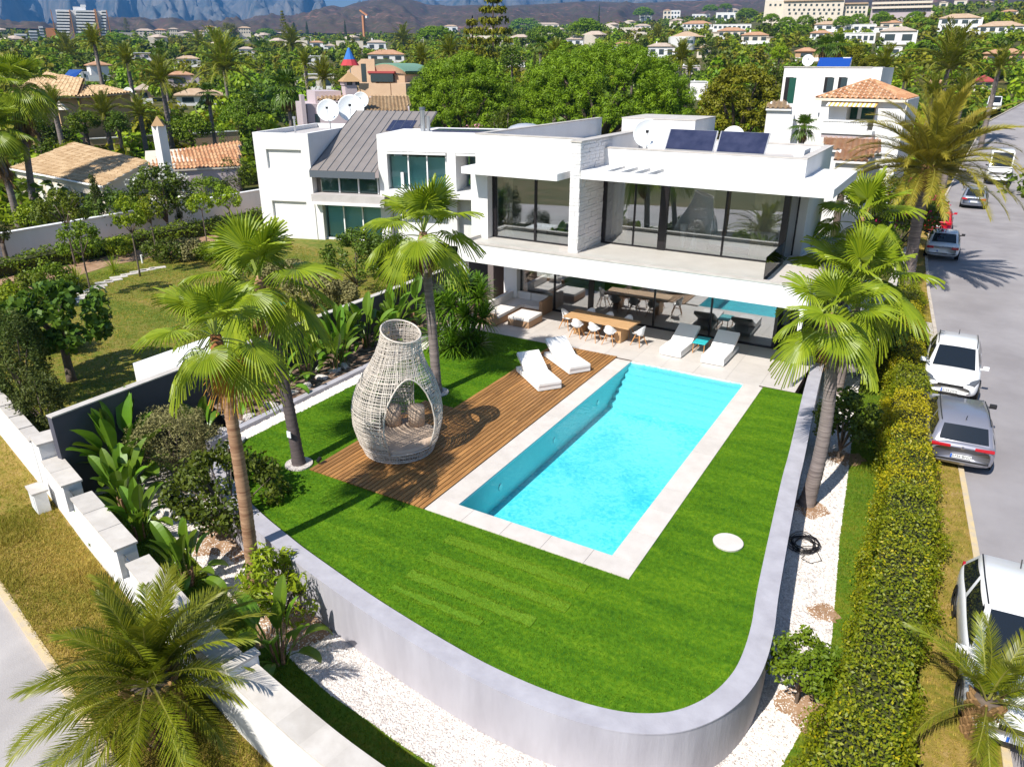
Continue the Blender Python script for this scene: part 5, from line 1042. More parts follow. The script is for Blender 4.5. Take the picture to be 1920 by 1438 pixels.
# ---- hedge
hp = [(0.32, 8.6), (0.44, 11), (0.56, 14), (0.56, 17), (0.42, 20), (0.22, 23), (-0.06, 27), (-0.44, 31), (-0.9, 36), (-1.2, 40.2)]
def hedge(label, line, hw, z0, z1, n, mat, mat2, size, zones=None, seed=1, cat='hedge', group=None, bumps=0.15):
    rng = np.random.default_rng(seed); L = fine(line, 6); P = np.array(L); seg = np.linalg.norm(np.diff(P, axis=0), axis=1); cum = np.concatenate([[0], np.cumsum(seg)]); t = thing('hedge', label, cat, (L[0][0], L[0][1], z0), 0, group); o0 = np.array([L[0][0], L[0][1], z0])
    s = rng.random(n)*cum[-1]; i = np.clip(np.searchsorted(cum, s)-1, 0, len(seg)-1); f = (s-cum[i])/seg[i]; c = P[i]+(P[i+1]-P[i])*f[:, None]; tg = (P[i+1]-P[i])/seg[i][:, None]; nn = np.stack([tg[:, 1], -tg[:, 0]], 1)
    h = z1-z0; w2 = rng.random(n); per = 2*h+2*hw; q = w2*per; x = np.where(q < h, -hw, np.where(q < h+2*hw, q-h-hw, hw)); z = np.where(q < h, q, np.where(q < h+2*hw, h, per-q))
    nz = np.stack([np.where(q < h, -1, np.where(q < h+2*hw, 0, 1)), np.zeros(n), np.where((q >= h) & (q < h+2*hw), 1, 0)], 1).astype(float)
    b = bumps*(np.sin(s*2.1+x*3)+np.sin(s*0.83+1)+np.sin(s*4.7+z*4))*0.5+rng.normal(0, bumps*0.6, n); x = x+nz[:, 0]*b; z = np.maximum(0.03, z+nz[:, 2]*b)
    # round the top shoulders
    sh = np.clip((np.abs(x)-hw*0.6)/(hw*0.4), 0, 1)*np.clip((z-h*0.7)/(h*0.3), 0, 1); z -= sh*0.18*h; x *= 1-0.10*sh
    Pt = np.stack([c[:, 0]+nn[:, 0]*x, c[:, 1]+nn[:, 1]*x, z0+z], 1)-o0; wn = np.stack([nn[:, 0]*nz[:, 0], nn[:, 1]*nz[:, 0], nz[:, 2]], 1); nrm = unit(wn*0.7+rdir(n, rng)*0.75+np.array([0, 0, .2])); ax = unit(np.cross(nrm, rdir(n, rng))); l = size*rng.uniform(.7, 1.3, n); V, F = leaf_quads(Pt, ax, nrm, l, l*0.55, 0.1)
    T = np.repeat(np.clip(rng.random(n)*0.8+0.2*(b > 0.05), 0, 1), 4); mi = np.zeros(n, int)
    if zones:
        pz = np.zeros(n)
        for y0, y1, pr_ in zones: pz = np.maximum(pz, pr_*np.clip((Pt[:, 1]+o0[1]-y0)/1.0, 0, 1)*np.clip((y1-Pt[:, 1]-o0[1])/1.0, 0, 1))
        pz *= np.clip(0.62+0.5*np.sin(s*0.9+x*1.2)*np.sin(s*0.43+2)+0.35*wn[:, 2]-0.1*wn[:, 0], 0.05, 1.3); mi = (rng.random(n) < pz).astype(int)
    link('foliage', npmesh('hedge_foliage', V, F, [M[mat], M[mat2 or mat]], T, mi=mi), t)
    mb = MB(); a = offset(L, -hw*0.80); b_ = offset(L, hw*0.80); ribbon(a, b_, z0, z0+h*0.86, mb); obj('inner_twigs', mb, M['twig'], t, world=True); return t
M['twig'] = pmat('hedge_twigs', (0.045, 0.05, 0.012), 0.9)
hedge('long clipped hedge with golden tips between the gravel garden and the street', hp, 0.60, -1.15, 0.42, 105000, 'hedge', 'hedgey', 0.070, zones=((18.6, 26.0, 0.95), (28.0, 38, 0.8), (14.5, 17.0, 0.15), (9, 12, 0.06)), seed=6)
# turf blades, only where the upper lawn shows
def blades(name, n, region, z, mat, hgt, wid, seed, pale=False):
    rng = np.random.default_rng(seed); x0, x1, y0, y1 = region; P = np.stack([rng.uniform(x0, x1, n*2), rng.uniform(y0, y1, n*2)], 1); poly = np.array([(p[0], p[1]) for p in inner]+[(-16.45, 24.5)])
    ins = np.zeros(len(P), bool); j = len(poly)-1
    for i in range(len(poly)):
        a, b = poly[i], poly[j]; c = ((a[1] > P[:, 1]) != (b[1] > P[:, 1])) & (P[:, 0] < (b[0]-a[0])*(P[:, 1]-a[1])/(b[1]-a[1]+1e-12)+a[0]); ins ^= c; j = i
    ok = ins & ~((P[:, 0] > PX0-0.01) & (P[:, 0] < PX1+0.01) & (P[:, 1] > PY0-0.01)) & ~((P[:, 0] > -13.6) & (P[:, 0] < PX0) & (P[:, 1] > 12.41) & (P[:, 1] < 17.63)) & ~((P[:, 0] > -12.45) & (P[:, 0] < PX0) & (P[:, 1] > 17) & (P[:, 1] < 24.6)) & ~(np.hypot(P[:, 0]+2.93, P[:, 1]-14.8) < 0.35)
    P = P[ok][:n]; m = len(P); a = rng.uniform(0, 2*PI, m); lean = rng.uniform(0, 0.6, m)*hgt; h = hgt*rng.uniform(0.5, 1.1, m); V = np.zeros((m, 3, 3)); ca, sa = np.cos(a)*wid, np.sin(a)*wid
    V[:, 0] = np.stack([P[:, 0]-ca, P[:, 1]-sa, np.full(m, z)], 1); V[:, 1] = np.stack([P[:, 0]+ca, P[:, 1]+sa, np.full(m, z)], 1); b = rng.uniform(0, 2*PI, m); V[:, 2] = np.stack([P[:, 0]+np.cos(b)*lean, P[:, 1]+np.sin(b)*lean, z+h], 1)
    nz = np.sin(P[:, 0]*1.3+np.sin(P[:, 1]*2)*1.5)*np.sin(P[:, 1]*4.6+np.sin(P[:, 0]*0.9)*1.6)+0.6*np.sin(P[:, 1]*11+np.sin(P[:, 0]*2.3)*2); T = np.clip(0.45+0.24*nz+rng.normal(0, .2, m), 0, 1)
    if pale: T = np.clip(rng.normal(0.95, .15, m), 0, 1.3)
    link(name, npmesh(name, V.reshape(-1, 3), np.arange(m*3).reshape(m, 3), mat, np.repeat(T, 3)), None, kind='stuff')
M['turfpale'] = grassmat('brushed_turf_sheen', [(0.07, 0.19, 0.009), (0.125, 0.26, 0.018), (0.19, 0.33, 0.035)], 1.6, 12)
M['bladepale'] = leafmat('turf_blade_sheen', (0.11, 0.25, 0.02), (0.20, 0.38, 0.04), 0.3, 0.55)
M['blade'] = leafmat('turf_blade', (0.055, 0.16, 0.006), (0.175, 0.35, 0.012), 0.3, 0.55)
for i, (px, py, qx, qy) in enumerate(((838, 1008, 1098, 1107), (803, 1042, 1064, 1143), (765, 1076, 1000, 1168), (735, 1100, 900, 1172))):   # bands of brushed pile, their sheen painted in as paler green
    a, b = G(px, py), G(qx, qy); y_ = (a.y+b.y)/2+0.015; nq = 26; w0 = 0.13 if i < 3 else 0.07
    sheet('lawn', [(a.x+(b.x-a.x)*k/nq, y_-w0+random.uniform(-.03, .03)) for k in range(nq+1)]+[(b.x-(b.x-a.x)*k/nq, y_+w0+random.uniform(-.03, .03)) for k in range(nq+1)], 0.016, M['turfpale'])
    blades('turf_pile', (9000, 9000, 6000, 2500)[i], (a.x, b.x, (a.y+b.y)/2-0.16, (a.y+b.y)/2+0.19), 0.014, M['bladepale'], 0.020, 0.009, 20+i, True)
blades('turf_pile', 190000, (-16.5, -1.6, 8.7, 24.5), 0.0, M['blade'], 0.035, 0.006, 3)
# dry grass blades on the street verge
def verge_blades(n, seed):
    rng = np.random.default_rng(seed); a = np.array([-33.0, 12.1]); K = [np.array((p.x, p.y)) for p in (kA, K0, K1, K2, kB)]; W = [np.array((p.x, p.y)) for p in (wline[0], wline[1], wline[2], wline[3], wline[5], wline[7])]
    t = rng.random(n); f = t*5; i = np.minimum(4, f.astype(int)); u = (f-i)[:, None]; W = np.array(W); wp = W[i]*(1-u)+W[i+1]*u; d = np.array((nK.x, nK.y)); k0 = np.array((K1.x, K1.y)); dist = (k0-wp) @ d; q = wp+d*(dist*rng.uniform(0.02, 0.95, n))[:, None]
    P = np.concatenate([q, np.full((n, 1), LG)], 1); a = rng.uniform(0, 6.28, n); h = rng.uniform(.03, .085, n)*(1+0.9*(np.sin(q[:, 0]*1.7)*np.sin(q[:, 1]*2.3) > .3)); w_ = 0.009; V = np.zeros((n, 3, 3)); V[:, 0] = P+np.stack([np.cos(a)*w_, np.sin(a)*w_, 0*a], 1); V[:, 1] = P-np.stack([np.cos(a)*w_, np.sin(a)*w_, 0*a], 1); b = rng.uniform(0, 6.28, n); V[:, 2] = P+np.stack([np.cos(b)*h*.7, np.sin(b)*h*.7, h], 1)
    T = np.clip(0.5+0.4*np.sin(q[:, 0]*0.9+1)*np.sin(q[:, 1]*1.4)+rng.normal(0, .25, n), 0, 1); link('dry_grass', npmesh('dry_grass', V.reshape(-1, 3), np.arange(n*3).reshape(n, 3), M['dryblade'], np.repeat(T, 3)), None, kind='stuff')
M['lawnblade'] = leafmat('lawn_blade', (0.10, 0.17, 0.012), (0.38, 0.33, 0.08), 0.3, 0.6)
M['dryblade'] = leafmat('dry_blade', (0.16, 0.20, 0.02), (0.40, 0.35, 0.13), 0.3, 0.6)
verge_blades(52000, 4)
def blades_poly(name, poly, n, zf, mat, hgt, wid, seed):
    rng = np.random.default_rng(seed); A = np.array([(p[0], p[1]) for p in poly]); lo, hi = A.min(0), A.max(0); P = lo+(hi-lo)*rng.random((n*3, 2)); ins = np.zeros(len(P), bool); j = len(A)-1
    for i in range(len(A)):
        a, b = A[i], A[j]; ins ^= ((a[1] > P[:, 1]) != (b[1] > P[:, 1])) & (P[:, 0] < (b[0]-a[0])*(P[:, 1]-a[1])/(b[1]-a[1]+1e-12)+a[0]); j = i
    P = P[ins][:n]; m = len(P); z = np.array([zf(y) for y in P[:, 1]]) if callable(zf) else np.full(m, zf); P3 = np.concatenate([P, z[:, None]], 1); a = rng.uniform(0, 6.28, m); d = np.stack([np.cos(a)*wid, np.sin(a)*wid, 0*a], 1); h = hgt*rng.uniform(.5, 1.2, m); b = rng.uniform(0, 6.28, m)
    V = np.stack([P3-d, P3+d, P3+np.stack([np.cos(b)*h*.6, np.sin(b)*h*.6, h], 1)], 1); T = np.clip(0.5+0.35*np.sin(P[:, 0]*2.1)*np.sin(P[:, 1]*1.6)+rng.normal(0, .25, m), 0, 1); link(name, npmesh(name, V.reshape(-1, 3), np.arange(m*3).reshape(m, 3), mat, np.repeat(T, 3)), None, kind='stuff')
M['stripblade'] = leafmat('strip_grass_blade', (0.05, 0.13, 0.008), (0.17, 0.24, 0.015), 0.3, 0.55)
blades_poly('grass_blades', gr+[(-2.4, 5.95), (-0.4, 6.9), (0.7, 9), (0.7, 20), (-0.2, 26), (-1.0, 33)], 36000, LG+0.004, M['stripblade'], 0.055, 0.008, 31)
blades_poly('grass_blades', [(-19.3, 9.35), (-17.25, 8.4), (-14.34, 7.6), (-9.1, 6.45), (-6.4, 6.05), (-3.2, 5.95)]+[(p.x, p.y) for p in ge[::-1]]+[(-18.9, 10.2)], 26000, LG+0.004, M['stripblade'], 0.055, 0.008, 32)
vy = [9, 13, 17, 21, 25, 29, 33, 37, 41]
blades_poly('dry_grass', [(kerbx(y)-0.15, y) for y in vy]+[(kerbx(y)-1.3, y) for y in vy[::-1]], 22000, lambda y: road_z(y)+0.10, M['dryblade'], 0.06, 0.009, 33)
NLb = [(-19.7, 9.7), (-33, 12.8), (-38.6, 19), (-39.5, 26), (-37, 33), (-27, 33), (-19.7, 33)]
blades_poly('grass_blades', NLb, 60000, -0.3, M['lawnblade'], 0.06, 0.014, 34)
# pebbles on the gravel beds
def pebbles(name, n, fn, mat, seed, s0=0.025):
    rng = np.random.default_rng(seed); P = fn(rng, n); m = len(P); base = np.array([(1, 0, 0), (-.5, .87, 0), (-.5, -.87, 0), (0, 0, .8)]); r = s0*rng.uniform(0.6, 1.6, m); a = rng.uniform(0, 6.28, m); ca, sa = np.cos(a), np.sin(a)
    V = np.zeros((m, 4, 3)); V[..., 0] = base[:, 0]*ca[:, None]-base[:, 1]*sa[:, None]; V[..., 1] = base[:, 0]*sa[:, None]+base[:, 1]*ca[:, None]; V[..., 2] = base[:, 2]; V = V*r[:, None, None]+P[:, None]
    F = (np.array([(0, 1, 3), (1, 2, 3), (2, 0, 3)])[None]+np.arange(m)[:, None, None]*4).reshape(-1, 3); link(name, npmesh(name, V.reshape(-1, 3), F, mat, np.repeat(rng.random(m), 4)), None, kind='stuff')
M['pebble'] = leafmat('white_pebble', (0.62, 0.56, 0.52), (0.86, 0.82, 0.78), 0.0, 0.8)
def pb_right(rng, n):
    y = rng.uniform(9.5, 30, n); xr = np.interp(y, [10.35, 11.47, 12.42, 14.12, 16.1, 18, 20.7, 23.1, 26, 33], [-.66, -.48, -.37, -.42, -.63, -.84, -1.06, -1.27, -1.57, -2.0]); xl = np.interp(y, [9.5, 11.2, 13.7, 18, 24, 28], [-1.6, -1.3, -1.55, -2.0, -2.65, -2.9]); x = xl+(xr-xl)*rng.random(n); return np.stack([x, y, np.full(n, LG)], 1)
pebbles('gravel', 16000, pb_right, M['pebble'], 2)
def pb_front(rng, n):
    o = np.array(offset(inn, 0.42)); o = o[(o[:, 1] < 14) & (o[:, 0] < -2)]; k = rng.integers(0, len(o)-1, n); t = rng.random((n, 1)); p = o[k]*(1-t)+o[k+1]*t; d = unit(o[k+1]-o[k]); nr = np.stack([-d[:, 1], d[:, 0]], 1); w_ = rng.random((n, 1))*np.interp(p[:, :1], [-16, -11, -4, -2], [1.6, 1.3, 1.5, 1.6]); p = p+nr*w_; 
    poly = [(q.x, q.y) for q in ge]+[(-3.2, 5.5), (-22, 5.5), (-22, 10.5)]; ins = np.zeros(n, bool); j = len(poly)-1
    for i in range(len(poly)):
        a, b = poly[i], poly[j]; ins ^= ((a[1] > p[:, 1]) != (b[1] > p[:, 1])) & (p[:, 0] < (b[0]-a[0])*(p[:, 1]-a[1])/(b[1]-a[1]+1e-12)+a[0]); j = i
    p = p[~ins]; return np.concatenate([p, np.full((len(p), 1), LG+0.002)], 1)
pebbles('gravel', 16000, pb_front, M['pebble'], 5)
def pb_strip(rng, n): y = rng.uniform(12.8, 24.5, n); return np.stack([rng.uniform(-16.9, -16.42, n), y, np.full(n, 0.008)], 1)
pebbles('gravel', 5000, pb_strip, M['pebble'], 6, 0.03)
# ================================================================ NEIGHBOUR PLOT ON THE LEFT
NZ = -0.3
sheet('lawn', [(-19.61, 9.6), (-33, 12.6), (-46, 15.8), (-45.6, 41), (-36, 41), (-27, 33), (-19.61, 33)], NZ, M['mixlawn'])
def zat(px, py, z=NZ): p = G(px, py, z); return (p.x, p.y, z)
gw = thing('garden_wall', 'white garden wall across the back of the neighbour lawn, blue in its own shade', 'garden wall', (-45.2, 30, NZ))
P0, P1 = Vector((-45.5, 14, 0)), Vector((-45.2, 42.5, 0))
obj('wall_body', MB().box((-45.55, 13, -1.2), (-45.25, 43, 1.36)), M['white'], gw, world=True); obj('wall_cap', MB().box((-45.6, 13, 1.362), (-45.2, 43, 1.42)), M['white2'], gw, world=True)
path = struct('path', MB().box((-39, 13, NZ-0.05), (-38.9, 13.1, NZ+0.001)), M['soil'])
for (x, y) in ((1180, 250), (1100, 265), (1040, 278), (970, 298), (890, 320), (850, 343), (780, 360), (735, 388), (715, 410), (640, 430), (640, 455), (590, 482), (560, 508), (430, 535), (410, 560), (400, 585), (230, 625), (150, 634), (110, 662), (40, 690)):
    px, py = x*.2504, 440+y*.2504; p = G(px, py, NZ); mb = MB().box((-0.42, -0.2, -0.03), (0.42, 0.2, 0.035)); o = obj('stepping_stone', mb, M['coping'], path, bevel=0.012); o.location = (p.x, p.y, NZ); o.rotation_euler = (0, 0, 1.15+random.uniform(-.15, .15))
sheet('planting_bed', [(-45.1, 14.5), (-45.1, 40), (-38, 40), (-39.2, 30), (-40.0, 24), (-38.6, 19), (-38.8, 14.5)], NZ+0.012, M['soil'])
pw = G(470, 570, NZ); sheet('water', [(pw.x-1.3, pw.y-0.8), (pw.x+1.2, pw.y-0.9), (pw.x+1.5, pw.y+0.9), (pw.x-0.6, pw.y+1.1)], NZ+0.02, pmat('pond_water', (0.004, 0.20, 0.19), 0.05, spec=0.6))
for px, py in ((590, 392), (1068, 215)):
    p = G(px*.2504, 440+py*.2504, NZ); o = obj('bollard_light', MB().lathe([(0.05, 0), (0.05, 0.42), (0.06, 0.43), (0.06, 0.47), (0.0001, 0.48)], 10), M['white2']); o.location = p; tag(o, ('white bollard light beside the stepping stones under the thin tree', 'white bollard light near the far end of the stepping stones')[px > 700], 'lamp')
crown_tree('fig_tree', 'broad fig tree with big dark leaves on the neighbour lawn', 'tree', zat(135, 714), 1.35, (2.35, 1.75, 1.6, 1.15), 0.24, 'fig', 34, 85, 0.34, None, 0.8, 21, 0.15, 10)
crown_tree('lawn_tree', 'thin young tree standing alone on the lawn beside the stepping stones', 'tree', zat(173, 560), 2.1, (2.85, 0.95, 0.9, 0.75), 0.13, 'treem', 45, 38, 0.24, None, 0.6, 22, 0.04, 7)
crown_tree('lawn_tree', 'slender tree with tall light crown at the far lawn edge', 'tree', zat(263, 518), 2.3, (3.2, 0.75, 0.7, 0.95), 0.13, 'treey', 45, 36, 0.22, None, 0.6, 23, 0.04, 7)
crown_tree('lawn_tree', 'slender twin tree right of the tall light crowned one', 'tree', zat(297, 492), 2.2, (2.9, 0.6, 0.6, 0.75), 0.12, 'treey', 40, 30, 0.2, None, 0.6, 24, 0.035, 6)
crown_tree('lawn_tree', 'dark crowned tree in front of the white garden wall at its left', 'tree', zat(142, 500), 2.3, (3.2, 1.15, 1.1, 1.0), 0.15, 'treem', 50, 42, 0.28, None, 0.6, 25, 0.05, 8)
crown_tree('lawn_tree', 'small ball crowned tree in front of the white garden wall near the villa', 'tree', zat(389, 462), 2.2, (2.6, 0.75, 0.75, 0.6), 0.12, 'treey', 45, 30, 0.2, None, 0.6, 26, 0.035, 7)
crown_tree('lawn_tree', 'small bright tree against the white garden wall beside the white tower', 'tree', zat(434, 425), 1.2, (1.9, 0.95, 0.9, 0.85), 0.14, 'treey', 50, 34, 0.25, None, 0.6, 27, 0.04, 7)
crown_tree('cypress_clump', 'broad dark clump of upright cypress inside the street wall corner', 'shrub', zat(55, 760), 0.1, (1.5, 0.85, 0.85, 1.75), 0.10, 'cyp', 110, 90, 0.26, None, 0.4, 28, 0.07, 5, flat=1.7)
crown_tree('cypress_clump', 'lower dark cypress clump spilling down beside the wall pillar', 'shrub', zat(85, 800), 0.1, (0.8, 0.75, 0.7, 0.95), 0.10, 'cyp', 100, 45, 0.26, None, 0.4, 29, 0.06, 5, flat=1.5)
crown_tree('cypress', 'narrow cypress column leaning in front of the white garden wall', 'tree', zat(197, 452), 0.1, (2.0, 0.24, 0.24, 2.1), 0.10, 'cyp', 80, 60, 0.2, None, 0.4, 30, 0.08, 4, flat=1.5)
crown_tree('cypress', 'narrow dark cypress against the wall left of the villa tower', 'tree', zat(337, 430), 0.1, (1.5, 0.22, 0.22, 1.5), 0.10, 'cyp', 80, 45, 0.18, None, 0.4, 31, 0.07, 4, flat=1.5)
crown_tree('wall_climber', 'bare stemmed climber standing against the left end of the white garden wall', 'tree', zat(16, 500), 1.3, (1.9, 0.4, 0.4, 0.7), 0.12, 'cyp', 50, 20, 0.2, None, 0.5, 32, 0.13, 4)
for i, (px, py, rx, rz_, m, lb) in enumerate(((60, 560, 1.5, 0.8, 'treem', 'leafy shrub mass at the left edge of the neighbour lawn'), (100, 530, 1.2, 0.7, 'treem', 'leafy shrub behind the stepping stones, left of the grass tuft'), (20, 585, 1.1, 0.8, 'treey', 'yellow green shrub at the left picture edge by the path'), (165, 470, 0.9, 0.55, 'treem', 'round shrub in the planting bed under the dark crowned tree'), (228, 460, 0.9, 0.5, 'treey', 'light shrub in the planting bed below the slender trees'), (310, 470, 1.4, 0.55, 'treed', 'low dark shrub row in the bed under the twin tree'), (350, 465, 1.5, 0.5, 'olive', 'greyish low shrub at the end of the planting bed'), (420, 470, 1.7, 0.5, 'treem', 'wide low shrub behind the tall fan palm crown'), (120, 640, 0.8, 0.5, 'treed', 'dark low shrub behind the fig tree'), (20, 650, 0.9, 1.0, 'treed', 'dark tall shrub left of the fig tree'), (590, 560, 1.5, 0.9, 'olive', 'grey green bush beyond the boundary wall beside the teal pond'), (540, 520, 1.3, 0.7, 'olive', 'pale grey bush behind the second fan palm'), (670, 520, 1.8, 1.5, 'treed', 'big dark juniper beyond the boundary wall'), (730, 505, 1.7, 1.3, 'treed', 'dark juniper beside the balcony end, left of the yucca'), (640, 560, 1.0, 0.6, 'olive', 'small grey bush right above the boundary wall cap'), (470, 520, 1.4, 0.6, 'treem', 'low green bush between the two left fan palms'))):
    b = zat(px, py+18); crown_tree('garden_shrub', lb, 'shrub', b, 0.1, (rz_*0.9, rx, rx*0.8, rz_), 0.15, m, 60, int(34*rx), 0.3, None, 0.5, 50+i, 0.05, 5, lo=-0.3)
hedge('low clipped hedge in front of the neighbour white garden wall', [(-43.2, 15), (-42.9, 20), (-42.8, 26), (-42.6, 32), (-42.2, 38)], 0.65, NZ, 0.55, 9000, 'treem', None, 0.16, seed=9)
ROSG = fmesh('grass_rosette', rosette(120, 1.0, 0.012), [M['treey']])
for i, (px, py, s, lb) in enumerate(((145, 540, 1.25, 'spiky dark fan shaped tuft by the path, nearer the left edge'), (215, 512, 1.05, 'round tuft of pampas leaves behind the thin young tree'), (143, 528, 0.8, 'small grassy tuft behind the spiky dark one'))):
    t = thing('grass_tuft', lb, 'plant', zat(px, py)); o = link('blades', ROSG, t, (0, 0, 0.1)); o.scale = (s,)*3
# ---- the white villa next door
NV = thing('neighbour_villa', 'white villa next door with grey metal roof and teal windows', 'house', (-34.9, 35.0, NZ), R_(17))
def nvp(name, a, b, m, **k): return obj(name, MB().box(a, b), M[m], NV, **k)
nvp('tower_wall', (-3.75, 0.16, 0), (0, 8.5, 6.15), 'white')
for a, b in (((-3.75, 0, 0), (-2.95, 0.159, 6.48)), ((-0.55, 0, 0), (0, 0.159, 6.48)), ((-2.949, 0, 5.5), (-0.551, 0.159, 6.48)), ((-2.949, 0, 2.35), (-0.551, 0.159, 4.35)), ((-2.949, 0, 0), (-0.551, 0.159, 1.3))): nvp('tower_front', a, b, 'white')
nvp('parapet', (-3.75, 0.161, 6.151), (-3.5, 8.5, 6.48), 'white'); nvp('parapet', (-0.25, 0.161, 6.151), (0, 8.5, 6.48), 'white'); nvp('parapet', (-3.499, 8.25, 6.151), (-0.251, 8.5, 6.48), 'white'); nvp('roof_deck', (-3.49, 0.17, 6.151), (-0.26, 8.24, 6.2), 'concrete')
EZ, RZ = 4.36, 7.45; yA, yB = -0.25, 7.3
zr_ = lambda y: EZ+(y-yA)*(RZ-EZ)/(yB-yA)
obj('metal_roof', MB().slab([(0.02, yA, EZ), (4.34, yA, EZ), (4.34, yB, RZ), (0.02, yB, RZ)], 0.08).slab([(4.341, 5.2, zr_(5.2)), (5.9, 5.2, zr_(5.2)), (5.9, yB, RZ), (4.341, yB, RZ)], 0.08), M['zinc'], NV)
n_ = Vector((0, -(RZ-EZ), yB-yA)).normalized()*0.035
for i in range(11):
    x = 0.05+5.8*i/10; ys_ = yA if x < 4.33 else 5.2; obj('roof_seam', MB().slab([Vector(p)+n_ for p in ((x-0.012, ys_, zr_(ys_)), (x+0.012, ys_, zr_(ys_)), (x+0.012, yB, RZ), (x-0.012, yB, RZ))], 0.034), M['zincdark'], NV)
obj('fascia', MB().box((0.02, yA-0.05, EZ-0.42), (4.35, yA-0.002, EZ-0.02)), M['zincdark'], NV); nvp('roof_gable', (5.7, 0.5, 3.4), (5.88, 7.2, 4.3), 'white')
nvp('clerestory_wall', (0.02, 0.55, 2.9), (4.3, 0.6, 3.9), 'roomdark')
for i in range(3):
    x = 0.35+1.3*i; nvp('clerestory_pane', (x, 0.50, 2.98), (x+1.2, 0.52, 3.9), 'tealglass'); nvp('mullion', (x+1.2, 0.44, 2.95), (x+1.28, 0.54, 3.92), 'white2')
nvp('beam', (0.02, -0.35, 2.45), (4.9, 0.49, 2.92), 'concrete'); nvp('awning_box', (0.1, -0.42, 2.30), (4.85, -0.1, 2.449), 'white2')
nvp('window_reveal', (0.02, 0.05, 0), (0.5, 0.6, 2.44), 'white')
for i in range(3):
    x = 0.55+1.28*i; nvp('window_pane', (x, 0.40, 0.12), (x+1.2, 0.42, 2.4), 'tealglass'); nvp('mullion', (x+1.2, 0.34, 0.05), (x+1.28, 0.44, 2.44), 'white2')
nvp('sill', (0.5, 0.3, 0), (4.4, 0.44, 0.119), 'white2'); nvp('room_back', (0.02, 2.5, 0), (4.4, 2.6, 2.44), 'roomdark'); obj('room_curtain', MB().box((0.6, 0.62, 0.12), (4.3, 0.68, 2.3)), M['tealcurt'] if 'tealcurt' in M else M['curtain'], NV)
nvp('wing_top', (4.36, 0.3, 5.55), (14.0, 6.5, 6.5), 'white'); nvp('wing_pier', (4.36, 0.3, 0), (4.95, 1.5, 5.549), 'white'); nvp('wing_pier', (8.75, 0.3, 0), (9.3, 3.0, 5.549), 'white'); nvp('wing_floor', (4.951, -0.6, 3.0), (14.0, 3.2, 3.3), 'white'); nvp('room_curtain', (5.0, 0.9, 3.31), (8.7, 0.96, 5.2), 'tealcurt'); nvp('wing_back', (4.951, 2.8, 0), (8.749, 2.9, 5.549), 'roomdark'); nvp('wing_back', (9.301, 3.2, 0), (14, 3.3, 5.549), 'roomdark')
for i in range(3):
    x = 5.05+1.2*i; nvp('window_pane', (x, 0.6, 3.35), (x+1.12, 0.62, 5.4), 'tealglass'); nvp('mullion', (x+1.12, 0.54, 3.3), (x+1.2, 0.64, 5.5), 'white2')
for i in range(4):
    x = 9.45+1.1*i; nvp('window_pane', (x, 2.4, 3.35), (x+1.02, 2.42, 5.4), 'tealglass'); nvp('mullion', (x+1.02, 2.34, 3.3), (x+1.1, 2.44, 5.5), 'white2')
nvp('awning_box', (4.95, 0.22, 5.4), (8.7, 0.299, 5.52), 'white2'); nvp('awning_box', (9.35, 0.22, 5.4), (13.9, 0.299, 5.52), 'white2'); nvp('balustrade_pane', (5.0, -0.57, 3.3), (13.9, -0.55, 4.15), 'balglass'); nvp('wall_low', (5.0, 0.8, 0), (14, 0.9, 2.99), 'white')
cw = NV.matrix_basis @ Vector((11.3, 0.9, 3.3)); dup(ch0, cw, R_(17)+0.7, 'white shell chair alone on the upper balcony of the villa next door', 'chairs on the neighbour balcony')
nvp('skylight', (0.2, 0, 0), (0.21, 0.01, 0.01), 'zincdark')
q = [Vector((3.2, 4.6, 0)), Vector((4.9, 4.6, 0)), Vector((4.9, 6.0, 0)), Vector((3.2, 6.0, 0))]
for v in q: v.z = EZ+(v.y-yA)*(RZ-EZ)/(yB-yA)+0.03
obj('skylight', MB().slab(q, 0.05), M['solar'], NV)
w_ = NV.matrix_basis
fl = thing('flue', 'steel chimney flue on the metal roof of the villa next door', 'chimney', w_ @ Vector((6.3, 3.2, 6.502))); obj('pipe', MB().tube([(0, 0, 0), (0, 0, 1.25)], 0.16, 14), M['steel'], fl); obj('pipe', MB().tube([(0.35, 0.1, 0), (0.35, 0.1, 0.9)], 0.12, 14), M['steel'], fl); obj('cap', MB().tube([(0, 0, 1.26), (0, 0, 1.42)], 0.2, 14), M['zincdark'], fl)
o = obj('roof_dome', MB().lathe([(1.25, 0), (1.2, 0.12), (0.95, 0.32), (0.5, 0.46), (0.001, 0.5)], 28), pmat('dome_acrylic', (0.42, 0.43, 0.47), 0.2, spec=0.6), smooth=True); o.location = w_ @ Vector((12.6, 4.6, 6.502)); tag(o, 'shallow grey acrylic dome on the flat roof beside the villa', 'skylight')
o = obj('solar_mat', MB().box((-2.2, -0.7, 0), (2.2, 0.7, 0.10)), M['solar']); o.location = w_ @ Vector((9.2, 3.6, 6.502)); o.rotation_euler = (0, 0, R_(17)); tag(o, 'flat dark solar mat lying on the neighbour flat roof', 'solar panel')
dish('satellite_dish', w_ @ Vector((-1.6, 6.3, 6.65)), 0.75, (0.55, -0.75, 0.35), 'left one of two big dishes on the neighbour white tower', mast=0.45)
dish('satellite_dish', w_ @ Vector((-0.5, 7.6, 6.55)), 0.92, (0.55, -0.75, 0.35), 'larger dish beside the metal roof on the neighbour white tower', mast=0.35)
o = obj('vent_pipe', MB().lathe([(0.22, 0), (0.22, 0.05), (0.06, 0.06), (0.06, 0.95), (0.10, 0.96), (0.10, 1.1)], 10), M['alu']); o.location = w_ @ Vector((-2.0, 2.2, 6.202)); tag(o, 'thin vent pipe standing on the neighbour tower roof', 'vent')
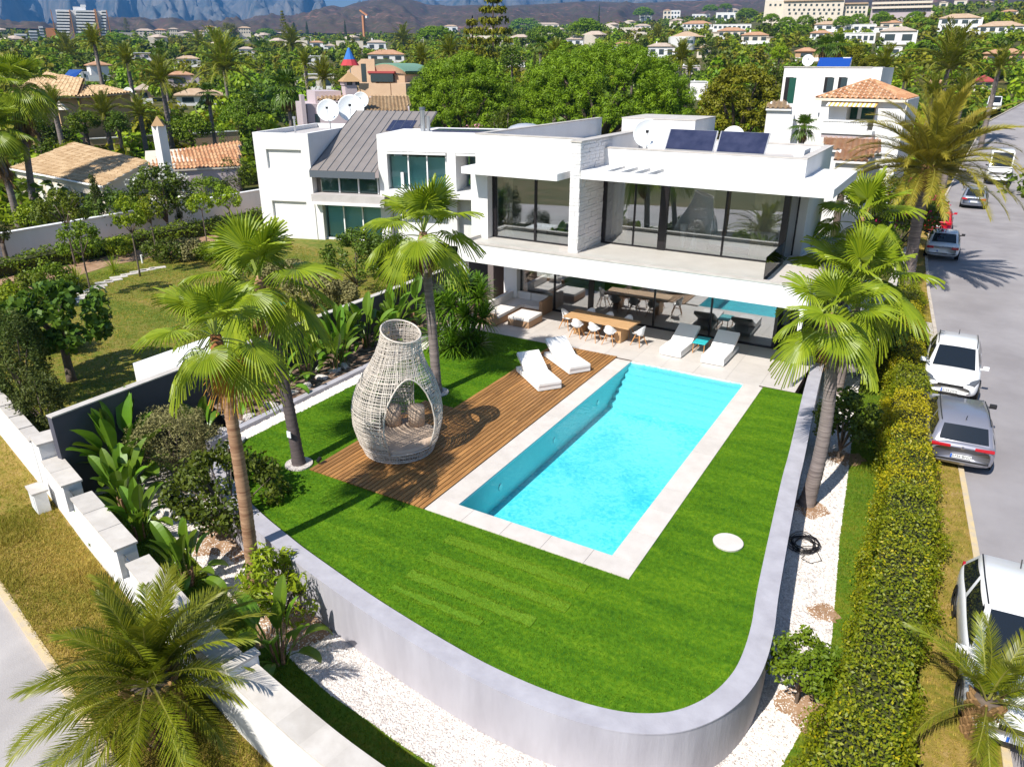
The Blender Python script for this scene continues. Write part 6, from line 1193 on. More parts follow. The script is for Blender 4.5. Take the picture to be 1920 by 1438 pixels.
# ---- tiled roofs, tile courses built as barrel rows
def tile_roof(name, poly, parent, mat, sp=0.26, course=0.42, world=True, seg=4, edge=None):
    """poly: planar 3-D polygon, its first edge the eave"""
    P = [Vector(p) for p in poly]; u = (P[1]-P[0]).normalized(); nrm = None
    nrm = sum(((P[i]-P[0]).cross(P[i+1]-P[0]) for i in range(1, len(P)-1)), Vector()).normalized()
    if nrm.z < 0: nrm = -nrm
    v = nrm.cross(u).normalized(); v = v if v.z > 0 else -v
    uv = [((p-P[0]).dot(u), (p-P[0]).dot(v)) for p in P]; u0, u1 = min(a for a, _ in uv), max(a for a, _ in uv); V, F, T = [], [], []
    n = max(1, int((u1-u0)/sp)); r = (u1-u0)/n
    for i in range(n):
        uc = u0+(i+0.5)*r; ys = []
        for (a, b), (c, d) in zip(uv, uv[1:]+uv[:1]):
            if (a > uc) != (c > uc): ys.append(b+(d-b)*(uc-a)/(c-a))
        if len(ys) < 2: continue
        y0, y1 = min(ys), max(ys); m = max(1, round((y1-y0)/course))
        for j in range(m):
            a, b = y0+(y1-y0)*j/m, y0+(y1-y0)*(j+1)/m; tv = random.random(); k = len(V)
            for (yy, lift) in ((a, 0.035), (b, 0.0)):
                for q in range(seg+1):
                    t = q/seg; du = (t-0.5)*r; hh = 0.085*(r/0.26)*math.sin(PI*min(1, t/0.62))**0.8 if t < 0.62 else -0.012*(r/.26)*math.sin(PI*(t-0.62)/0.38)
                    V.append(P[0]+u*(uc+du)+v*yy+nrm*(hh+lift)); T.append(tv)
            F += [(k+q, k+q+1, k+seg+2+q, k+seg+1+q) for q in range(seg)]
    me = npmesh(name, np.array([tuple(p) for p in V]), np.array(F), M[mat], np.array(T)); o = link(name, me, parent, kind='stuff')
    if world: o.matrix_basis = parent.matrix_basis.inverted()
    return o
def poly_solid(name, poly, th, parent, mat):
    P = [Vector(p) for p in poly]; n = len(P); vs = [p-Vector((0, 0, th)) for p in P]+[p-Vector((0, 0, 0.02)) for p in P]
    return obj(name, MB().add(vs, [tuple(range(n-1, -1, -1)), tuple(range(n, 2*n))]+[(i, (i+1) % n, n+(i+1) % n, n+i) for i in range(n)]), M[mat], parent, world=True)
def wall_between(name, a, b, z0, za, zb, th, parent, mat):
    a, b = Vector((a[0], a[1], 0)), Vector((b[0], b[1], 0)); d = (b-a).normalized(); n = Vector((-d.y, d.x, 0)); n = n if n.dot(CAMP-a) < 0 else -n
    q = [a, b, b+n*th, a+n*th]; return obj(name, MB().prism([(p.x, p.y) for p in q], z0, [za, zb, zb, za]), M[mat], parent, world=True)
TH = thing('tan_house', 'low cream house with broad weathered tan tile roof behind the white wall', 'house', (-55, 33, NZ))
eL, eR, rR = G(20, 316, 2.4), G(192, 349, 2.4), G(277, 303, 3.5)
def GPl(px, py, a, b, c):
    n = (b-a).cross(c-a); d = ray(px, py); return CAMP+d*((a-CAMP).dot(n)/d.dot(n))
rL = GPl(140, 268, eL, eR, rR)
tile_roof('roof_tiles', [eL, eR, rR, rL], TH, 'tiletan', 0.30, 0.5); poly_solid('roof_base', [eL, eR, rR, rL], 0.14, TH, 'wallcream')
ins = lambda p, q, t: p.lerp(q, t)
c_ = (eL+eR+rR+rL)/4; wL, wR, wB, wC = ins(eL, c_, .05), ins(eR, c_, .05), ins(rR, c_, .05), ins(rL, c_, .05)
wall_between('front_wall', wL, wR, NZ, wL.z-.1, wR.z-.1, 0.25, TH, 'wallcream'); wall_between('side_wall', wR, wB, NZ, wR.z-.1, wB.z-.15, 0.25, TH, 'wallcream'); wall_between('back_wall', wC, wB, NZ, wC.z-.2, wB.z-.2, 0.25, TH, 'wallcream')
d = (wR-wL).normalized(); nn = Vector((d.y, -d.x, 0)); nn = nn if nn.dot(CAMP-wL) > 0 else -nn; Lw = (wR-wL).length
for i in range(4):
    c = wL+d*(Lw*(0.30+0.10*i)); pts = []
    for k in range(9): a = PI*k/8; pts.append((c+d*(0.45*math.cos(a))).to_tuple()[:2]+(1.35+0.5*math.sin(a),))
    pts = [(c+d*0.45+nn*0.02).to_tuple()[:2]+(NZ+0.1,)]+pts+[(c-d*0.45).to_tuple()[:2]+(NZ+0.1,)]
    n0 = len(pts); mb = MB().add([Vector(p)+nn*0.03 for p in pts]+[Vector(p)-nn*0.05 for p in pts], [tuple(range(n0))]+[(k, (k+1) % n0, n0+(k+1) % n0, n0+k) for k in range(n0)]); obj('arch_window', mb, M['roomgrey'], TH, world=True)
for i in range(3):
    c = wL+d*(Lw*(0.76+0.055*i)); mb = MB().prism([(p.x, p.y) for p in (c+nn*0.03, c+d*0.7+nn*0.03, c+d*0.7-nn*.05, c-nn*.05)], NZ+0.2, 1.6); obj('window', mb, M['windark'], TH, world=True)
tb_ = [G(192, 349, 2.42), G(20, 316, 2.42)]
obj('gutter', MB().tube([tb_[0]+nn*0.1-Vector((0, 0, .06)), tb_[1]+nn*0.1-Vector((0, 0, .06))], 0.07, 8), M['white2'], TH, world=True)
TH2 = thing('tan_house', 'low house wing with warm orange tile roof and small white chimney', 'house', (-52, 41, NZ))
eL, eR, rR, rL = G(272, 321, 2.3), G(450, 312, 2.3), G(450, 272, 3.6), G(272, 283, 3.6)
tile_roof('roof_tiles', [eL, eR, rR, rL], TH2, 'tileterra', 0.30, 0.5); poly_solid('roof_base', [eL, eR, rR, rL], 0.14, TH2, 'wallcream'); wall_between('front_wall', ins(eL, rR, .04), ins(eR, rL, .04), NZ, 2.2, 2.2, 0.25, TH2, 'wallpink'); wall_between('side_wall', ins(eR, rL, .04), ins(rR, eL, .04), NZ, 2.2, 3.4, 0.25, TH2, 'wallpink')
p = GD(303, 270, 66); obj('chimney', MB().box((p.x-0.36, p.y-0.36, 2.0), (p.x+0.36, p.y+0.36, GD(303, 236, 66).z)), M['white'], TH2, world=True); zt_ = GD(303, 236, 66).z
obj('chimney_cap', MB().lathe([(0.66, zt_), (0.02, zt_+0.7)], 4, (p.x, p.y, 0)), M['tiletan'], TH2, world=True)
bwl = thing('yard_wall', 'peach yard wall with white coping behind the two tan roofs', 'garden wall', G(300, 265, 2.5)); a, b = G(165, 262, 2.9), G(447, 247, 2.9); wall_between('wall_body', a, b, NZ, 2.9, 2.9, 0.3, bwl, 'wallpeach'); wall_between('wall_cap', a+(CAMP-a).normalized()*0.06, b+(CAMP-b).normalized()*0.06, 2.902, 3.0, 3.0, 0.42, bwl, 'white2')
# ================================================================ CARS
def paint(name, c, metal=0.0): return pmat(name, c, 0.28, metal=metal, spec=0.5, coat=0.6)
M['pwhite'] = paint('white_car_paint', (0.80, 0.80, 0.81)); M['psilver'] = paint('silver_car_paint', (0.36, 0.36, 0.42), 0.55); M['pred'] = paint('red_car_paint', (0.50, 0.012, 0.03)); M['pblue'] = paint('pale_blue_car_paint', (0.33, 0.37, 0.46), 0.5)
M['lamp'] = pmat('headlamp_glass', (0.10, 0.11, 0.13), 0.08, spec=0.8); M['tail'] = pmat('tail_lamp', (0.45, 0.01, 0.02), 0.15, spec=0.6); M['plate'] = pmat('number_plate', (0.78, 0.79, 0.80), 0.4); M['plateblue'] = pmat('plate_blue_band', (0.02, 0.12, 0.55), 0.4); M['ink'] = pmat('plate_ink', (0.03, 0.03, 0.04), 0.6); M['trim'] = pmat('dark_trim', (0.02, 0.02, 0.022), 0.5); M['chrome'] = pmat('chrome', (0.7, 0.7, 0.72), 0.12, metal=1.0)
def text_obj(txt, size, mat, parent, loc, rot, ext=0.002):
    cu = bpy.data.curves.new('plate_text', 'FONT'); cu.body = txt; cu.size = size; cu.extrude = ext; cu.align_x = 'CENTER'; cu.align_y = 'CENTER'; cu.materials.append(mat)
    tmp = bpy.data.objects.new('plate_text', cu); COL.objects.link(tmp); dg = bpy.context.evaluated_depsgraph_get(); me = bpy.data.meshes.new_from_object(tmp.evaluated_get(dg)); bpy.data.objects.remove(tmp); me.materials.clear(); me.materials.append(mat)
    o = link('plate_text', me, parent, loc); o.rotation_euler = rot; return o
def car(label, loc, rz, paintm, kind='hatch', L=4.2, W=1.72, H=1.42, group='cars parked along the street', front=True, rear=True, platef=None, plater=None, name='parked_car'):
    t = thing(name, label, 'car' if kind != 'van' and kind != 'truck' else 'van', loc, rz, group); h = W/2
    # stations: y, half width, bottom, shoulder height (hood, belt, boot)
    if kind in ('hatch', 'wagon', 'sedan'):
        hood, belt = 0.90, 0.95
        st = [(-0.5, .74, .36, .62), (-0.49, .86, .26, .74), (-.44, .96, .2, .84), (-.36, 1, .18, .92), (-.2, 1, .18, belt), (0, 1, .18, belt), (.16, 1, .18, belt-.01), (.26, .99, .18, .91), (.36, .98, .18, .85), (.44, .93, .2, .77), (.485, .82, .24, .68), (.5, .68, .34, .58)]
        if kind == 'sedan': st[0:4] = [(-0.5, .78, .36, .80), (-0.49, .88, .28, .90), (-.44, .96, .2, .95), (-.34, 1, .18, .96)]
        if kind in ('hatch', 'wagon'): st[0:4] = [(-0.5, .80, .36, .78), (-0.492, .88, .26, .88), (-.46, .97, .2, .93), (-.38, 1, .18, .94)]
        gh = {'hatch': (-.475, -.36, .04, .265), 'wagon': (-.475, -.40, .05, .25), 'sedan': (-.385, -.22, .05, .25)}[kind]
    else:
        belt = 1.15 if kind == 'van' else 1.5
        st = [(-.5, .94, .3, belt), (-.48, 1, .22, belt), (0, 1, .22, belt), (.3, 1, .22, belt), (.42, .97, .22, belt*.92), (.48, .90, .24, belt*.8), (.5, .78, .32, belt*.66)]
        gh = (-.495, -.48, .26, .405) if kind == 'van' else (-.495, -.49, .36, .44)
    V, F = [], []; n = 12
    for y, wf, zb, zt_ in st:
        w_ = h*wf; y *= L
        for x, z in ((-.80, zb), (-.98, zb+.10), (-1.0, zb+(zt_-zb)*.45), (-.985, zt_-.13), (-.93, zt_-.03), (-.62, zt_+.012), (.62, zt_+.012), (.93, zt_-.03), (.985, zt_-.13), (1.0, zb+(zt_-zb)*.45), (.98, zb+.10), (.80, zb)): V.append((x*w_, y, z))
    k = len(st); F = [(i*n+j, i*n+(j+1) % n, (i+1)*n+(j+1) % n, (i+1)*n+j) for i in range(k-1) for j in range(n)]+[tuple(range(n)), tuple(range(k*n-1, (k-1)*n-1, -1))]
    mb = MB(); mb.v = V; mb.f = F; mb.m = [0]*len(F); bo = obj('body', mb, M[paintm], t, smooth=True)
    m = bo.modifiers.new('soft', 'SUBSURF'); m.levels = m.render_levels = 1
    # greenhouse
    y0, y1, y2, y3 = [g*L for g in gh]; wb, wr = h*.92, h*.74 if kind in ('hatch', 'wagon', 'sedan') else h*.88; zb = belt-.06; zr = H
    sec = [(y0, wb*.93, zb), (y1, wr*.97, zr-.035), ((y1*.6+y2*.4), wr, zr), (y2, wr*.96, zr-.02), (y3, wb*.95, zb-.03)]
    bl = [(y0, wb*.93), (y1, wb), ((y1*.6+y2*.4), wb), (y2, wb), (y3, wb*.95)]
    V = []; 
    for (y, w_, z), (yb, wb_) in zip(sec, bl): V += [(-wb_, yb, zb), (-w_, y, z-.03), (-w_*.85, y, z), (w_*.85, y, z), (w_, y, z-.03), (wb_, yb, zb)]
    F = [(6*i+j, 6*i+j+1, 6*i+7+j, 6*i+6+j) for i in range(4) for j in range(5)]; mb = MB(); mb.v = V; mb.f = F; mb.m = [0]*len(F); obj('roof', mb, M[paintm], t, smooth=True)
    def face(A, B, C_, D, iu=0.06, iv=0.1, off=0.012, name='window', mat='carglass', lab=None):
        A, B, C_, D = map(Vector, (A, B, C_, D)); q = [A.lerp(B, u).lerp(D.lerp(C_, u), v) for u, v in ((iu, iv), (1-iu, iv), (1-iu, 1-iv), (iu, 1-iv))]; nr = (q[1]-q[0]).cross(q[3]-q[0]).normalized(); ctr = Vector((0, (y1+y2)/2, belt)); nr = nr if nr.dot(sum(q, Vector())/4-ctr) > 0 else -nr
        # slightly bowed pane
        g = []; nu = 5
        for v in range(3):
            for u in range(nu+1):
                a, b = u/nu, v/2; p = q[0].lerp(q[1], a).lerp(q[3].lerp(q[2], a), b); g.append(p+nr*(off+0.02*(1-(2*a-1)**2)))
        nq = len(g); mb = MB().add(g+[p-nr*0.012 for p in g], [(v*(nu+1)+u, v*(nu+1)+u+1, (v+1)*(nu+1)+u+1, (v+1)*(nu+1)+u) for v in range(2) for u in range(nu)]); mb.add([q[0]-nr*.02, q[1]-nr*.02, q[2]-nr*.02, q[3]-nr*.02], [(0, 1, 2, 3)]); return obj(name, mb, M[mat], t, smooth=True)
    face((-wb*.9, y3, zb), (wb*.9, y3, zb), (wr*.95, y2, zr-.03), (-wr*.95, y2, zr-.03), .05, .04, name='windscreen', mat='darkglass')
    face((wb*.88, y0, zb), (-wb*.88, y0, zb), (-wr*.93, y1, zr-.04), (wr*.93, y1, zr-.04), .06, .10, name='rear_window', mat='darkglass')
    ym = (y1*.55+y2*.45)
    for s in (-1, 1):
        if kind in ('hatch', 'wagon', 'sedan'):
            face((s*wb, y3-.28, zb+.02), (s*wb, ym+.04, zb+.02), (s*wr, ym+.04, zr-.05), (s*wr, y2-.02, zr-.05), .03, .06, .008, 'side_window', 'darkglass'); face((s*wb, ym-.04, zb+.02), (s*wb, y0*.62+y1*.38, zb+.02), (s*wr, y1+.12, zr-.06), (s*wr, ym-.04, zr-.05), .03, .06, .008, 'side_window', 'darkglass')
        else: face((s*wb, y3-.1, zb), (s*wb, y2-.55, zb), (s*wr, y2-.55, zr-.12*H), (s*wr, y2, zr-.12*H), .04, .06, .008, 'side_window', 'darkglass')
        mz = belt-.02; my = y3-.18; obj('mirror', MB().box((s*h*.98, my-.05, mz), (s*(h*.98+.19), my+.06, mz+.13)).box((s*h*.9, my-.02, mz-.02), (s*h, my+.03, mz+.04)), M[paintm if kind == 'hatch' else 'trim'], t, bevel=0.02)
        for yy in (-.31*L, .32*L):
            wm = MB().lathe([(.20, -.10), (.29, -.105), (.315, -.08), (.315, .08), (.29, .105), (.20, .10)], 22, cap=False).xf(Matrix.Translation((s*(h-.10), yy, .315)) @ Matrix.Rotation(PI/2, 4, 'Y')); wo = obj('wheel', wm, M['rubber'], t, smooth=True)
            rm = MB().lathe([(.21, -.06), (.21, .075), (.17, .06), (.05, .045), (.0001, .05)], 18, cap=False).xf(Matrix.Translation((s*(h-.10), yy, .315)) @ Matrix.Rotation(s*PI/2, 4, 'Y')); obj('rim', rm, M['alu'], wo, smooth=True)
            am = MB().lathe([(.365, -.012), (.365, .012), (.32, .02)], 22, cap=False).xf(Matrix.Translation((s*(h-.006), yy, .315)) @ Matrix.Rotation(s*PI/2, 4, 'Y')); obj('wheel_arch', am, M['trim'], t)
    yf, yr = .5*L, -.5*L
    for s in (-1, 1):
        if kind in ('hatch', 'wagon', 'sedan'):
            obj('headlight', MB().prism([(s*h*.42, yf-.055), (s*h*.80, yf-.12), (s*h*.935, yf-.42), (s*h*.70, yf-.30)], [.60, .64, .76, .70], [.655, .725, .845, .78]), M['lamp'], t)
            if kind == 'wagon': obj('tail_light', MB().box((s*h*.34, yr-.014, .78), (s*h*.88, yr+.08, .855)), M['tail'], t, bevel=.012)
            else: obj('tail_light', MB().box((s*h*.50, yr-.012, .68), (s*h*.90, yr+.12, .82)), M['tail'], t, bevel=.02)
        else: obj('headlight', MB().box((s*h*.55, yf-.16, .62), (s*h*.86, yf-.015, .80)), M['lamp'], t, bevel=.02)
    obj('grille', MB().box((-h*.44, yf-.05, .55), (h*.44, yf+.004, .635)), M['trim'], t, bevel=.01); obj('front_bumper_grille', MB().box((-h*.55, yf-.06, .26), (h*.55, yf+.002, .345)), M['trim'], t, bevel=.01); obj('rear_bumper', MB().box((-h*.80, yr-.01, .40), (h*.80, yr+.02, .445)), M['trim'], t)
    obj('front_emblem', MB().lathe([(.05, 0), (.05, .012), (.035, .012), (.035, 0)], 16, cap=False).xf(Matrix.Translation((0, yf+.005, .60)) @ Matrix.Rotation(-PI/2, 4, 'X')), M['chrome'], t); obj('rear_emblem', MB().lathe([(.045, 0), (.045, .012), (.033, .012), (.033, 0)], 16, cap=False).xf(Matrix.Translation((0, yr-.006, .81)) @ Matrix.Rotation(PI/2, 4, 'X')), M['chrome'], t)
    for y, sg, tx, zz in ((yf+.012, 1, platef, .42), (yr-.022, -1, plater, .55)):
        if tx is None: continue
        pl = obj('number_plate', MB().box((-.26, y-.006, zz-.055), (.26, y+.006, zz+.055)), M['plate'], t); obj('blue_band', MB().box((-.258 if sg < 0 else .215, y-.0075*1.1, zz-.054), (-.215 if sg < 0 else .258, y+.0075*1.1, zz+.054)), M['plateblue'], pl)
        if tx: text_obj(tx, .105, M['ink'], pl, (.02 if sg < 0 else -.02, y+sg*.0065, zz), (PI/2, 0, 0 if sg < 0 else PI))
    obj('antenna', MB().tube([(0, y1+.25, zr-.01), (0, y1+.15, zr+.14)], .012, 5), M['trim'], t)
    if kind == 'hatch' or kind == 'wagon':
        for s in (-1, 1): obj('roof_rail', MB().tube([(s*wr*.93, y1+.05, zr-.01), (s*wr*.95, (y1+y2)/2, zr+.022), (s*wr*.92, y2-.05, zr-.002)], .014, 6), M['trim'], t)
    return t
M['darkglass'] = pmat('dark_car_glass', (0.012, 0.016, 0.022), 0.06, spec=0.7)
rzf = lambda y: road_z(y)+0.0
car('white hatchback parked facing the camera between the hedge and the street', (1.08, 29.6, rzf(30)+.02), PI+0.0, 'pwhite', 'hatch', 4.25, 1.76, 1.42, platef='5154 JWX')
car('silver grey estate car parked with its tail to the camera beside the hedge', (1.36, 24.3, rzf(25)+.02), R_(4.5), 'psilver', 'wagon', 4.3, 1.74, 1.40, plater='0736 BNO')
car('white saloon parked tail towards the camera beyond the large date palm', (-0.15, 51.0, rzf(52)+.02), R_(1), 'pwhite', 'sedan', 4.5, 1.78, 1.42, plater='')
car('red car half hidden behind the trunk of the large date palm', (-0.75, 58.6, rzf(58)+.02), R_(1), 'pred', 'hatch', 4.1, 1.72, 1.40, plater='')
p = G(1824, 392, -0.1); car('silver blue hatchback in the street under the drooping palm fronds', (p.x, p.y+2, rzf(p.y)+.02), R_(-2), 'pblue', 'hatch', 4.3, 1.78, 1.5, plater='')
p = G(1868, 348, 0.0); car('tall white motorhome in the street facing the camera', (p.x, p.y+2.8, rzf(p.y+2)+.02), PI, 'pwhite', 'truck', 5.8, 2.1, 2.75, name='parked_van')
p = G(1857, 226, 3.4); car('small white van farthest up the street facing the camera', (p.x, p.y+2.2, rzf(p.y+2)+.02), PI, 'pwhite', 'van', 4.5, 1.8, 1.85, name='parked_van')
car('white hatchback cut off by the right picture edge beside the young date palm', (2.62, 14.2, rzf(15)+.02), PI+R_(3), 'pwhite', 'hatch', 4.5, 1.84, 1.5, platef='')
# ================================================================ BEYOND THE PLOTS
def hit(px, py, d0=40, d1=1500):
    d = ray(px, py); h = math.hypot(d.x, d.y); s = d0
    while s < d1:
        x, y, z = d.x/h*s, d.y/h*s, CAMP.z+d.z/h*s
        if z <= terrain(x, y): return s
        s *= 1.01
    return d1
def depth_of(p): return (Vector(p)-CAMP).dot(CF)
RECTS = []                                   # what must stay in sight: (x0, y0, x1, y1, distance)
# ---- tree templates, one unit across
def tmpl_feather(seed):
    rg = np.random.default_rng(seed); parts = []; Vs, Fs, Ts, Ms = [], [], [], []; off = 0
    fr = [feather_frond(R_(e), R_(b), 1.0, 17, 0.22, lw=5.0, width=0.008, rng=rg, droop=.35) for e, b in ((84, 40), (66, 58), (48, 74), (26, 84), (0, 70))]
    for i in range(44):
        V, F, T, mi = fr[min(4, int(i/44*5))]; a = i*2.39996+rg.uniform(-.2, .2); s = rg.uniform(.85, 1.1); c, sn = math.cos(a)*s, math.sin(a)*s; X = np.stack([V[:, 0]*c-V[:, 1]*sn, V[:, 0]*sn+V[:, 1]*c, V[:, 2]*s], 1)
        Vs.append(X); Fs.append(F+off); Ts.append(np.clip(T+rg.normal(0, .12), 0, 1)); Ms += mi; off += len(V)
    return fmesh('crown', (np.concatenate(Vs), np.concatenate(Fs), np.concatenate(Ts), Ms), [M['feather'], M['rachis']])
def tmpl_fan(seed):
    rg = np.random.default_rng(seed); Vs, Fs, Ts, Ms = [], [], [], []; off = 0
    fr = [fan_frond(R_(e), R_(b), 0.5, 0.55, dr, nseg=11, rng=rg, narrow=0.8) for e, b, dr in ((80, 12, .12), (55, 22, .25), (25, 30, .4), (-10, 38, .6))]
    for i in range(26):
        V, F, T, mi = fr[min(3, int(i/26*4))]; a = i*2.39996; s = rg.uniform(.85, 1.1); c, sn = math.cos(a)*s, math.sin(a)*s
        Vs.append(np.stack([V[:, 0]*c-V[:, 1]*sn, V[:, 0]*sn+V[:, 1]*c, V[:, 2]*s], 1)); Fs.append(F+off); Ts.append(T); Ms += mi; off += len(V)
    sk = fan_frond(R_(-62), R_(20), 0.3, 0.5, .2, nseg=8, phim=50, rng=rg)
    for i in range(9):
        V, F, T, mi = sk; a = i*0.7; c, sn = math.cos(a), math.sin(a); Vs.append(np.stack([V[:, 0]*c-V[:, 1]*sn, V[:, 0]*sn+V[:, 1]*c, V[:, 2]-.05], 1)); Fs.append(F+off); Ts.append(T); Ms += [2]*len(mi); off += len(V)
    return fmesh('crown', (np.concatenate(Vs), np.concatenate(Fs), np.concatenate(Ts), Ms), [M['fandk'], M['petiole'], M['thatch']])
def tmpl_leaf(kind, mat, seed, ncl, per, leaf, cl):
    rg = np.random.default_rng(seed)
    if kind == 'umbrella':
        d = rdir(ncl*3, rg); d = d[d[:, 2] > -0.10][:ncl]; cc = d*np.array([1, 1, 1.0])*(1-0.18*rg.random((len(d), 1)))
    elif kind == 'cone':
        z = rg.random(ncl)**0.8; a = rg.random(ncl)*2*PI; r = (1-z)*0.9+0.05; cc = np.stack([r*np.cos(a), r*np.sin(a), z*2-1], 1)
    elif kind == 'tier':
        k = rg.integers(0, 12, ncl); z = k/11; a = np.round(rg.random(ncl)*6)/6*2*PI+k; r = rg.random(ncl)**.5*(1-z**1.5*0.85); cc = np.stack([r*np.cos(a), r*np.sin(a), z*2-1+0.12*r], 1)
    else: cc = ell_centers(ncl, 1, 1, 1, (0, 0, 0), rg, -0.75, 0.45)
    cc = cc*(1-cl*0.8); V, F, T = cloud(cc, rg.uniform(.7, 1.25, len(cc))*cl, per, leaf, 0.55, 0.6, rg, 0.3 if kind == 'tier' else 0.8, up=0.35); return npmesh('crown', V, F, M[mat], T)
TP = {'fp': [tmpl_feather(i) for i in (1, 2)], 'wp': [tmpl_fan(3)], 'up': [tmpl_leaf('umbrella', 'pine', 5, 150, 46, 0.085, .15), tmpl_leaf('umbrella', 'pine', 6, 130, 46, 0.09, .16)],
      'rd': [tmpl_leaf('round', m, s, 70, 34, 0.12, .24) for m, s in (('treem', 7), ('treed', 8), ('pineol', 9), ('treey', 10))], 'cy': [tmpl_leaf('cone', 'cyp', 11, 70, 24, 0.16, .22)], 'co': [tmpl_leaf('tier', 'pineol', 12, 120, 22, 0.085, .17)]}
def unit_trunk(mat, n=7, limbs=False):
    mb = MB().tube([(0, 0, -0.03), (0.01, 0, .3), (0, 0.01, .7), (0, 0, 1)], [1.15, 1, .92, .85], n); return mb.mesh('trunk', M[mat], True)
TT = {k: unit_trunk(m) for k, m in (('fp', 'trunkgrey'), ('wp', 'trunkgrey'), ('up', 'bark'), ('rd', 'bark'), ('cy', 'bark'), ('co', 'bark'))}
NAMES = {'fp': 'feather_palm', 'wp': 'fan_palm', 'up': 'umbrella_pine', 'rd': 'broadleaf_tree', 'cy': 'cypress', 'co': 'conifer'}
TREES = []
def bgtree(kind, px, ytop, wpx, ybase=None, dist=None, label='', group=None, var=None, ratio=None, rng=random.Random(5)):
    dist = dist or hit(px, ybase); p = GD(px, ytop, dist); zb = terrain(p.x, p.y); dep = depth_of(p); R = wpx/2/FPX*dep; h = p.z-zb
    t = thing(NAMES[kind], label, 'palm tree' if kind in ('fp', 'wp') else 'tree', (p.x, p.y, zb), 0, group); ms = TP[kind]; me = ms[rng.randrange(len(ms)) if var is None else var]
    if kind in ('fp', 'wp'):
        top = h-R*(0.62 if kind == 'fp' else 0.72); top = max(top, 0.3); c = link('crown', me, t, (0, 0, top)); c.scale = (R, R, R); tr = 0.26 if kind == 'fp' else 0.2
        if dist > 200: tr *= 1.2
    elif kind == 'up':
        ch = R*(ratio or 0.62); c = link('crown', me, t, (0, 0, h-ch)); c.scale = (R, R, ch); top = h-ch*0.6; tr = 0.25
    elif kind in ('cy', 'co'):
        hh = h*0.48; c = link('crown', me, t, (0, 0, h-hh)); c.scale = (R, R, hh); top = h*0.5 if kind == 'cy' else h*.97; tr = 0.15
    else:
        ch = R*(ratio or 0.85); c = link('crown', me, t, (0, 0, max(ch*.8, h-ch))); c.scale = (R, R, ch); top = max(0.3, h-ch); tr = 0.2
    c.rotation_euler = (0, 0, rng.uniform(0, 6.28)); k = link('trunk', TT[kind], t); k.scale = (tr, tr, max(0.2, top)); TREES.append((px, ytop, wpx, dist)); return t
# ---- big pines right behind the villa
crown_tree('stone_pine', 'huge bright green pine behind the metal roof, left of the dark conifer', 'tree', tuple(GD(868, 250, 76)[:2])+(-0.1,), 2.2, (6.0, 5.7, 4.8, 5.2), 0.24, 'pine', 160, 430, 0.60, 'large pines behind the villa', 0.30, 61, 0.35, 10, lo=-0.2, outward=0.72, flat=0.85)
crown_tree('stone_pine', 'widest bright green pine filling the middle behind the villa roof', 'tree', tuple(GD(1125, 250, 80)[:2])+(-0.1,), 2.2, (6.3, 9.4, 6.2, 6.0), 0.25, 'pine', 160, 720, 0.64, 'large pines behind the villa', 0.30, 62, 0.4, 12, lo=-0.2, outward=0.72, flat=0.85)
crown_tree('stone_pine', 'low bright pine between the two large ones above the pink oleander', 'tree', tuple(GD(985, 255, 70)[:2])+(-0.1,), 1.0, (3.2, 4.2, 3.0, 2.6), 0.23, 'pine', 110, 200, 0.5, 'large pines behind the villa', 0.45, 63, 0.25, 7, lo=-0.35, outward=0.7)
crown_tree('pine_tree', 'olive toned layered pine right of the widest bright pine', 'tree', tuple(GD(1380, 250, 84)[:2])+(-0.1,), 2.0, (5.2, 4.3, 3.8, 5.0), 0.30, 'pineol', 110, 190, 0.85, None, 0.45, 64, 0.35, 9, lo=-0.6, outward=0.65, flat=0.55)
crown_tree('pine_tree', 'darker olive tree leaning out behind the layered olive pine', 'tree', tuple(GD(1448, 200, 96)[:2])+(-0.1,), 2.5, (6.4, 3.6, 3.2, 4.2), 0.34, 'treed', 50, 130, 0.70, None, 0.4, 65, 0.35, 8, lo=-0.6, flat=0.7)
crown_tree('dark_conifer', 'dark drooping conifer in front of the bright pines behind the villa', 'tree', tuple(GD(945, 250, 62)[:2])+(-0.1,), 1.0, (4.2, 2.0, 1.9, 2.9), 0.22, 'treed', 70, 80, 0.50, None, 0.35, 66, 0.2, 8, lo=-0.7, flat=0.8)
crown_tree('oleander', 'oleander bush with pink flower heads behind the flat roof and dome', 'shrub', tuple(GD(905, 240, 58)[:2])+(-0.1,), 0.5, (4.6, 2.2, 1.3, 1.5), 0.20, 'treem', 40, 50, 0.4, None, 0.3, 67, 0.06, 9, lo=-0.2, extra=('pink', 34, 0.20))
crown_tree('bougainvillea', 'dark bush with magenta flowers behind the large street date palm', 'shrub', (-2.6, 49.5, -0.3), 0.3, (2.4, 2.2, 2.6, 1.9), 0.20, 'treed', 60, 85, 0.5, None, 0.55, 68, 0.07, 6, lo=-0.4, extra=('magenta', 60, 0.16))
crown_tree('bougainvillea', 'tall flowering bush hanging over the right kerb of the street', 'shrub', (7.6, 80, 0.2), 1.0, (3.6, 1.9, 3.2, 2.6), 0.24, 'treed', 55, 80, 0.6, None, 0.5, 69, 0.1, 7, lo=-0.5, extra=('magenta', 40, 0.2))
crown_tree('flowering_tree', 'round tree with white blossom behind the white garden wall', 'tree', tuple(G(318, 440, NZ)[:2])+(NZ,), 0.8, (2.6, 2.1, 1.8, 1.7), 0.2, 'treed', 60, 70, 0.42, None, 0.55, 70, 0.09, 6, lo=-0.6, extra=('whitefl', 60, 0.17))
crown_tree('dark_shrub', 'big dark bushy shrub behind the white garden wall below the tan gable', 'shrub', tuple(G(228, 445, NZ)[:2])+(NZ,), 0.3, (1.5, 2.3, 1.6, 1.5), 0.2, 'treed', 60, 60, 0.42, None, 0.5, 71, 0.08, 6, lo=-0.3)
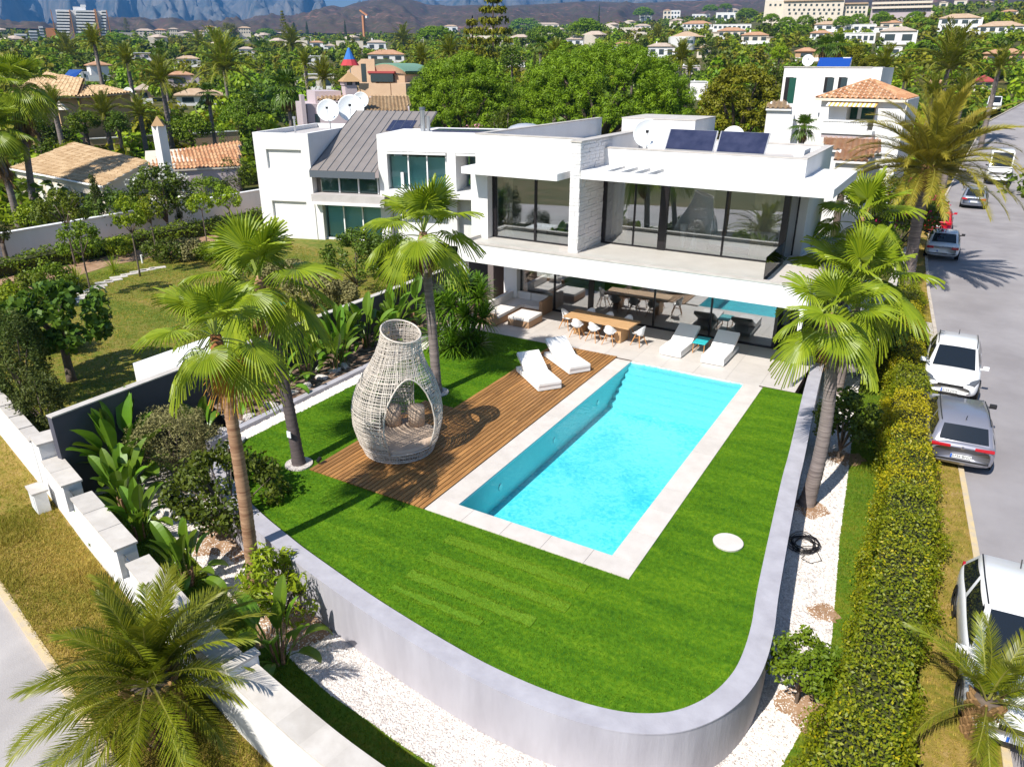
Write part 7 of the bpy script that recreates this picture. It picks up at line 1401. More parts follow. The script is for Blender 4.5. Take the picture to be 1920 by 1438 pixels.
for i, (px, py, rx, rz_, m, lb) in enumerate(((395, 365, 1.9, 1.1, 'treem', 'green shrub row behind the white wall near the neighbour tower'), (455, 300, 2.2, 3.4, 'treem', 'tall leafy tree against the left side of the white tower'), (445, 345, 1.8, 1.6, 'treed', 'dark bush between the tan wing and the white tower'), (110, 405, 1.7, 0.9, 'treed', 'low bushes on the terrace of the tan house'), (60, 400, 1.2, 0.7, 'treey', 'light green clump beside the twin palms on the left terrace'))):
    crown_tree('garden_shrub', lb, 'shrub', tuple(G(px, py+25, NZ)[:2])+(NZ,), 0.2, (rz_, rx, rx*.8, rz_), 0.18, m, 55, int(26*rx), 0.4, None, 0.5, 90+i, 0.06, 5, lo=-0.4)
# ---- two shaggy fan palms on the left terrace
def shaggy(label, base, top, sc, seed):
    t = fan_palm(label, base, top, 0.24, 0.17, 22, sc, (0.15, 0), 'trunkgrey', 'shaggy fan palms on the left terrace', 0, 0, seed); d = Vector(top)-Vector(base); rg = random.Random(seed)
    for i in range(16):
        o = link('dead_frond', FANHANG, t, d+Vector((0, 0, -0.25-0.10*i))); o.rotation_euler = (0, rg.uniform(.05, .4), i*2.4); o.scale = (sc*rg.uniform(.8, 1.1),)*3
    return t
b1, b2 = G(66, 415, NZ), G(36, 425, NZ)
shaggy('taller shaggy fan palm at the left edge with a skirt of dead fronds', b1, GD(30, 165, math.hypot(b1.x, b1.y)), 1.35, 41); shaggy('shaggy fan palm at the left edge whose crown is cut by the picture', b2, GD(-14, 250, math.hypot(b2.x, b2.y)), 1.25, 42)
# ---- house builder: measured rectangles on a facade plane become walls, windows and roofs with depth
class Facade:
    def __init__(s, name, label, pxL, pxR, pyref, dist, rot=0.0, cat='house', group=None):
        O = GD((pxL+pxR)/2, pyref, dist); hx, hy = O.x/dist, O.y/dist; a = math.atan2(-hx, hy)+rot; s.u = Vector((math.cos(a), math.sin(a), 0)); s.n = Vector((-s.u.y, s.u.x, 0)); s.O = O; s.rz = a; s.dist = dist
        zb = terrain(O.x, O.y); s.t = thing(name, label, cat, (O.x, O.y, zb), a, group); s.zb = zb; RECTS.append((pxL, pyref-60, pxR, pyref+4, dist))
    def P(s, px, py, y=0.0):
        d = ray(px, py); o = s.O+s.n*y; k = (o-CAMP).dot(s.n)/d.dot(s.n); q = CAMP+d*k; return (q-s.O).dot(s.u), q.z-s.zb
    def rect(s, name, x0, y0, x1, y1, dy0, dy1, mat, ground=False, y=0.0):
        a, b = s.P(x0, y0, y), s.P(x1, y1, y); c = s.P((x0+x1)/2, y0, y)[1]; d = s.P((x0+x1)/2, y1, y)[1]; return obj(name, MB().box((a[0], dy0, -1.5 if ground else d), (b[0], dy1, c)), M[mat], s.t)
    def hip(s, x0, x1, ye, yt, over, D, mat, tiles=True, ridge=0.35, name='roof', y0=0.0, pitch=None):
        a, b = s.P(x0, ye)[0]-over, s.P(x1, ye)[0]+over; z = s.P((x0+x1)/2, ye)[1]; L = b-a; d0, d1 = y0-over, y0+D+over; m = (d0+d1)/2
        zt_ = z+(pitch if pitch else 0.36*(m-d0)); r0 = a+min(L*.5-.02, (m-d0))*1.0; r1 = b-min(L*.5-.02, (m-d0)); A, B, C_, D_ = (a, d0, z), (b, d0, z), (b, d1, z), (a, d1, z); E, F_ = (r0, m, zt_), (r1, m, zt_)
        if tiles:
            for poly in ((A, B, F_, E), (B, C_, F_), (D_, A, E)): tile_roof('roof_tiles', poly, s.t, mat, 0.30, 0.5, world=False)
            obj(name, MB().add([A, B, C_, D_, E, F_]+[(p[0], p[1], z-0.15) for p in (A, B, C_, D_)], [(0, 1, 5, 4), (1, 2, 5), (2, 3, 4, 5), (3, 0, 4), (9, 8, 7, 6), (6, 7, 1, 0), (7, 8, 2, 1), (8, 9, 3, 2), (9, 6, 0, 3)]), M['wallcream'], s.t)
        else: obj(name, MB().add([A, B, C_, D_, E, F_]+[(p[0], p[1], z-0.2) for p in (A, B, C_, D_)], [(0, 1, 5, 4), (1, 2, 5), (2, 3, 4, 5), (3, 0, 4), (9, 8, 7, 6), (6, 7, 1, 0), (7, 8, 2, 1), (8, 9, 3, 2), (9, 6, 0, 3)]), M[mat], s.t)
# white cubic house with two slit windows
f = Facade('white_house', 'white cubic house with slit windows and a blue shaded side up the street', 1470, 1636, 240, 64, R_(-9))
f.rect('wall', 1471, 127, 1634, 245, 0.0, 7.5, 'white', True); f.rect('wall_cap', 1470, 125.5, 1636, 127.2, -0.06, 7.55, 'cap')
for x0, y0, x1, y1, m in ((1474.5, 146, 1487, 194, 'wingreen'), (1548, 146, 1560.5, 174, 'windark'), (1574, 146, 1586, 170, 'windark')):
    w_ = f.rect('window', x0, y0, x1, y1, -0.02, 0.06, m); f.rect('window_frame', x0-.8, y0-.8, x1+.8, y0, -0.035, 0.02, 'black'); f.rect('window_frame', x0-.8, y0, x0, y1, -0.035, 0.02, 'black')
f.rect('chimney', 1581, 108, 1592, 126, 2.2, 3.0, 'white', y=2.2); f.rect('side_wing', 1640, 186, 1702, 240, 6.0, 12, 'white', True, y=6.0); f.rect('terrace_wall', 1440, 206, 1545, 250, -4.5, -4.2, 'white', True, y=-4.5)
pp_ = f.t.matrix_basis @ Vector((f.P(1507, 126)[0], 1.2, f.P(1507, 126)[1])); dish('satellite_dish', pp_, 0.42, (0.2, -0.9, 0.25), 'satellite dish on the white cubic house up the street', mast=0.1)
a, b = f.P(1524, 126), f.P(1586, 126); zz = a[1]; s_ = thing('solar_heater', 'wide blue solar panel row on the white cubic house', 'solar panel', f.t.matrix_basis @ Vector((a[0], 1.5, zz))); s_.rotation_euler = (0, 0, f.rz); Lp = b[0]-a[0]
obj('collector', MB().slab([(0, 0, 0.03), (Lp, 0, 0.03), (Lp, 0.75, 0.65), (0, 0.75, 0.65)], 0.06), M['solarblue'], s_); obj('support', MB().tube([(0.2, 0.7, 0), (0.2, 0.7, 0.55)], 0.03, 6).tube([(Lp-.2, 0.7, 0), (Lp-.2, 0.7, 0.55)], 0.03, 6), M['alu'], s_)
# house with terracotta roof, awning and balustrade
f = Facade('roofed_house', 'white house with orange tile roof, yellow striped awning and balustraded balcony', 1540, 1690, 245, 56, R_(-9))
f.rect('wall', 1541, 187, 1579, 262, 0, 5.5, 'white', True); f.rect('wall', 1646, 187, 1688, 262, 0, 5.5, 'white', True); f.rect('loggia_back', 1578, 187, 1647, 262, 1.4, 5.5, 'wallcream', True); f.rect('lintel', 1579, 186, 1646, 190, 0, 1.4, 'white')
f.hip(1541, 1688, 186, 157, 0.35, 5.6, 'tileterra', True); f.rect('cornice', 1538, 186, 1691, 190, -0.2, -0.01, 'white2')
for x0, x1 in ((1579, 1603.5), (1606, 1630)): f.rect('window', x0, 200, x1, 226, 1.33, 1.39, 'wingreen')
f.rect('window_frame', 1603.5, 199, 1606, 226, 1.30, 1.39, 'white2')
a, b = f.P(1555, 190), f.P(1648, 190); zt_, zb_ = a[1], f.P(1600, 199)[1]; ns = 22
for i in range(ns):
    x0, x1 = a[0]+(b[0]-a[0])*i/ns, a[0]+(b[0]-a[0])*(i+1)/ns; obj('awning_stripe', MB().slab([(x0, -0.85, zb_), (x1, -0.85, zb_), (x1, -0.02, zt_), (x0, -0.02, zt_)], 0.03), M['awny' if i % 2 else 'white2'] if 'awny' in M else M['white2'], f.t)
f.rect('balcony_slab', 1546, 243, 1640, 250, -1.1, -0.01, 'white'); f.rect('handrail', 1546, 224, 1634, 227, -1.1, -0.95, 'white2')
a, b = f.P(1547, 243), f.P(1633, 227)
for i in range(26): x = a[0]+(b[0]-a[0])*(i+.5)/26; obj('baluster', MB().lathe([(0.05, a[1]), (0.085, a[1]+.25), (0.04, a[1]+.5), (0.06, b[1])], 7, (x, -1.02, 0)), M['white2'], f.t)
f.rect('lower_wall', 1470, 212, 1541, 262, 0.6, 5.0, 'white', True); f.rect('lower_roof', 1546, 250, 1640, 258, -1.0, -0.02, 'wallpink')
for nm, (x0, y0, x1, y1, x2, y2, x3, y3), d0, d1, lb in (('tiled_annex', (1545, 280, 1652, 285, 1652, 262, 1545, 258), 48, 52, 'long low orange tiled roof below the balustraded balcony'), ('tiled_annex', (1562, 301, 1625, 304, 1650, 283, 1575, 281), 44, 47.5, 'lower orange tiled roof corner behind the villa canopy'), ('tiled_annex', (1436, 204, 1484, 204, 1476, 191, 1446, 190), 56, 59, 'small round tan tiled roof beside the white cubic house')):
    q = [GD(x0, y0, d0), GD(x1, y1, d0), GD(x2, y2, d1), GD(x3, y3, d1)]; z0 = min(q[0].z, q[1].z); q[0].z = q[1].z = z0; q[2].z = q[3].z = max(q[2].z, q[3].z); t = thing(nm, lb, 'house', (q[0].x, q[0].y, -0.3)); tile_roof('roof_tiles', q, t, 'tileterra' if d0 < 55 else 'tiletan', 0.28, 0.45); poly_solid('roof_base', q, 0.12, t, 'white'); wall_between('wall', q[0].lerp(q[2], .06), q[1].lerp(q[3], .06), -0.4, z0-.1, z0-.1, 0.3, t, 'white'); wall_between('wall', q[1].lerp(q[3], .06), q[2].lerp(q[0], .06), -0.4, z0-.1, q[2].z-.2, 0.3, t, 'white')
gwl = thing('plot_wall', 'white plot wall and gate piers behind the terrace palms by the street', 'garden wall', (-2.2, 44, -0.3)); obj('wall_body', MB().box((-3.6, 37.5, -1.0), (-1.9, 37.8, 0.75)), M['white'], gwl, world=True); obj('wall_body', MB().box((-1.95, 37.81, -1.0), (-1.65, 47.5, 0.55)), M['white'], gwl, world=True); obj('wall_cap', MB().box((-2.0, 37.81, 0.552), (-1.6, 47.5, 0.62)), M['cap'], gwl, world=True); obj('wall_cap', MB().box((-3.65, 37.45, 0.752), (-1.85, 37.81, 0.82)), M['cap'], gwl, world=True)
# copper roofed house
f = Facade('copper_house', 'peach house with curved green copper roof and dark loggia', 650, 800, 178, 92, R_(-24))
f.rect('tower_wall', 676, 111, 706, 180, 0, 5, 'wallpeach', True); a, b, c = f.P(650, 134), f.P(676, 112), f.P(650, 180); obj('wedge_wall', MB().add([(x, y, z) for y in (0.1, 4.5) for x, z in ((a[0], -1), (b[0], -1), (b[0], b[1]), (a[0], a[1]))], [(0, 1, 2, 3), (7, 6, 5, 4), (0, 3, 7, 4), (3, 2, 6, 7), (1, 5, 6, 2)]), M['wallpeach'], f.t)
f.rect('opening', 676.5, 120, 688, 154, -0.03, 0.2, 'windark'); f.rect('wall', 706, 133, 758, 180, 0.4, 7, 'wallpeach', True); f.rect('opening', 695, 138, 738, 154, -0.1, 0.38, 'windark'); f.rect('parapet', 690, 134, 740, 138, -0.15, 0.39, 'red')
a, b = f.P(694, 126), f.P(759, 134); c = f.P(727, 119); V = []; n = 14
for i in range(n+1):
    t = i/n; x = a[0]+(b[0]-a[0])*t; z = (a[1]*(1-t)+b[1]*t)+(c[1]-(a[1]+b[1])/2)*(1-(2*t-1)**2); V += [(x, 0.1, z), (x, 8.5, z), (x, 0.1, z-0.12), (x, 8.5, z-.12), (x, .35, b[1]-.4)]
mb = MB(); mb.v = V
for i in range(n): k = 5*i; mb.f += [(k, k+5, k+6, k+1), (k+2, k+3, k+8, k+7), (k, k+2, k+7, k+5), (k+1, k+6, k+8, k+3)]
mb.m = [0]*len(mb.f); obj('copper_roof', mb, M['copper'], f.t); mb = MB(); mb.v = V; mb.f = [(5*i+2, 5*i+7, 5*i+9, 5*i+4) for i in range(n)]; mb.m = [0]*n; obj('gable_wall', mb, M['wallpeach'], f.t)
f.rect('window_band', 739, 136, 759, 140, 0.3, 7.1, 'windark'); f.rect('yard_wall', 672, 157, 733, 182, -4.2, -3.9, 'wallpeach', True, y=-4.2); f.rect('yard_wall', 733, 157, 762, 184, -4.2, 3, 'wallpeach', True, y=-4.2)
M['parblue'] = pmat('blue_canvas', (0.03, 0.16, 0.50), 0.7); M['parred'] = pmat('red_canvas', (0.45, 0.04, 0.05), 0.7)
pb = GD(657, 135, 88); zp = GD(657, 90, 88).z; pz = GD(657, 112, 88).z; pa = thing('parasol', 'closed blue parasol with red striped hem above the peach house', 'parasol', (pb.x, pb.y, pb.z-1.2)); obj('canopy', MB().lathe([(0.62, pz-pb.z+1.2), (0.35, (pz+zp)/2-pb.z+1.2), (0.12, zp-pb.z+1.15), (0.01, zp-pb.z+1.2)], 10), M['parblue'], pa); obj('hem', MB().lathe([(1.0, pz-pb.z+0.6), (0.63, pz-pb.z+1.19)], 10, cap=False), M['parred'], pa); obj('pole', MB().tube([(0, 0, 0), (0, 0, zp-pb.z+1.2)], 0.05, 6), M['white2'], pa)
# pink grey house behind the dishes
f = Facade('pink_house', 'pink grey house with tiled roofs and chimney tower behind the big dishes', 562, 766, 246, 66, R_(12))
f.rect('wall', 575, 195, 672, 250, 0, 6, 'wallpink', True); f.rect('wall', 594, 172, 646, 198, 1.0, 5, 'wallpink', True); f.rect('chimney_tower', 646, 160, 671, 200, -0.2, 1.3, 'wallpink', True); f.rect('window', 590, 214, 606, 240, -0.03, .2, 'windark'); f.rect('pier', 562, 178, 576, 250, -.4, .5, 'wallpink', True)
a, b = f.P(643, 160), f.P(674, 160); xm = (a[0]+b[0])/2; obj('chimney_cap', MB().add([(a[0]-.1, -.4, a[1]+.25), (b[0]+.1, -.4, a[1]+.25), (b[0]+.1, 1.5, a[1]+.25), (a[0]-.1, 1.5, a[1]+.25), (xm, .55, a[1]+1.0)], [(3, 2, 1, 0), (0, 1, 4), (1, 2, 4), (2, 3, 4), (3, 0, 4)]), M['tiletan'], f.t)
for i in range(4): x = a[0]+(b[0]-a[0])*(i+.5)/4; obj('chimney_slot', MB().box((x-.12, -.25, a[1]), (x+.12, 1.3, a[1]+.249)), M['windark' if i % 2 else 'wallpink'], f.t)
for (x0, y0, x1, y1, x2, y2, x3, y3, d0, d1) in ((594, 190, 656, 188, 650, 180, 600, 181, 65, 67), (672, 206, 768, 212, 766, 180, 694, 180, 66, 74)):
    q = [GD(x0, y0, d0), GD(x1, y1, d0), GD(x2, y2, d1), GD(x3, y3, d1)]; q[0].z = q[1].z = (q[0].z+q[1].z)/2; q[2].z = q[3].z = (q[2].z+q[3].z)/2; o = tile_roof('roof_tiles', q, f.t, 'tiletan', 0.30, 0.5, world=True); poly_solid('roof_base', q, 0.12, f.t, 'wallpink')
    wall_between('roof_wall', q[0].lerp(q[2], .05), q[1].lerp(q[3], .05), -0.3, q[0].z-.1, q[1].z-.1, 0.3, f.t, 'wallpink')
dish('satellite_dish', GD(677, 190, 64)-Vector((0, 0, 0.6)), 0.62, (0.5, -0.8, 0.3), 'dish in front of the pink grey chimney tower', mast=0.3)
# peach house with big hipped roof on the left
t = thing('peach_house', 'peach walled house with wide pale tile roof and blue solar panel', 'house', tuple(GD(150, 230, 99)[:2])+(NZ,)); Q = [(GD(36, 186, 90), GD(147, 181, 93), GD(160, 160, 106), GD(88, 142, 110)), (GD(147, 182, 93), GD(248, 174, 98), GD(196, 160, 106), GD(158, 161, 106)), (GD(20, 178, 99), GD(36, 186, 90), GD(88, 142, 110), GD(60, 150, 111))]
for q in Q:
    q = list(q); tile_roof('roof_tiles', q, t, 'tiletan', 0.42, 0.6); poly_solid('roof_base', q, 0.15, t, 'wallpeach')
wall_between('wall', Q[0][0].lerp(Q[0][2], .06), Q[0][1].lerp(Q[0][3], .06), NZ, Q[0][0].z-.2, Q[0][1].z-.2, 0.3, t, 'wallpeach'); wall_between('wall', Q[1][0].lerp(Q[1][2], .06), Q[1][1].lerp(Q[1][3], .06), NZ, Q[1][0].z-.2, Q[1][1].z-.2, 0.3, t, 'walltan')
pc = GD(117, 222, 90); obj('chimney', MB().box((pc.x-.5, pc.y-.5, NZ), (pc.x+.5, pc.y+.5, GD(117, 208, 90).z)), M['walltan'], t, world=True); obj('chimney_cap', MB().lathe([(0.95, 0), (0.02, 0.8)], 4, (pc.x, pc.y, GD(117, 206, 90).z)), M['wallcream'], t, world=True)
q = [GD(115, 148, 111), GD(136, 151, 110), GD(155, 131, 114), GD(130, 131, 116)]; sp = thing('solar_heater', 'bright blue tilted solar panel above the pale tile roof on the left', 'solar panel', q[0]); obj('collector', MB().slab(q, 0.08), M['solarblue'], sp, world=True); obj('support', MB().tube([q[2], q[2]-Vector((0, 0, 2))], 0.05, 6).tube([q[3], q[3]-Vector((0, 0, 2))], 0.05, 6), M['alu'], sp, world=True)
dish('satellite_dish', GD(242, 178, 99)-Vector((0, 0, .3)), 0.52, (0.5, -0.8, 0.3), 'small dish at the right end of the pale tile roof', mast=0.5); RECTS.append((20, 140, 250, 258, 93))
# ---- generic houses of the town
def town(label, x0, x1, yt, ye, yb, wall='white', roof=('flat', None), win=3, storeys=1, dist=None, rot=0.0, wmat='windark', chim=False, group=None, name='town_house', wy=None):
    dist = dist or hit((x0+x1)/2, yb+3); f = Facade(name, label, x0, x1, yb, dist, rot, 'house', group); W = f.P(x1, ye)[0]-f.P(x0, ye)[0]; D = max(5, min(14, W*0.6))
    f.rect('wall', x0, ye, x1, yb, 0, D, wall, True)
    if roof[0] == 'hip': f.hip(x0, x1, ye, yt, 0.5, D, roof[1] if dist < 130 or roof[1] != 'tileflat' else ('tileflat', 'tileflat2', 'tileflat3')[int(x0*3+yt) % 3], dist < 130 and roof[1] != 'red')
    elif roof[0] == 'flat': f.rect('roof_slab', x0-.4, ye-1.0, x1+.4, ye, -0.15, D+.15, roof[1] or 'white2')
    H = (yb-ye); n = win
    for s in range(storeys):
        for i in range(n):
            cx = x0+(x1-x0)*(i+.5)/n; w_ = (x1-x0)/n*0.26; ya = ye+H*(s+0.28)/storeys; yb_ = ye+H*(s+0.78)/storeys; f.rect('window', cx-w_, ya, cx+w_, yb_, -0.08, 0.1, wmat)
    if chim: f.rect('chimney', x0+(x1-x0)*.22, yt-2, x0+(x1-x0)*.22+3, ye, D*.4, D*.4+1, 'white2', y=D*.4)
    rg = random.Random(int(x0*7+yt)); w2 = (x1-x0)*rg.uniform(.3, .5); sd = rg.choice((-1, 1)); xa, xb = (x0-w2, x0+2) if sd < 0 else (x1-2, x1+w2); y2 = ye+(yb-ye)*rg.uniform(.3, .55)
    if x1-x0 < 60 and dist < 800:
        f.rect('wing_wall', xa, y2, xb, yb, -2.0, D*.7, wall, True, y=-2.0)
        if rg.random() < .5: f.rect('wing_roof', xa-.6, y2-1.2, xb+.6, y2, -2.3, D*.75, rg.choice(('tileflat', 'tileflat2', 'tileflat3')), y=-2.0)
        f.rect('window', xa+(xb-xa)*.35, y2+(yb-y2)*.3, xa+(xb-xa)*.6, y2+(yb-y2)*.8, -2.1, -1.9, wmat, y=-2.0)
        if rg.random() < .6: f.rect('terrace_wall', x0-2, yb-(yb-ye)*.22, x1+2, yb+2, -4.0, -3.8, 'white2', True, y=-4.0)
        if rg.random() < .5 and not chim: f.rect('chimney', x0+(x1-x0)*.3, min(yt, ye)-1.5, x0+(x1-x0)*.3+1.6, ye, D*.4, D*.4+.8, 'white2', y=D*.4)
    RECTS[-1] = (x0-1, yt-1, x1+1, yb-1, dist); return f
HIP, FL = ('hip', 'tileflat'), ('flat', None)
for a in (('white two storey house left of the pale house row on the right hillside', 1258, 1275, 18, 21, 36, 'white', FL, 3, 2), ('small cream tower house beside the white two storey one under the ridge', 1244, 1258, 16, 20, 37, 'wallcream', HIP, 2, 2), ('long white flat roofed house below the ridge pines', 1298, 1331, 26, 28, 36, 'white', FL, 5, 1), ('white house with blue windows under a tan gable near the ridge', 1343, 1378, 22, 25, 39, 'white', FL, 3, 1), ('tan roofed house just above the one with blue windows', 1363, 1385, 14, 19, 25, 'wallcream', HIP, 2, 1), ('white arcaded house with grey tiled roof on the right hillside', 1280, 1334, 40, 45, 54, 'white', HIP, 7, 1), ('very long white terrace house below the arcaded one', 1337, 1408, 45, 47, 56, 'white', FL, 8, 1), ('cream tan roofed pair of gables above the hillside palms', 1346, 1398, 52, 58, 70, 'wallcream', HIP, 4, 1), ('pale house with tan roof behind the olive pine top', 1391, 1440, 58, 66, 80, 'wallcream', HIP, 3, 1), ('low white house with tan roof between the umbrella pines on the hill', 1190, 1220, 44, 49, 56, 'white', HIP, 3, 1), ('small white house right under the ridge left of the flat pine', 1199, 1222, 29, 31, 37, 'white', FL, 2, 1), ('white house with red tile edge left of the round white house', 1156, 1182, 79, 82, 93, 'white', HIP, 2, 1), ('white house with terracotta roof and chimney in front of the round house', 1216, 1264, 80, 87, 108, 'white', HIP, 3, 1), ('yellow house with tan roof beside the round white house', 1314, 1332, 84, 89, 106, 'wallcream', HIP, 1, 1), ('lilac grey flat building left of the olive pine', 1268, 1312, 122, 124, 140, 'wallpink', FL, 2, 1), ('bright white wall house at the foot of the olive pine', 1291, 1325, 152, 154, 182, 'white', FL, 0, 1), ('white house with tan roof under the umbrella pine pair', 1062, 1104, 68, 74, 86, 'white', HIP, 3, 1), ('little white house with tan roof behind the widest pine', 952, 976, 98, 107, 124, 'white', HIP, 1, 1), ('tan roofed house far behind the conifers', 1000, 1048, 41, 46, 54, 'wallcream', HIP, 4, 1), ('white house with tan roof left of the tall conifer', 832, 858, 45, 50, 60, 'white', HIP, 2, 1)):
    town(*a)
for a in (('cream villa with little lookout tower below the large apartments', 1433, 1450, 28, 32, 44, 'wallcream', HIP, 2, 1), ('tan roofed cream house right of the lookout tower', 1464, 1496, 35, 40, 50, 'wallcream', HIP, 2, 1), ('wide tan roofed house under the dark umbrella pine', 1554, 1610, 27, 35, 42, 'wallcream', HIP, 4, 1), ('pinkish roofed white house on the middle hillside', 1528, 1580, 39, 46, 58, 'white', HIP, 3, 1), ('white modern flat house with blue shaded windows', 1584, 1642, 44, 47, 60, 'white', FL, 4, 1), ('tan roofed white house left of the modern flat one', 1520, 1558, 55, 62, 72, 'white', HIP, 3, 1), ('wide white modern house stepping down the hillside', 1583, 1640, 60, 63, 80, 'white', FL, 5, 1), ('white house with orange roof right of the stepping modern house', 1652, 1717, 53, 58, 82, 'white', HIP, 2, 1), ('small tan roofed house with tall chimney on the hillside', 1652, 1690, 37, 43, 56, 'wallcream', HIP, 2, 1), ('big white house with tan roofs right of the round pine', 1762, 1838, 24, 34, 62, 'white', HIP, 4, 2), ('low tan roofed white house at the right picture edge', 1835, 1921, 36, 49, 62, 'white', HIP, 5, 1), ('pale house on the skyline at the top right', 1878, 1908, 16, 22, 30, 'wallcream', HIP, 2, 1), ('pale narrow house on the skyline right of the slab apartments', 1762, 1776, 2, 5, 16, 'wallcream', HIP, 1, 1), ('second pale narrow house on the skyline right of the slab apartments', 1790, 1812, -2, 1, 12, 'wallcream', HIP, 1, 1), ('tan house with orange roof behind the white cubic house', 1492, 1532, 88, 96, 112, 'walltan', HIP, 1, 1), ('white low house behind the spiky palms on the right', 1645, 1690, 87, 89, 104, 'white', FL, 2, 1), ('large tan roofed house with blue solar panels at the right edge', 1846, 1922, 88, 100, 122, 'walltan', HIP, 3, 1), ('red roofed low house among the street palms', 1826, 1862, 140, 152, 170, 'wallcream', ('hip', 'red'), 2, 1), ('orange roofed hut beside the thick trunked street palms', 1742, 1766, 142, 155, 172, 'roomdark', HIP, 1, 1)):
    town(*a)
for a in (('white house with red brick front among the left palms', 168, 207, 112, 122, 148, 'white', HIP, 0, 1, None, .2), ('grey flat roofed house above the left palms', 250, 282, 98, 100, 112, 'wallpink', FL, 2, 1), ('white verandah house with orange roof among the left palms', 332, 372, 102, 110, 124, 'white', HIP, 3, 1), ('orange roofed house half hidden left of the big feather palm', 313, 360, 127, 140, 162, 'wallpink', HIP, 1, 1), ('tan roofed low house left of the big feather palm trunk', 330, 420, 162, 178, 196, 'white', HIP, 2, 1), ('white house behind the shaggy fan palms in the middle left', 448, 475, 86, 92, 104, 'white', HIP, 2, 1), ('blue and white small house among the left town trees', 581, 606, 76, 80, 90, 'white', HIP, 1, 1), ('white house with small dish among the left town trees', 572, 602, 104, 106, 120, 'white', FL, 2, 1), ('white gabled house left of the closed parasol', 611, 628, 80, 86, 98, 'white', HIP, 1, 1), ('white house with chimney above the peach copper roofed house', 688, 724, 74, 80, 95, 'white', HIP, 2, 1, None, 0, 'windark', True), ('wide tan roofed house behind the peach copper roofed house', 690, 758, 94, 102, 116, 'white', HIP, 3, 1), ('yellow walled villa behind the left palms in the middle', 570, 628, 138, 140, 168, 'wallcream', FL, 2, 1), ('peach low house left of the pale tile roof chimney', 255, 285, 158, 168, 190, 'wallpeach', HIP, 1, 1)):
    town(*a)
# far hotels under the mountains
for i, (x0, x1, yt, yb, lb) in enumerate(((254, 288, 56, 66, 'long low pale hotel under the mountains left of two others'), (290, 312, 55, 66, 'pale hotel block under the mountains beside the long low one'), (316, 334, 53, 68, 'squarish pale hotel under the mountains'), (372, 384, 57, 68, 'small pale block right of the squarish hotel'), (384, 402, 49, 64, 'taller pale block with stepped roof under the mountains'), (447, 470, 51, 64, 'pale hotel between the round pine and the flat pine'))):
    town(lb, x0, x1, yt, yt+2, yb, 'wallcream', HIP, 5, 2, 1000, 0, 'windark')
# round white house with window band
f = Facade('round_house', 'white round fronted house with a band of green windows on the hillside', 1258, 1306, 92, hit(1280, 96), 0.1); f.rect('wall', 1257, 69, 1285, 94, 0, 9, 'white', True); a, b = f.P(1276, 69), f.P(1305, 94); r = (f.P(1305, 69)[0]-f.P(1270, 69)[0])/2; xc = (f.P(1270, 69)[0]+f.P(1305, 69)[0])/2
obj('round_wall', MB().lathe([(r, -1.5), (r, a[1])], 28, (xc, r*.6, 0)), M['white'], f.t); z0, z1 = f.P(1280, 82)[1], f.P(1280, 76)[1]
for i in range(9):
    t = R_(-130+80*i/8); q = [(xc+(r+.05)*math.cos(t+s), r*.6+(r+.05)*math.sin(t+s)) for s in (-.07, .07)]; obj('window', MB().quad((q[0][0], q[0][1], z0), (q[1][0], q[1][1], z0), (q[1][0], q[1][1], z1), (q[0][0], q[0][1], z1)).quad((q[0][0], q[0][1]+.1, z0), (q[1][0], q[1][1]+.1, z0), (q[1][0], q[1][1]+.1, z1), (q[0][0], q[0][1]+.1, z1)), M['wingreen'], f.t)
f.hip(1262, 1322, 68, 58, .3, 12, 'tileflat', False, y0=5); RECTS[-1] = (1256, 58, 1322, 93, f.dist)
# terraced apartments on the ridge
f = Facade('apartment_block', 'large beige apartment block with loggias on the right hillside', 1436, 1626, 30, 560, 0.0, 'apartment building'); 
for (x0, x1, y0, y1, d) in ((1436, 1500, -6, 16, 6), (1470, 1580, 2, 28, 0), (1500, 1582, -8, 6, 8), (1575, 1626, 8, 27, 4)): f.rect('wall', x0, y0, x1, y1, d, d+14, 'wallcream', True, y=d)
for (x0, x1, y, n, d) in ((1440, 1468, 10, 3, 6), (1475, 1578, 19, 11, 0), (1475, 1578, 10, 10, 0), (1502, 1580, 2, 7, 8), (1578, 1624, 15, 6, 4), (1578, 1624, 23, 6, 4), (1475, 1578, 26, 9, 0)):
    for i in range(n): cx = x0+(x1-x0)*(i+.5)/n; f.rect('window', cx-1.7, y-2, cx+1.7, y+2, d-.15, d+.2, 'windark', y=d)
for x0, x1, y, d in ((1470, 1582, 1.2, -1), (1575, 1628, 7.2, 3), (1498, 1584, -9, 7)): f.rect('roof', x0, y-1.5, x1, y+1, d, d+16, 'tileflat', y=d)
RECTS[-1] = (1436, -10, 1626, 27, 560)
f = Facade('apartment_block', 'cream slab apartment block with three long balcony bands on the ridge', 1636, 1748, 20, 600, 0.0, 'apartment building'); f.rect('wall', 1638, -8, 1746, 22, 1.5, 14, 'wallpink', True)
for y in (-6, 3.5, 12): f.rect('balcony_band', 1636, y, 1748, y+4.2, -.5, 1.6, 'wallcream')
for y in (-1.5, 8, 16.5):
    for i in range(14): x = 1640+7.6*i; f.rect('window', x, y, x+5, y+3.4, 1.2, 1.6, 'windark')
RECTS[-1] = (1636, -10, 1748, 18, 600)
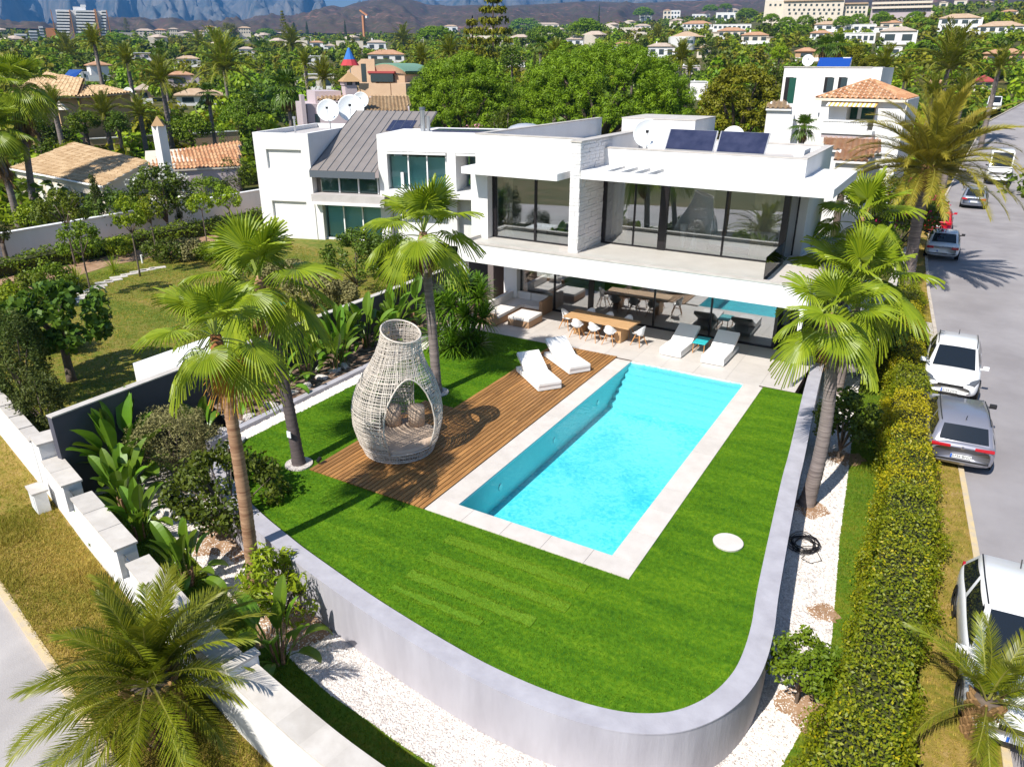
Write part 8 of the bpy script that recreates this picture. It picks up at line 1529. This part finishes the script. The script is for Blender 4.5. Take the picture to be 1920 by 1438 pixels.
# tower block on the left and the white terraced block beside it
f = Facade('tower_block', 'tall tan and white tower block under the mountains on the left', 96, 212, 80, 900, 0.0, 'apartment building')
for (x0, x1, y0, d) in ((95, 108, 19, -2), (129, 144, 19, -2.5), (176, 192, 18, -3), (199, 212, 20, -1.5)): f.rect('tower_pier', x0, y0, x1, 84, d, 12, 'towertan', True)
f.rect('core', 104, 20, 204, 84, 2, 14, 'white', True); f.rect('annex', 84, 53, 108, 84, 1, 12, 'towertan', True); f.rect('roof_house', 136, 13, 161, 19, 4, 10, 'white'); f.rect('roof_house', 150, 9, 161, 13, 4, 8, 'white')
for k in range(11):
    y = 20+5.6*k
    for x0, x1 in ((106, 131), (142, 178), (190, 199)): f.rect('balcony', x0, y, x1, y+3.0, -1.2, 2.1, 'white2'); f.rect('loggia', x0, y+3.05, x1, y+5.5, 1.6, 2.1, 'windark')
RECTS[-1] = (84, 8, 212, 74, 900)
f = Facade('apartment_block', 'low white terraced apartment block left of the tan tower', 24, 88, 80, 880, 0.0, 'apartment building')
for x0, x1, y0 in ((26, 54, 64), (53, 74, 58), (72, 87, 50)):
    f.rect('wall', x0, y0, x1, 82, 1, 10, 'white', True)
    for k in range(int((80-y0)/5.5)): f.rect('loggia', x0+1, y0+3+5.5*k, x1-1, y0+5+5.5*k, .7, 1.2, 'windark')
RECTS[-1] = (24, 50, 88, 76, 880)
# crane
c = GD(682, 52, 1050); cr = thing('tower_crane', 'orange tower crane standing in front of the brown hills', 'crane', (c.x, c.y, terrain(c.x, c.y)-2)); zt_ = GD(682, 30, 1050).z-cr.location.z; s = depth_of(c)/FPX
M['crane'] = pmat('crane_orange', (0.50, 0.22, 0.10), 0.6)
obj('mast', MB().box((-1.3, -1.3, 0), (1.3, 1.3, zt_)), M['crane'], cr); obj('jib', MB().slab([(-8*s, 0, zt_+8*s), (-8*s, 1.6, zt_+8*s), (9*s, 1.6, zt_-1.5*s), (9*s, 0, zt_-1.5*s)], 1.6), M['crane'], cr); obj('counterweight', MB().box((7*s, -1, zt_-4.5*s), (10*s, 2.5, zt_-.5*s)), M['white2'], cr)
# ================================================================ TREES OF THE TOWN
for a in (('fp', 413, 80, 145, 235, None, 'tall feather palm with dark trunk standing above the yard wall'), ('fp', 297, 118, 105, 250, 90, 'grey green feather palm with upright fronds left of the tall feather palm'), ('fp', 190, 186, 96, 255, 86, 'low feather palm with silvery crown behind the tan tile roof'), ('fp', 258, 190, 80, 250, 88, 'low feather palm right of the silvery crowned one'), ('fp', 122, 76, 92, 135, None, 'bushy feather palm with orange heart behind the pale tile roof'), ('fp', 172, 58, 72, 150, 118, 'slender tall feather palm in front of the tan tower'), ('fp', 234, 92, 74, 160, 110, 'feather palm right of the red brick fronted house'), ('fp', 545, 60, 74, 130, None, 'feather palm with thin arching fronds above the left town'), ('wp', 489, 76, 46, 130, None, 'fan palm with brown skirt above the left town roofs'), ('wp', 535, 135, 86, 232, 80, 'leafy fan palm left of the pink grey house'), ('wp', 297, 78, 40, 130, 150, 'fan palm behind the silvery leaved palms on the left'), ('fp', 372, 68, 60, 110, None, 'feather palm behind the left one of the tall palms'), ('fp', 604, 120, 84, 168, 98, 'feather palm in the yard of the yellow walled villa'), ('fp', 570, 100, 62, 150, 112, 'feather palm left of the yellow walled villa'), ('wp', 387, 158, 46, 240, 92, 'shaggy dark fan palm in front of the trunk of the tall feather palm'), ('fp', 755, 56, 62, 108, None, 'feather palm left of the round umbrella pine in the middle'), ('fp', 790, 92, 66, 128, 110, 'feather palm right of the green copper roof'), ('fp', 842, 76, 76, 122, 108, 'grey feather palm right of the round umbrella pine'), ('wp', 1014, 70, 36, 132, 100, 'single fan palm with bare trunk above the bright pines'), ('fp', 1043, 84, 74, 140, 92, 'spiky feather palm standing out of the widest bright pine'), ('fp', 1280, 86, 76, 125, 120, 'dark feather palm in front of the round white house'), ('fp', 1234, 52, 46, 100, None, 'tall feather palm left of the round white house'), ('wp', 1112, 60, 30, 92, None, 'fan palm under the right hand umbrella pine'), ('fp', 1294, 120, 40, 160, 100, 'thin grey palm left of the olive pine'), ('fp', 1790, 72, 165, 240, 98, 'massive feather palm with thick trunk beside the upper street'), ('fp', 1880, 100, 80, 200, 98, 'feather palm at the right edge above the red roofed house'), ('fp', 1665, 98, 86, 180, 84, 'feather palm with upright fronds right of the white cubic house'), ('fp', 1702, 132, 60, 180, 82, 'small feather palm beside the white side wing'), ('fp', 1812, 150, 96, 232, 78, 'bushy feather palm beside the small white van'), ('fp', 1755, 150, 90, 240, 84, 'feather palm behind the largest street palm'), ('wp', 1575, 66, 50, 125, 110, 'fan palm behind the blue solar panel row'), ('wp', 1548, 70, 46, 122, 104, 'fan palm left of the one behind the solar panels'), ('wp', 1510, 218, 58, 262, 50, 'short fan palm in front of the balustraded balcony')):
    bgtree(a[0], a[1], a[2], a[3], a[4], a[5], a[6], 'palms among the houses')
for x, y, z, hh, r, lb in ((8.2, 62, 0, 6.0, 3.4, 'feather palm reaching in from the right picture edge below the motorhome'), (9.0, 88, 0.4, 7.5, 4.0, 'feather palm reaching in from the right picture edge by the upper street'), (11.5, 108, 3.6, 7, 3.6, 'feather palm on the right side of the street bend')):
    t = thing('feather_palm', lb, 'palm tree', (x, y, z), 0, 'palms on the right side of the street'); c = link('crown', TP['fp'][0], t, (0, 0, hh)); c.scale = (r,)*3; k = link('trunk', TT['fp'], t); k.scale = (.28, .28, hh)
for a in (('up', 814, 46, 82, 98, None, 'round umbrella pine with dark trunk above the copper roofed house'), ('up', 1022, 46, 78, 92, None, 'flat umbrella pine left of the pair above the bright pines'), ('up', 1098, 32, 72, 88, None, 'umbrella pine with visible forked trunk above the bright pines'), ('up', 1208, 12, 44, 36, None, 'round umbrella pine on the ridge left of the cream tower house'), ('up', 1333, 8, 32, 26, None, 'left one of two umbrella pines on the ridge'), ('up', 1361, 6, 28, 26, None, 'right one of two umbrella pines on the ridge'), ('up', 1402, 14, 44, 42, None, 'umbrella pine with thin trunks right of the blue windowed house'), ('up', 1556, 13, 46, 34, None, 'dark umbrella pine in front of the beige apartments'), ('up', 1628, 16, 32, 34, None, 'umbrella pine between the two apartment blocks'), ('up', 1690, 18, 66, 40, None, 'wide pine below the slab apartments'), ('up', 1742, 12, 52, 38, None, 'pine right of the wide one below the slab apartments'), ('up', 1729, 32, 66, 62, None, 'round bright pine left of the big white house'), ('up', 1748, 72, 110, 120, None, 'broad bright pine behind the massive street palm'), ('up', 1862, 58, 88, 92, None, 'broad bright pine above the large tan roof on the right'), ('up', 402, 56, 42, 80, None, 'olive green round pine left of the flat pine in the far town'), ('up', 497, 52, 44, 72, None, 'flat green pine in the far town'), ('up', 72, 92, 66, 130, None, 'round bright pine at the upper left behind the pale roof'), ('up', 218, 60, 60, 92, None, 'pine to the right under the tan tower'), ('up', 160, 58, 44, 90, None, 'pine right under the tan tower'), ('up', 985, 32, 70, 60, None, 'flat dark pine behind the tall conifer pair'), ('up', 1500, 44, 62, 72, None, 'dark flat pine below the cream lookout villa'), ('up', 1050, 73, 66, 105, 130, 'low pine under the flat umbrella pine')):
    bgtree(a[0], a[1], a[2], a[3], a[4], a[5], a[6], 'umbrella pines of the town')
for i, (x, y, w_) in enumerate(((1448, 24, 34), (1478, 30, 40), (1512, 27, 36), (1585, 28, 44), (1612, 24, 38), (1655, 20, 40), (1718, 20, 36))):
    bgtree('up', x, y, w_, None, 470+8*i, ('leftmost', 'second from the left', 'third from the left', 'middle one', 'third from the right', 'second from the right', 'rightmost')[i]+' of seven green pines along the foot of the apartment blocks', 'pines at the foot of the apartments', ratio=0.8)
for a in (('co', 924, -18, 150, 118, 125, 'tall layered conifer whose top is cut by the picture edge'), ('co', 885, 28, 100, 112, 120, 'shorter dark conifer left of the tall layered one'), ('co', 528, 18, 22, 90, None, 'thin bare topped conifer over the left town'), ('co', 234, 33, 16, 66, None, 'thin conifer right of the tan tower'), ('cy', 574, 40, 9, 68, None, 'dark cypress left of the tower crane'), ('cy', 646, 38, 7, 66, None, 'needle thin cypress beside the tower crane'), ('cy', 653, 62, 14, 92, None, 'dark cypress above the closed parasol'), ('cy', 1124, 8, 5, 40, None, 'needle thin cypress on the skyline in the middle'), ('cy', 550, 42, 18, 70, None, 'dark broad cypress over the left town'), ('cy', 1003, 92, 20, 135, 105, 'dark cypress beside the single fan palm'), ('cy', 545, 118, 22, 165, 110, 'dark cypress beside the yellow walled villa'), ('cy', 1748, 2, 7, 26, None, 'thin cypress right of the slab apartments'), ('cy', 1681, 2, 5, 22, None, 'thin cypress in front of the slab apartments')):
    bgtree(a[0], a[1], a[2], a[3], a[4], a[5], a[6], 'conifers of the town')
for a in (('rd', 428, 40, 36, 78, None, 'tall grey green tree beside the olive round pine', 2), ('rd', 460, 168, 80, 245, 88, 'dark green tree right of the tall feather palm trunk', 1), ('rd', 100, 230, 96, 290, 84, 'dark bush behind the tan tile roof at the left', 1), ('rd', 125, 255, 66, 300, 82, 'bright green bush above the tan tile roof', 3), ('rd', 350, 200, 90, 245, 88, 'leafy hedge trees behind the yard wall', 0), ('rd', 640, 118, 60, 160, 108, 'round tree left of the peach house', 0), ('rd', 960, 84, 60, 128, 118, 'dark trees beside the small white house behind the pines', 1), ('rd', 1330, 82, 40, 112, None, 'round dark tree beside the yellow house', 1), ('rd', 1190, 72, 50, 100, 130, 'bright tree rising over the widest pine', 0), ('rd', 1640, 98, 60, 140, 120, 'olive tree mass behind the white cubic house', 2), ('rd', 1600, 78, 60, 118, 125, 'dark tree beside the stepping modern house', 2), ('rd', 1465, 80, 40, 110, 130, 'bright round tree right of the olive pine', 3), ('rd', 1300, 210, 44, 250, 60, 'small tree behind the villa solar panels', 1), ('rd', 1700, 330, 60, 400, 60, 'leafy shrub tree behind the large date palm trunk', 1), ('rd', 1585, 320, 60, 380, 42, 'dark shrubs behind the villa canopy corner', 1), ('rd', 480, 205, 50, 262, 70, 'tree beside the pink grey house pier', 0), ('rd', 660, 150, 30, 180, 86, 'small tree in front of the peach yard wall', 1), ('rd', 150, 196, 70, 290, 85, 'leafy tree in front of the long peach house wall', 0), ('rd', 215, 205, 60, 290, 84, 'dark tree in front of the peach house under its right eave', 1), ('rd', 60, 200, 70, 290, 84, 'dark tree in front of the peach house at the left edge', 1), ('fp', 95, 172, 80, 280, 82, 'feather palm in front of the peach house wall', None)):
    bgtree(a[0], a[1], a[2], a[3], a[4], a[5], a[6], 'leafy trees among the houses', a[7] if a[7] is not None else 0)
# ---- the rest of the town's greenery: one far mass, thickening with distance
def woodland(name, n, rmin, rmax, seed, hmin, hmax, per, mats=('pine', 'treem', 'treed', 'pineol', 'treey')):
    rng = np.random.default_rng(seed); C, R, Kk, Sz = [], [], [], []; made = 0; tries = 0
    while made < n and tries < n*8:
        tries += 1; az = R_(rng.uniform(-72, 12)); r = rmin+(rmax-rmin)*rng.random()**0.75; x, y = r*math.sin(az), r*math.cos(az)
        if kerbx(y)-2.5 < x < kerbr(y)+2 and y < 205: continue
        if -50 < x < 8 and y < 50: continue
        z = terrain(x, y); h = rng.uniform(hmin, hmax); w_ = rng.uniform(2.0, 4.2); d = Vector((x, y, z))-CAMP; dep = d.dot(CF)
        px = IW/2+FPX*d.dot(CR)/dep; pb = IH/2-FPX*d.dot(CU)/dep; pt = IH/2-FPX*(d+Vector((0, 0, h))).dot(CU)/dep; pw_ = w_/dep*FPX
        if any(x0-pw_ < px < x1+pw_ and dd > r-4 and not (pb < y0 or pt > y1-0.12*(y1-y0)) for x0, y0, x1, y1, dd in RECTS): continue
        k = rng.integers(0, len(mats)); u = rng.random(); made += 1
        nb = 5
        for i in range(nb):
            q = rng.normal(size=3)*np.array([w_*.34, w_*.34, h*.16]); C.append((x+q[0], y+q[1], z+h*(0.66 if u > .3 else .55)+q[2])); R.append(w_*rng.uniform(.4, .62)); Kk.append(k); Sz.append(0.5+r*0.0022)
    C, R, Kk, Sz = np.array(C), np.array(R), np.array(Kk), np.array(Sz); m = len(C); idx = np.repeat(np.arange(m), per); d = rdir(m*per, rng); P = C[idx]+d*R[idx][:, None]*rng.uniform(.6, 1, (m*per, 1))*np.array([1, 1, .75]); nrm = unit(d*.7+rdir(m*per, rng)*.5+np.array([0, 0, .35])); ax = unit(np.cross(nrm, rdir(m*per, rng))); L = Sz[idx]*rng.uniform(.7, 1.3, m*per); V, F = leaf_quads(P, ax, nrm, L, L*.7, .1)
    T = np.repeat(np.clip(np.repeat(rng.random(m), per)*.6+rng.random(m*per)*.5, 0, 1), 4); link(name, npmesh(name, V, F, [M[q] for q in mats], T, mi=Kk[idx]), None, kind='stuff')
woodland('woodland', 760, 85, 220, 3, 2.0, 6.5, 40); woodland('woodland', 2000, 180, 560, 4, 2.5, 8.5, 22); woodland('woodland', 2600, 500, 1500, 5, 3.5, 8.0, 10)
# low scrub and small shrubs in the near gaps between the houses
woodland('undergrowth', 300, 52, 105, 8, 0.8, 2.2, 46)
# ---- distant roofs too small to pick apart
def far_town(n, seed):
    rng = np.random.default_rng(seed); mb = MB(); made = 0
    while made < n:
        az = R_(rng.uniform(-68, 8)); r = rng.uniform(420, 1900); x, y = r*math.sin(az), r*math.cos(az); d = Vector((x, y, terrain(x, y)))-CAMP; px = IW/2+FPX*d.dot(CR)/d.dot(CF); pb = IH/2-FPX*d.dot(CU)/d.dot(CF)
        if any(x0-8 < px < x1+8 and y0-6 < pb < y1+10 for x0, y0, x1, y1, dd in RECTS): continue
        made += 1; s = rng.uniform(5, 9); h = rng.uniform(4, 7.5); z = d.z+CAMP.z; mb.box((x-s, y-s*.6, z-3), (x+s, y+s*.6, z+h), 0, az*-1+rng.uniform(-.4, .4)); k = len(mb.v); rz = -az
        if rng.random() < .65: mb.add([(x-s*1.1, y-s*.7, z+h), (x+s*1.1, y-s*.7, z+h), (x+s*1.1, y+s*.7, z+h), (x-s*1.1, y+s*.7, z+h), (x-s*.4, y, z+h+2), (x+s*.4, y, z+h+2)], [(0, 1, 5, 4), (1, 2, 5), (2, 3, 4, 5), (3, 0, 4), (3, 2, 1, 0)], 1)
    obj('far_town', mb, [M['wallcream'], M['tileflat3']], kind='stuff')
far_town(80, 6)
# ================================================================ MOUNTAINS
from mathutils import noise as mnoise
def ridge(name, prof, D, foot, base_z, mat, amp, seed, n=420, rows=46, back=0.35, fx=0.012, ft=2.6):
    xs = np.array([p[0] for p in prof]); ysv = np.array([p[1] for p in prof]); px = np.linspace(xs[0], xs[-1], n); py = np.interp(px, xs, ysv)
    k = np.exp(-np.linspace(-2, 2, 7)**2); k /= k.sum(); py = np.convolve(np.pad(py, 3, 'edge'), k, 'valid'); V = []
    tt = np.concatenate([np.linspace(0, 1, rows), 1+np.linspace(.05, 1, 6)])
    for i in range(n):
        g = mnoise.fractal(Vector((px[i]*fx*2.2, seed*3.1, 0)), 0.8, 2.1, 5); P = GD(px[i], py[i]+1.2*g, D+D*0.03*g); zr = P.z; rr = D+D*0.03*g; hx, hy = P.x/rr, P.y/rr
        for t in tt:
            if t <= 1:
                r = foot+(rr-foot)*t; q = Vector((px[i]*fx+0.25*t, t*ft, seed)); w = mnoise.fractal(q*0.7+Vector((9, 3, 1)), 1.0, 2.0, 3)*0.5
                gul = mnoise.ridged_multi_fractal(Vector((q.x+w, q.y*0.55+w*0.4, seed)), 0.9, 2.1, 7, 1.0, 2.0)-1.0+0.5*mnoise.fractal(q*3, 0.7, 2.1, 4)
                z = base_z+(zr-base_z)*(t**1.1)+amp*gul*math.sin(PI*min(1, t*1.02))**0.7
            else: r = rr+(t-1)*D*back; z = zr+(base_z-zr)*(t-1)
            V.append((hx*r, hy*r, z))
    m = len(tt); F = [(i*m+j, (i+1)*m+j, (i+1)*m+j+1, i*m+j+1) for i in range(n-1) for j in range(m-1)]; mb = MB(); mb.v = V; mb.f = F; mb.m = [0]*len(F); return struct(name, mb, mat, smooth=True)
ridge('hills', [(-300, 58), (0, 54), (120, 50), (210, 44), (300, 38), (400, 41), (480, 36), (540, 32), (585, 24), (612, 13), (626, 10), (640, 16), (662, 8), (690, 2), (715, -5), (745, -8), (772, 0), (800, 9), (835, 12), (880, 10), (940, 12), (1000, 10), (1060, 5), (1120, 3), (1200, 6), (1300, 2), (1400, -4), (1500, -10), (1650, -20), (1900, -30), (2300, -40)], 3300, 1500, 62, M['mtn'], 24, 5, rows=60, n=560, fx=0.008, ft=1.8)
ridge('mountain_range', [(-400, -70), (-100, -60), (150, -42), (300, -24), (400, -14), (480, -6), (530, 0), (560, 6), (590, 13), (620, 20), (660, 28), (720, 24), (780, 12), (840, 2), (900, -2), (980, 2), (1060, -4), (1200, -10), (1500, -20), (2300, -30)], 7600, 4200, 110, M['mtnfar'], 190, 9, rows=56, n=560, fx=0.010)
# ================================================================ HAZE
hz = MB().box((-9800, -900, -16), (6200, 9900, 1500)); m, t, out = newmat('haze_air'); v = N(t, 'ShaderNodeVolumePrincipled'); v.inputs['Color'].default_value = (0.12, 0.43, 1.0, 1); v.inputs['Density'].default_value = HAZE; v.inputs['Anisotropy'].default_value = 0.2; t.links.new(v.outputs[0], out.inputs['Volume'])
if HAZE > 0: obj('haze', hz, m, kind='stuff')
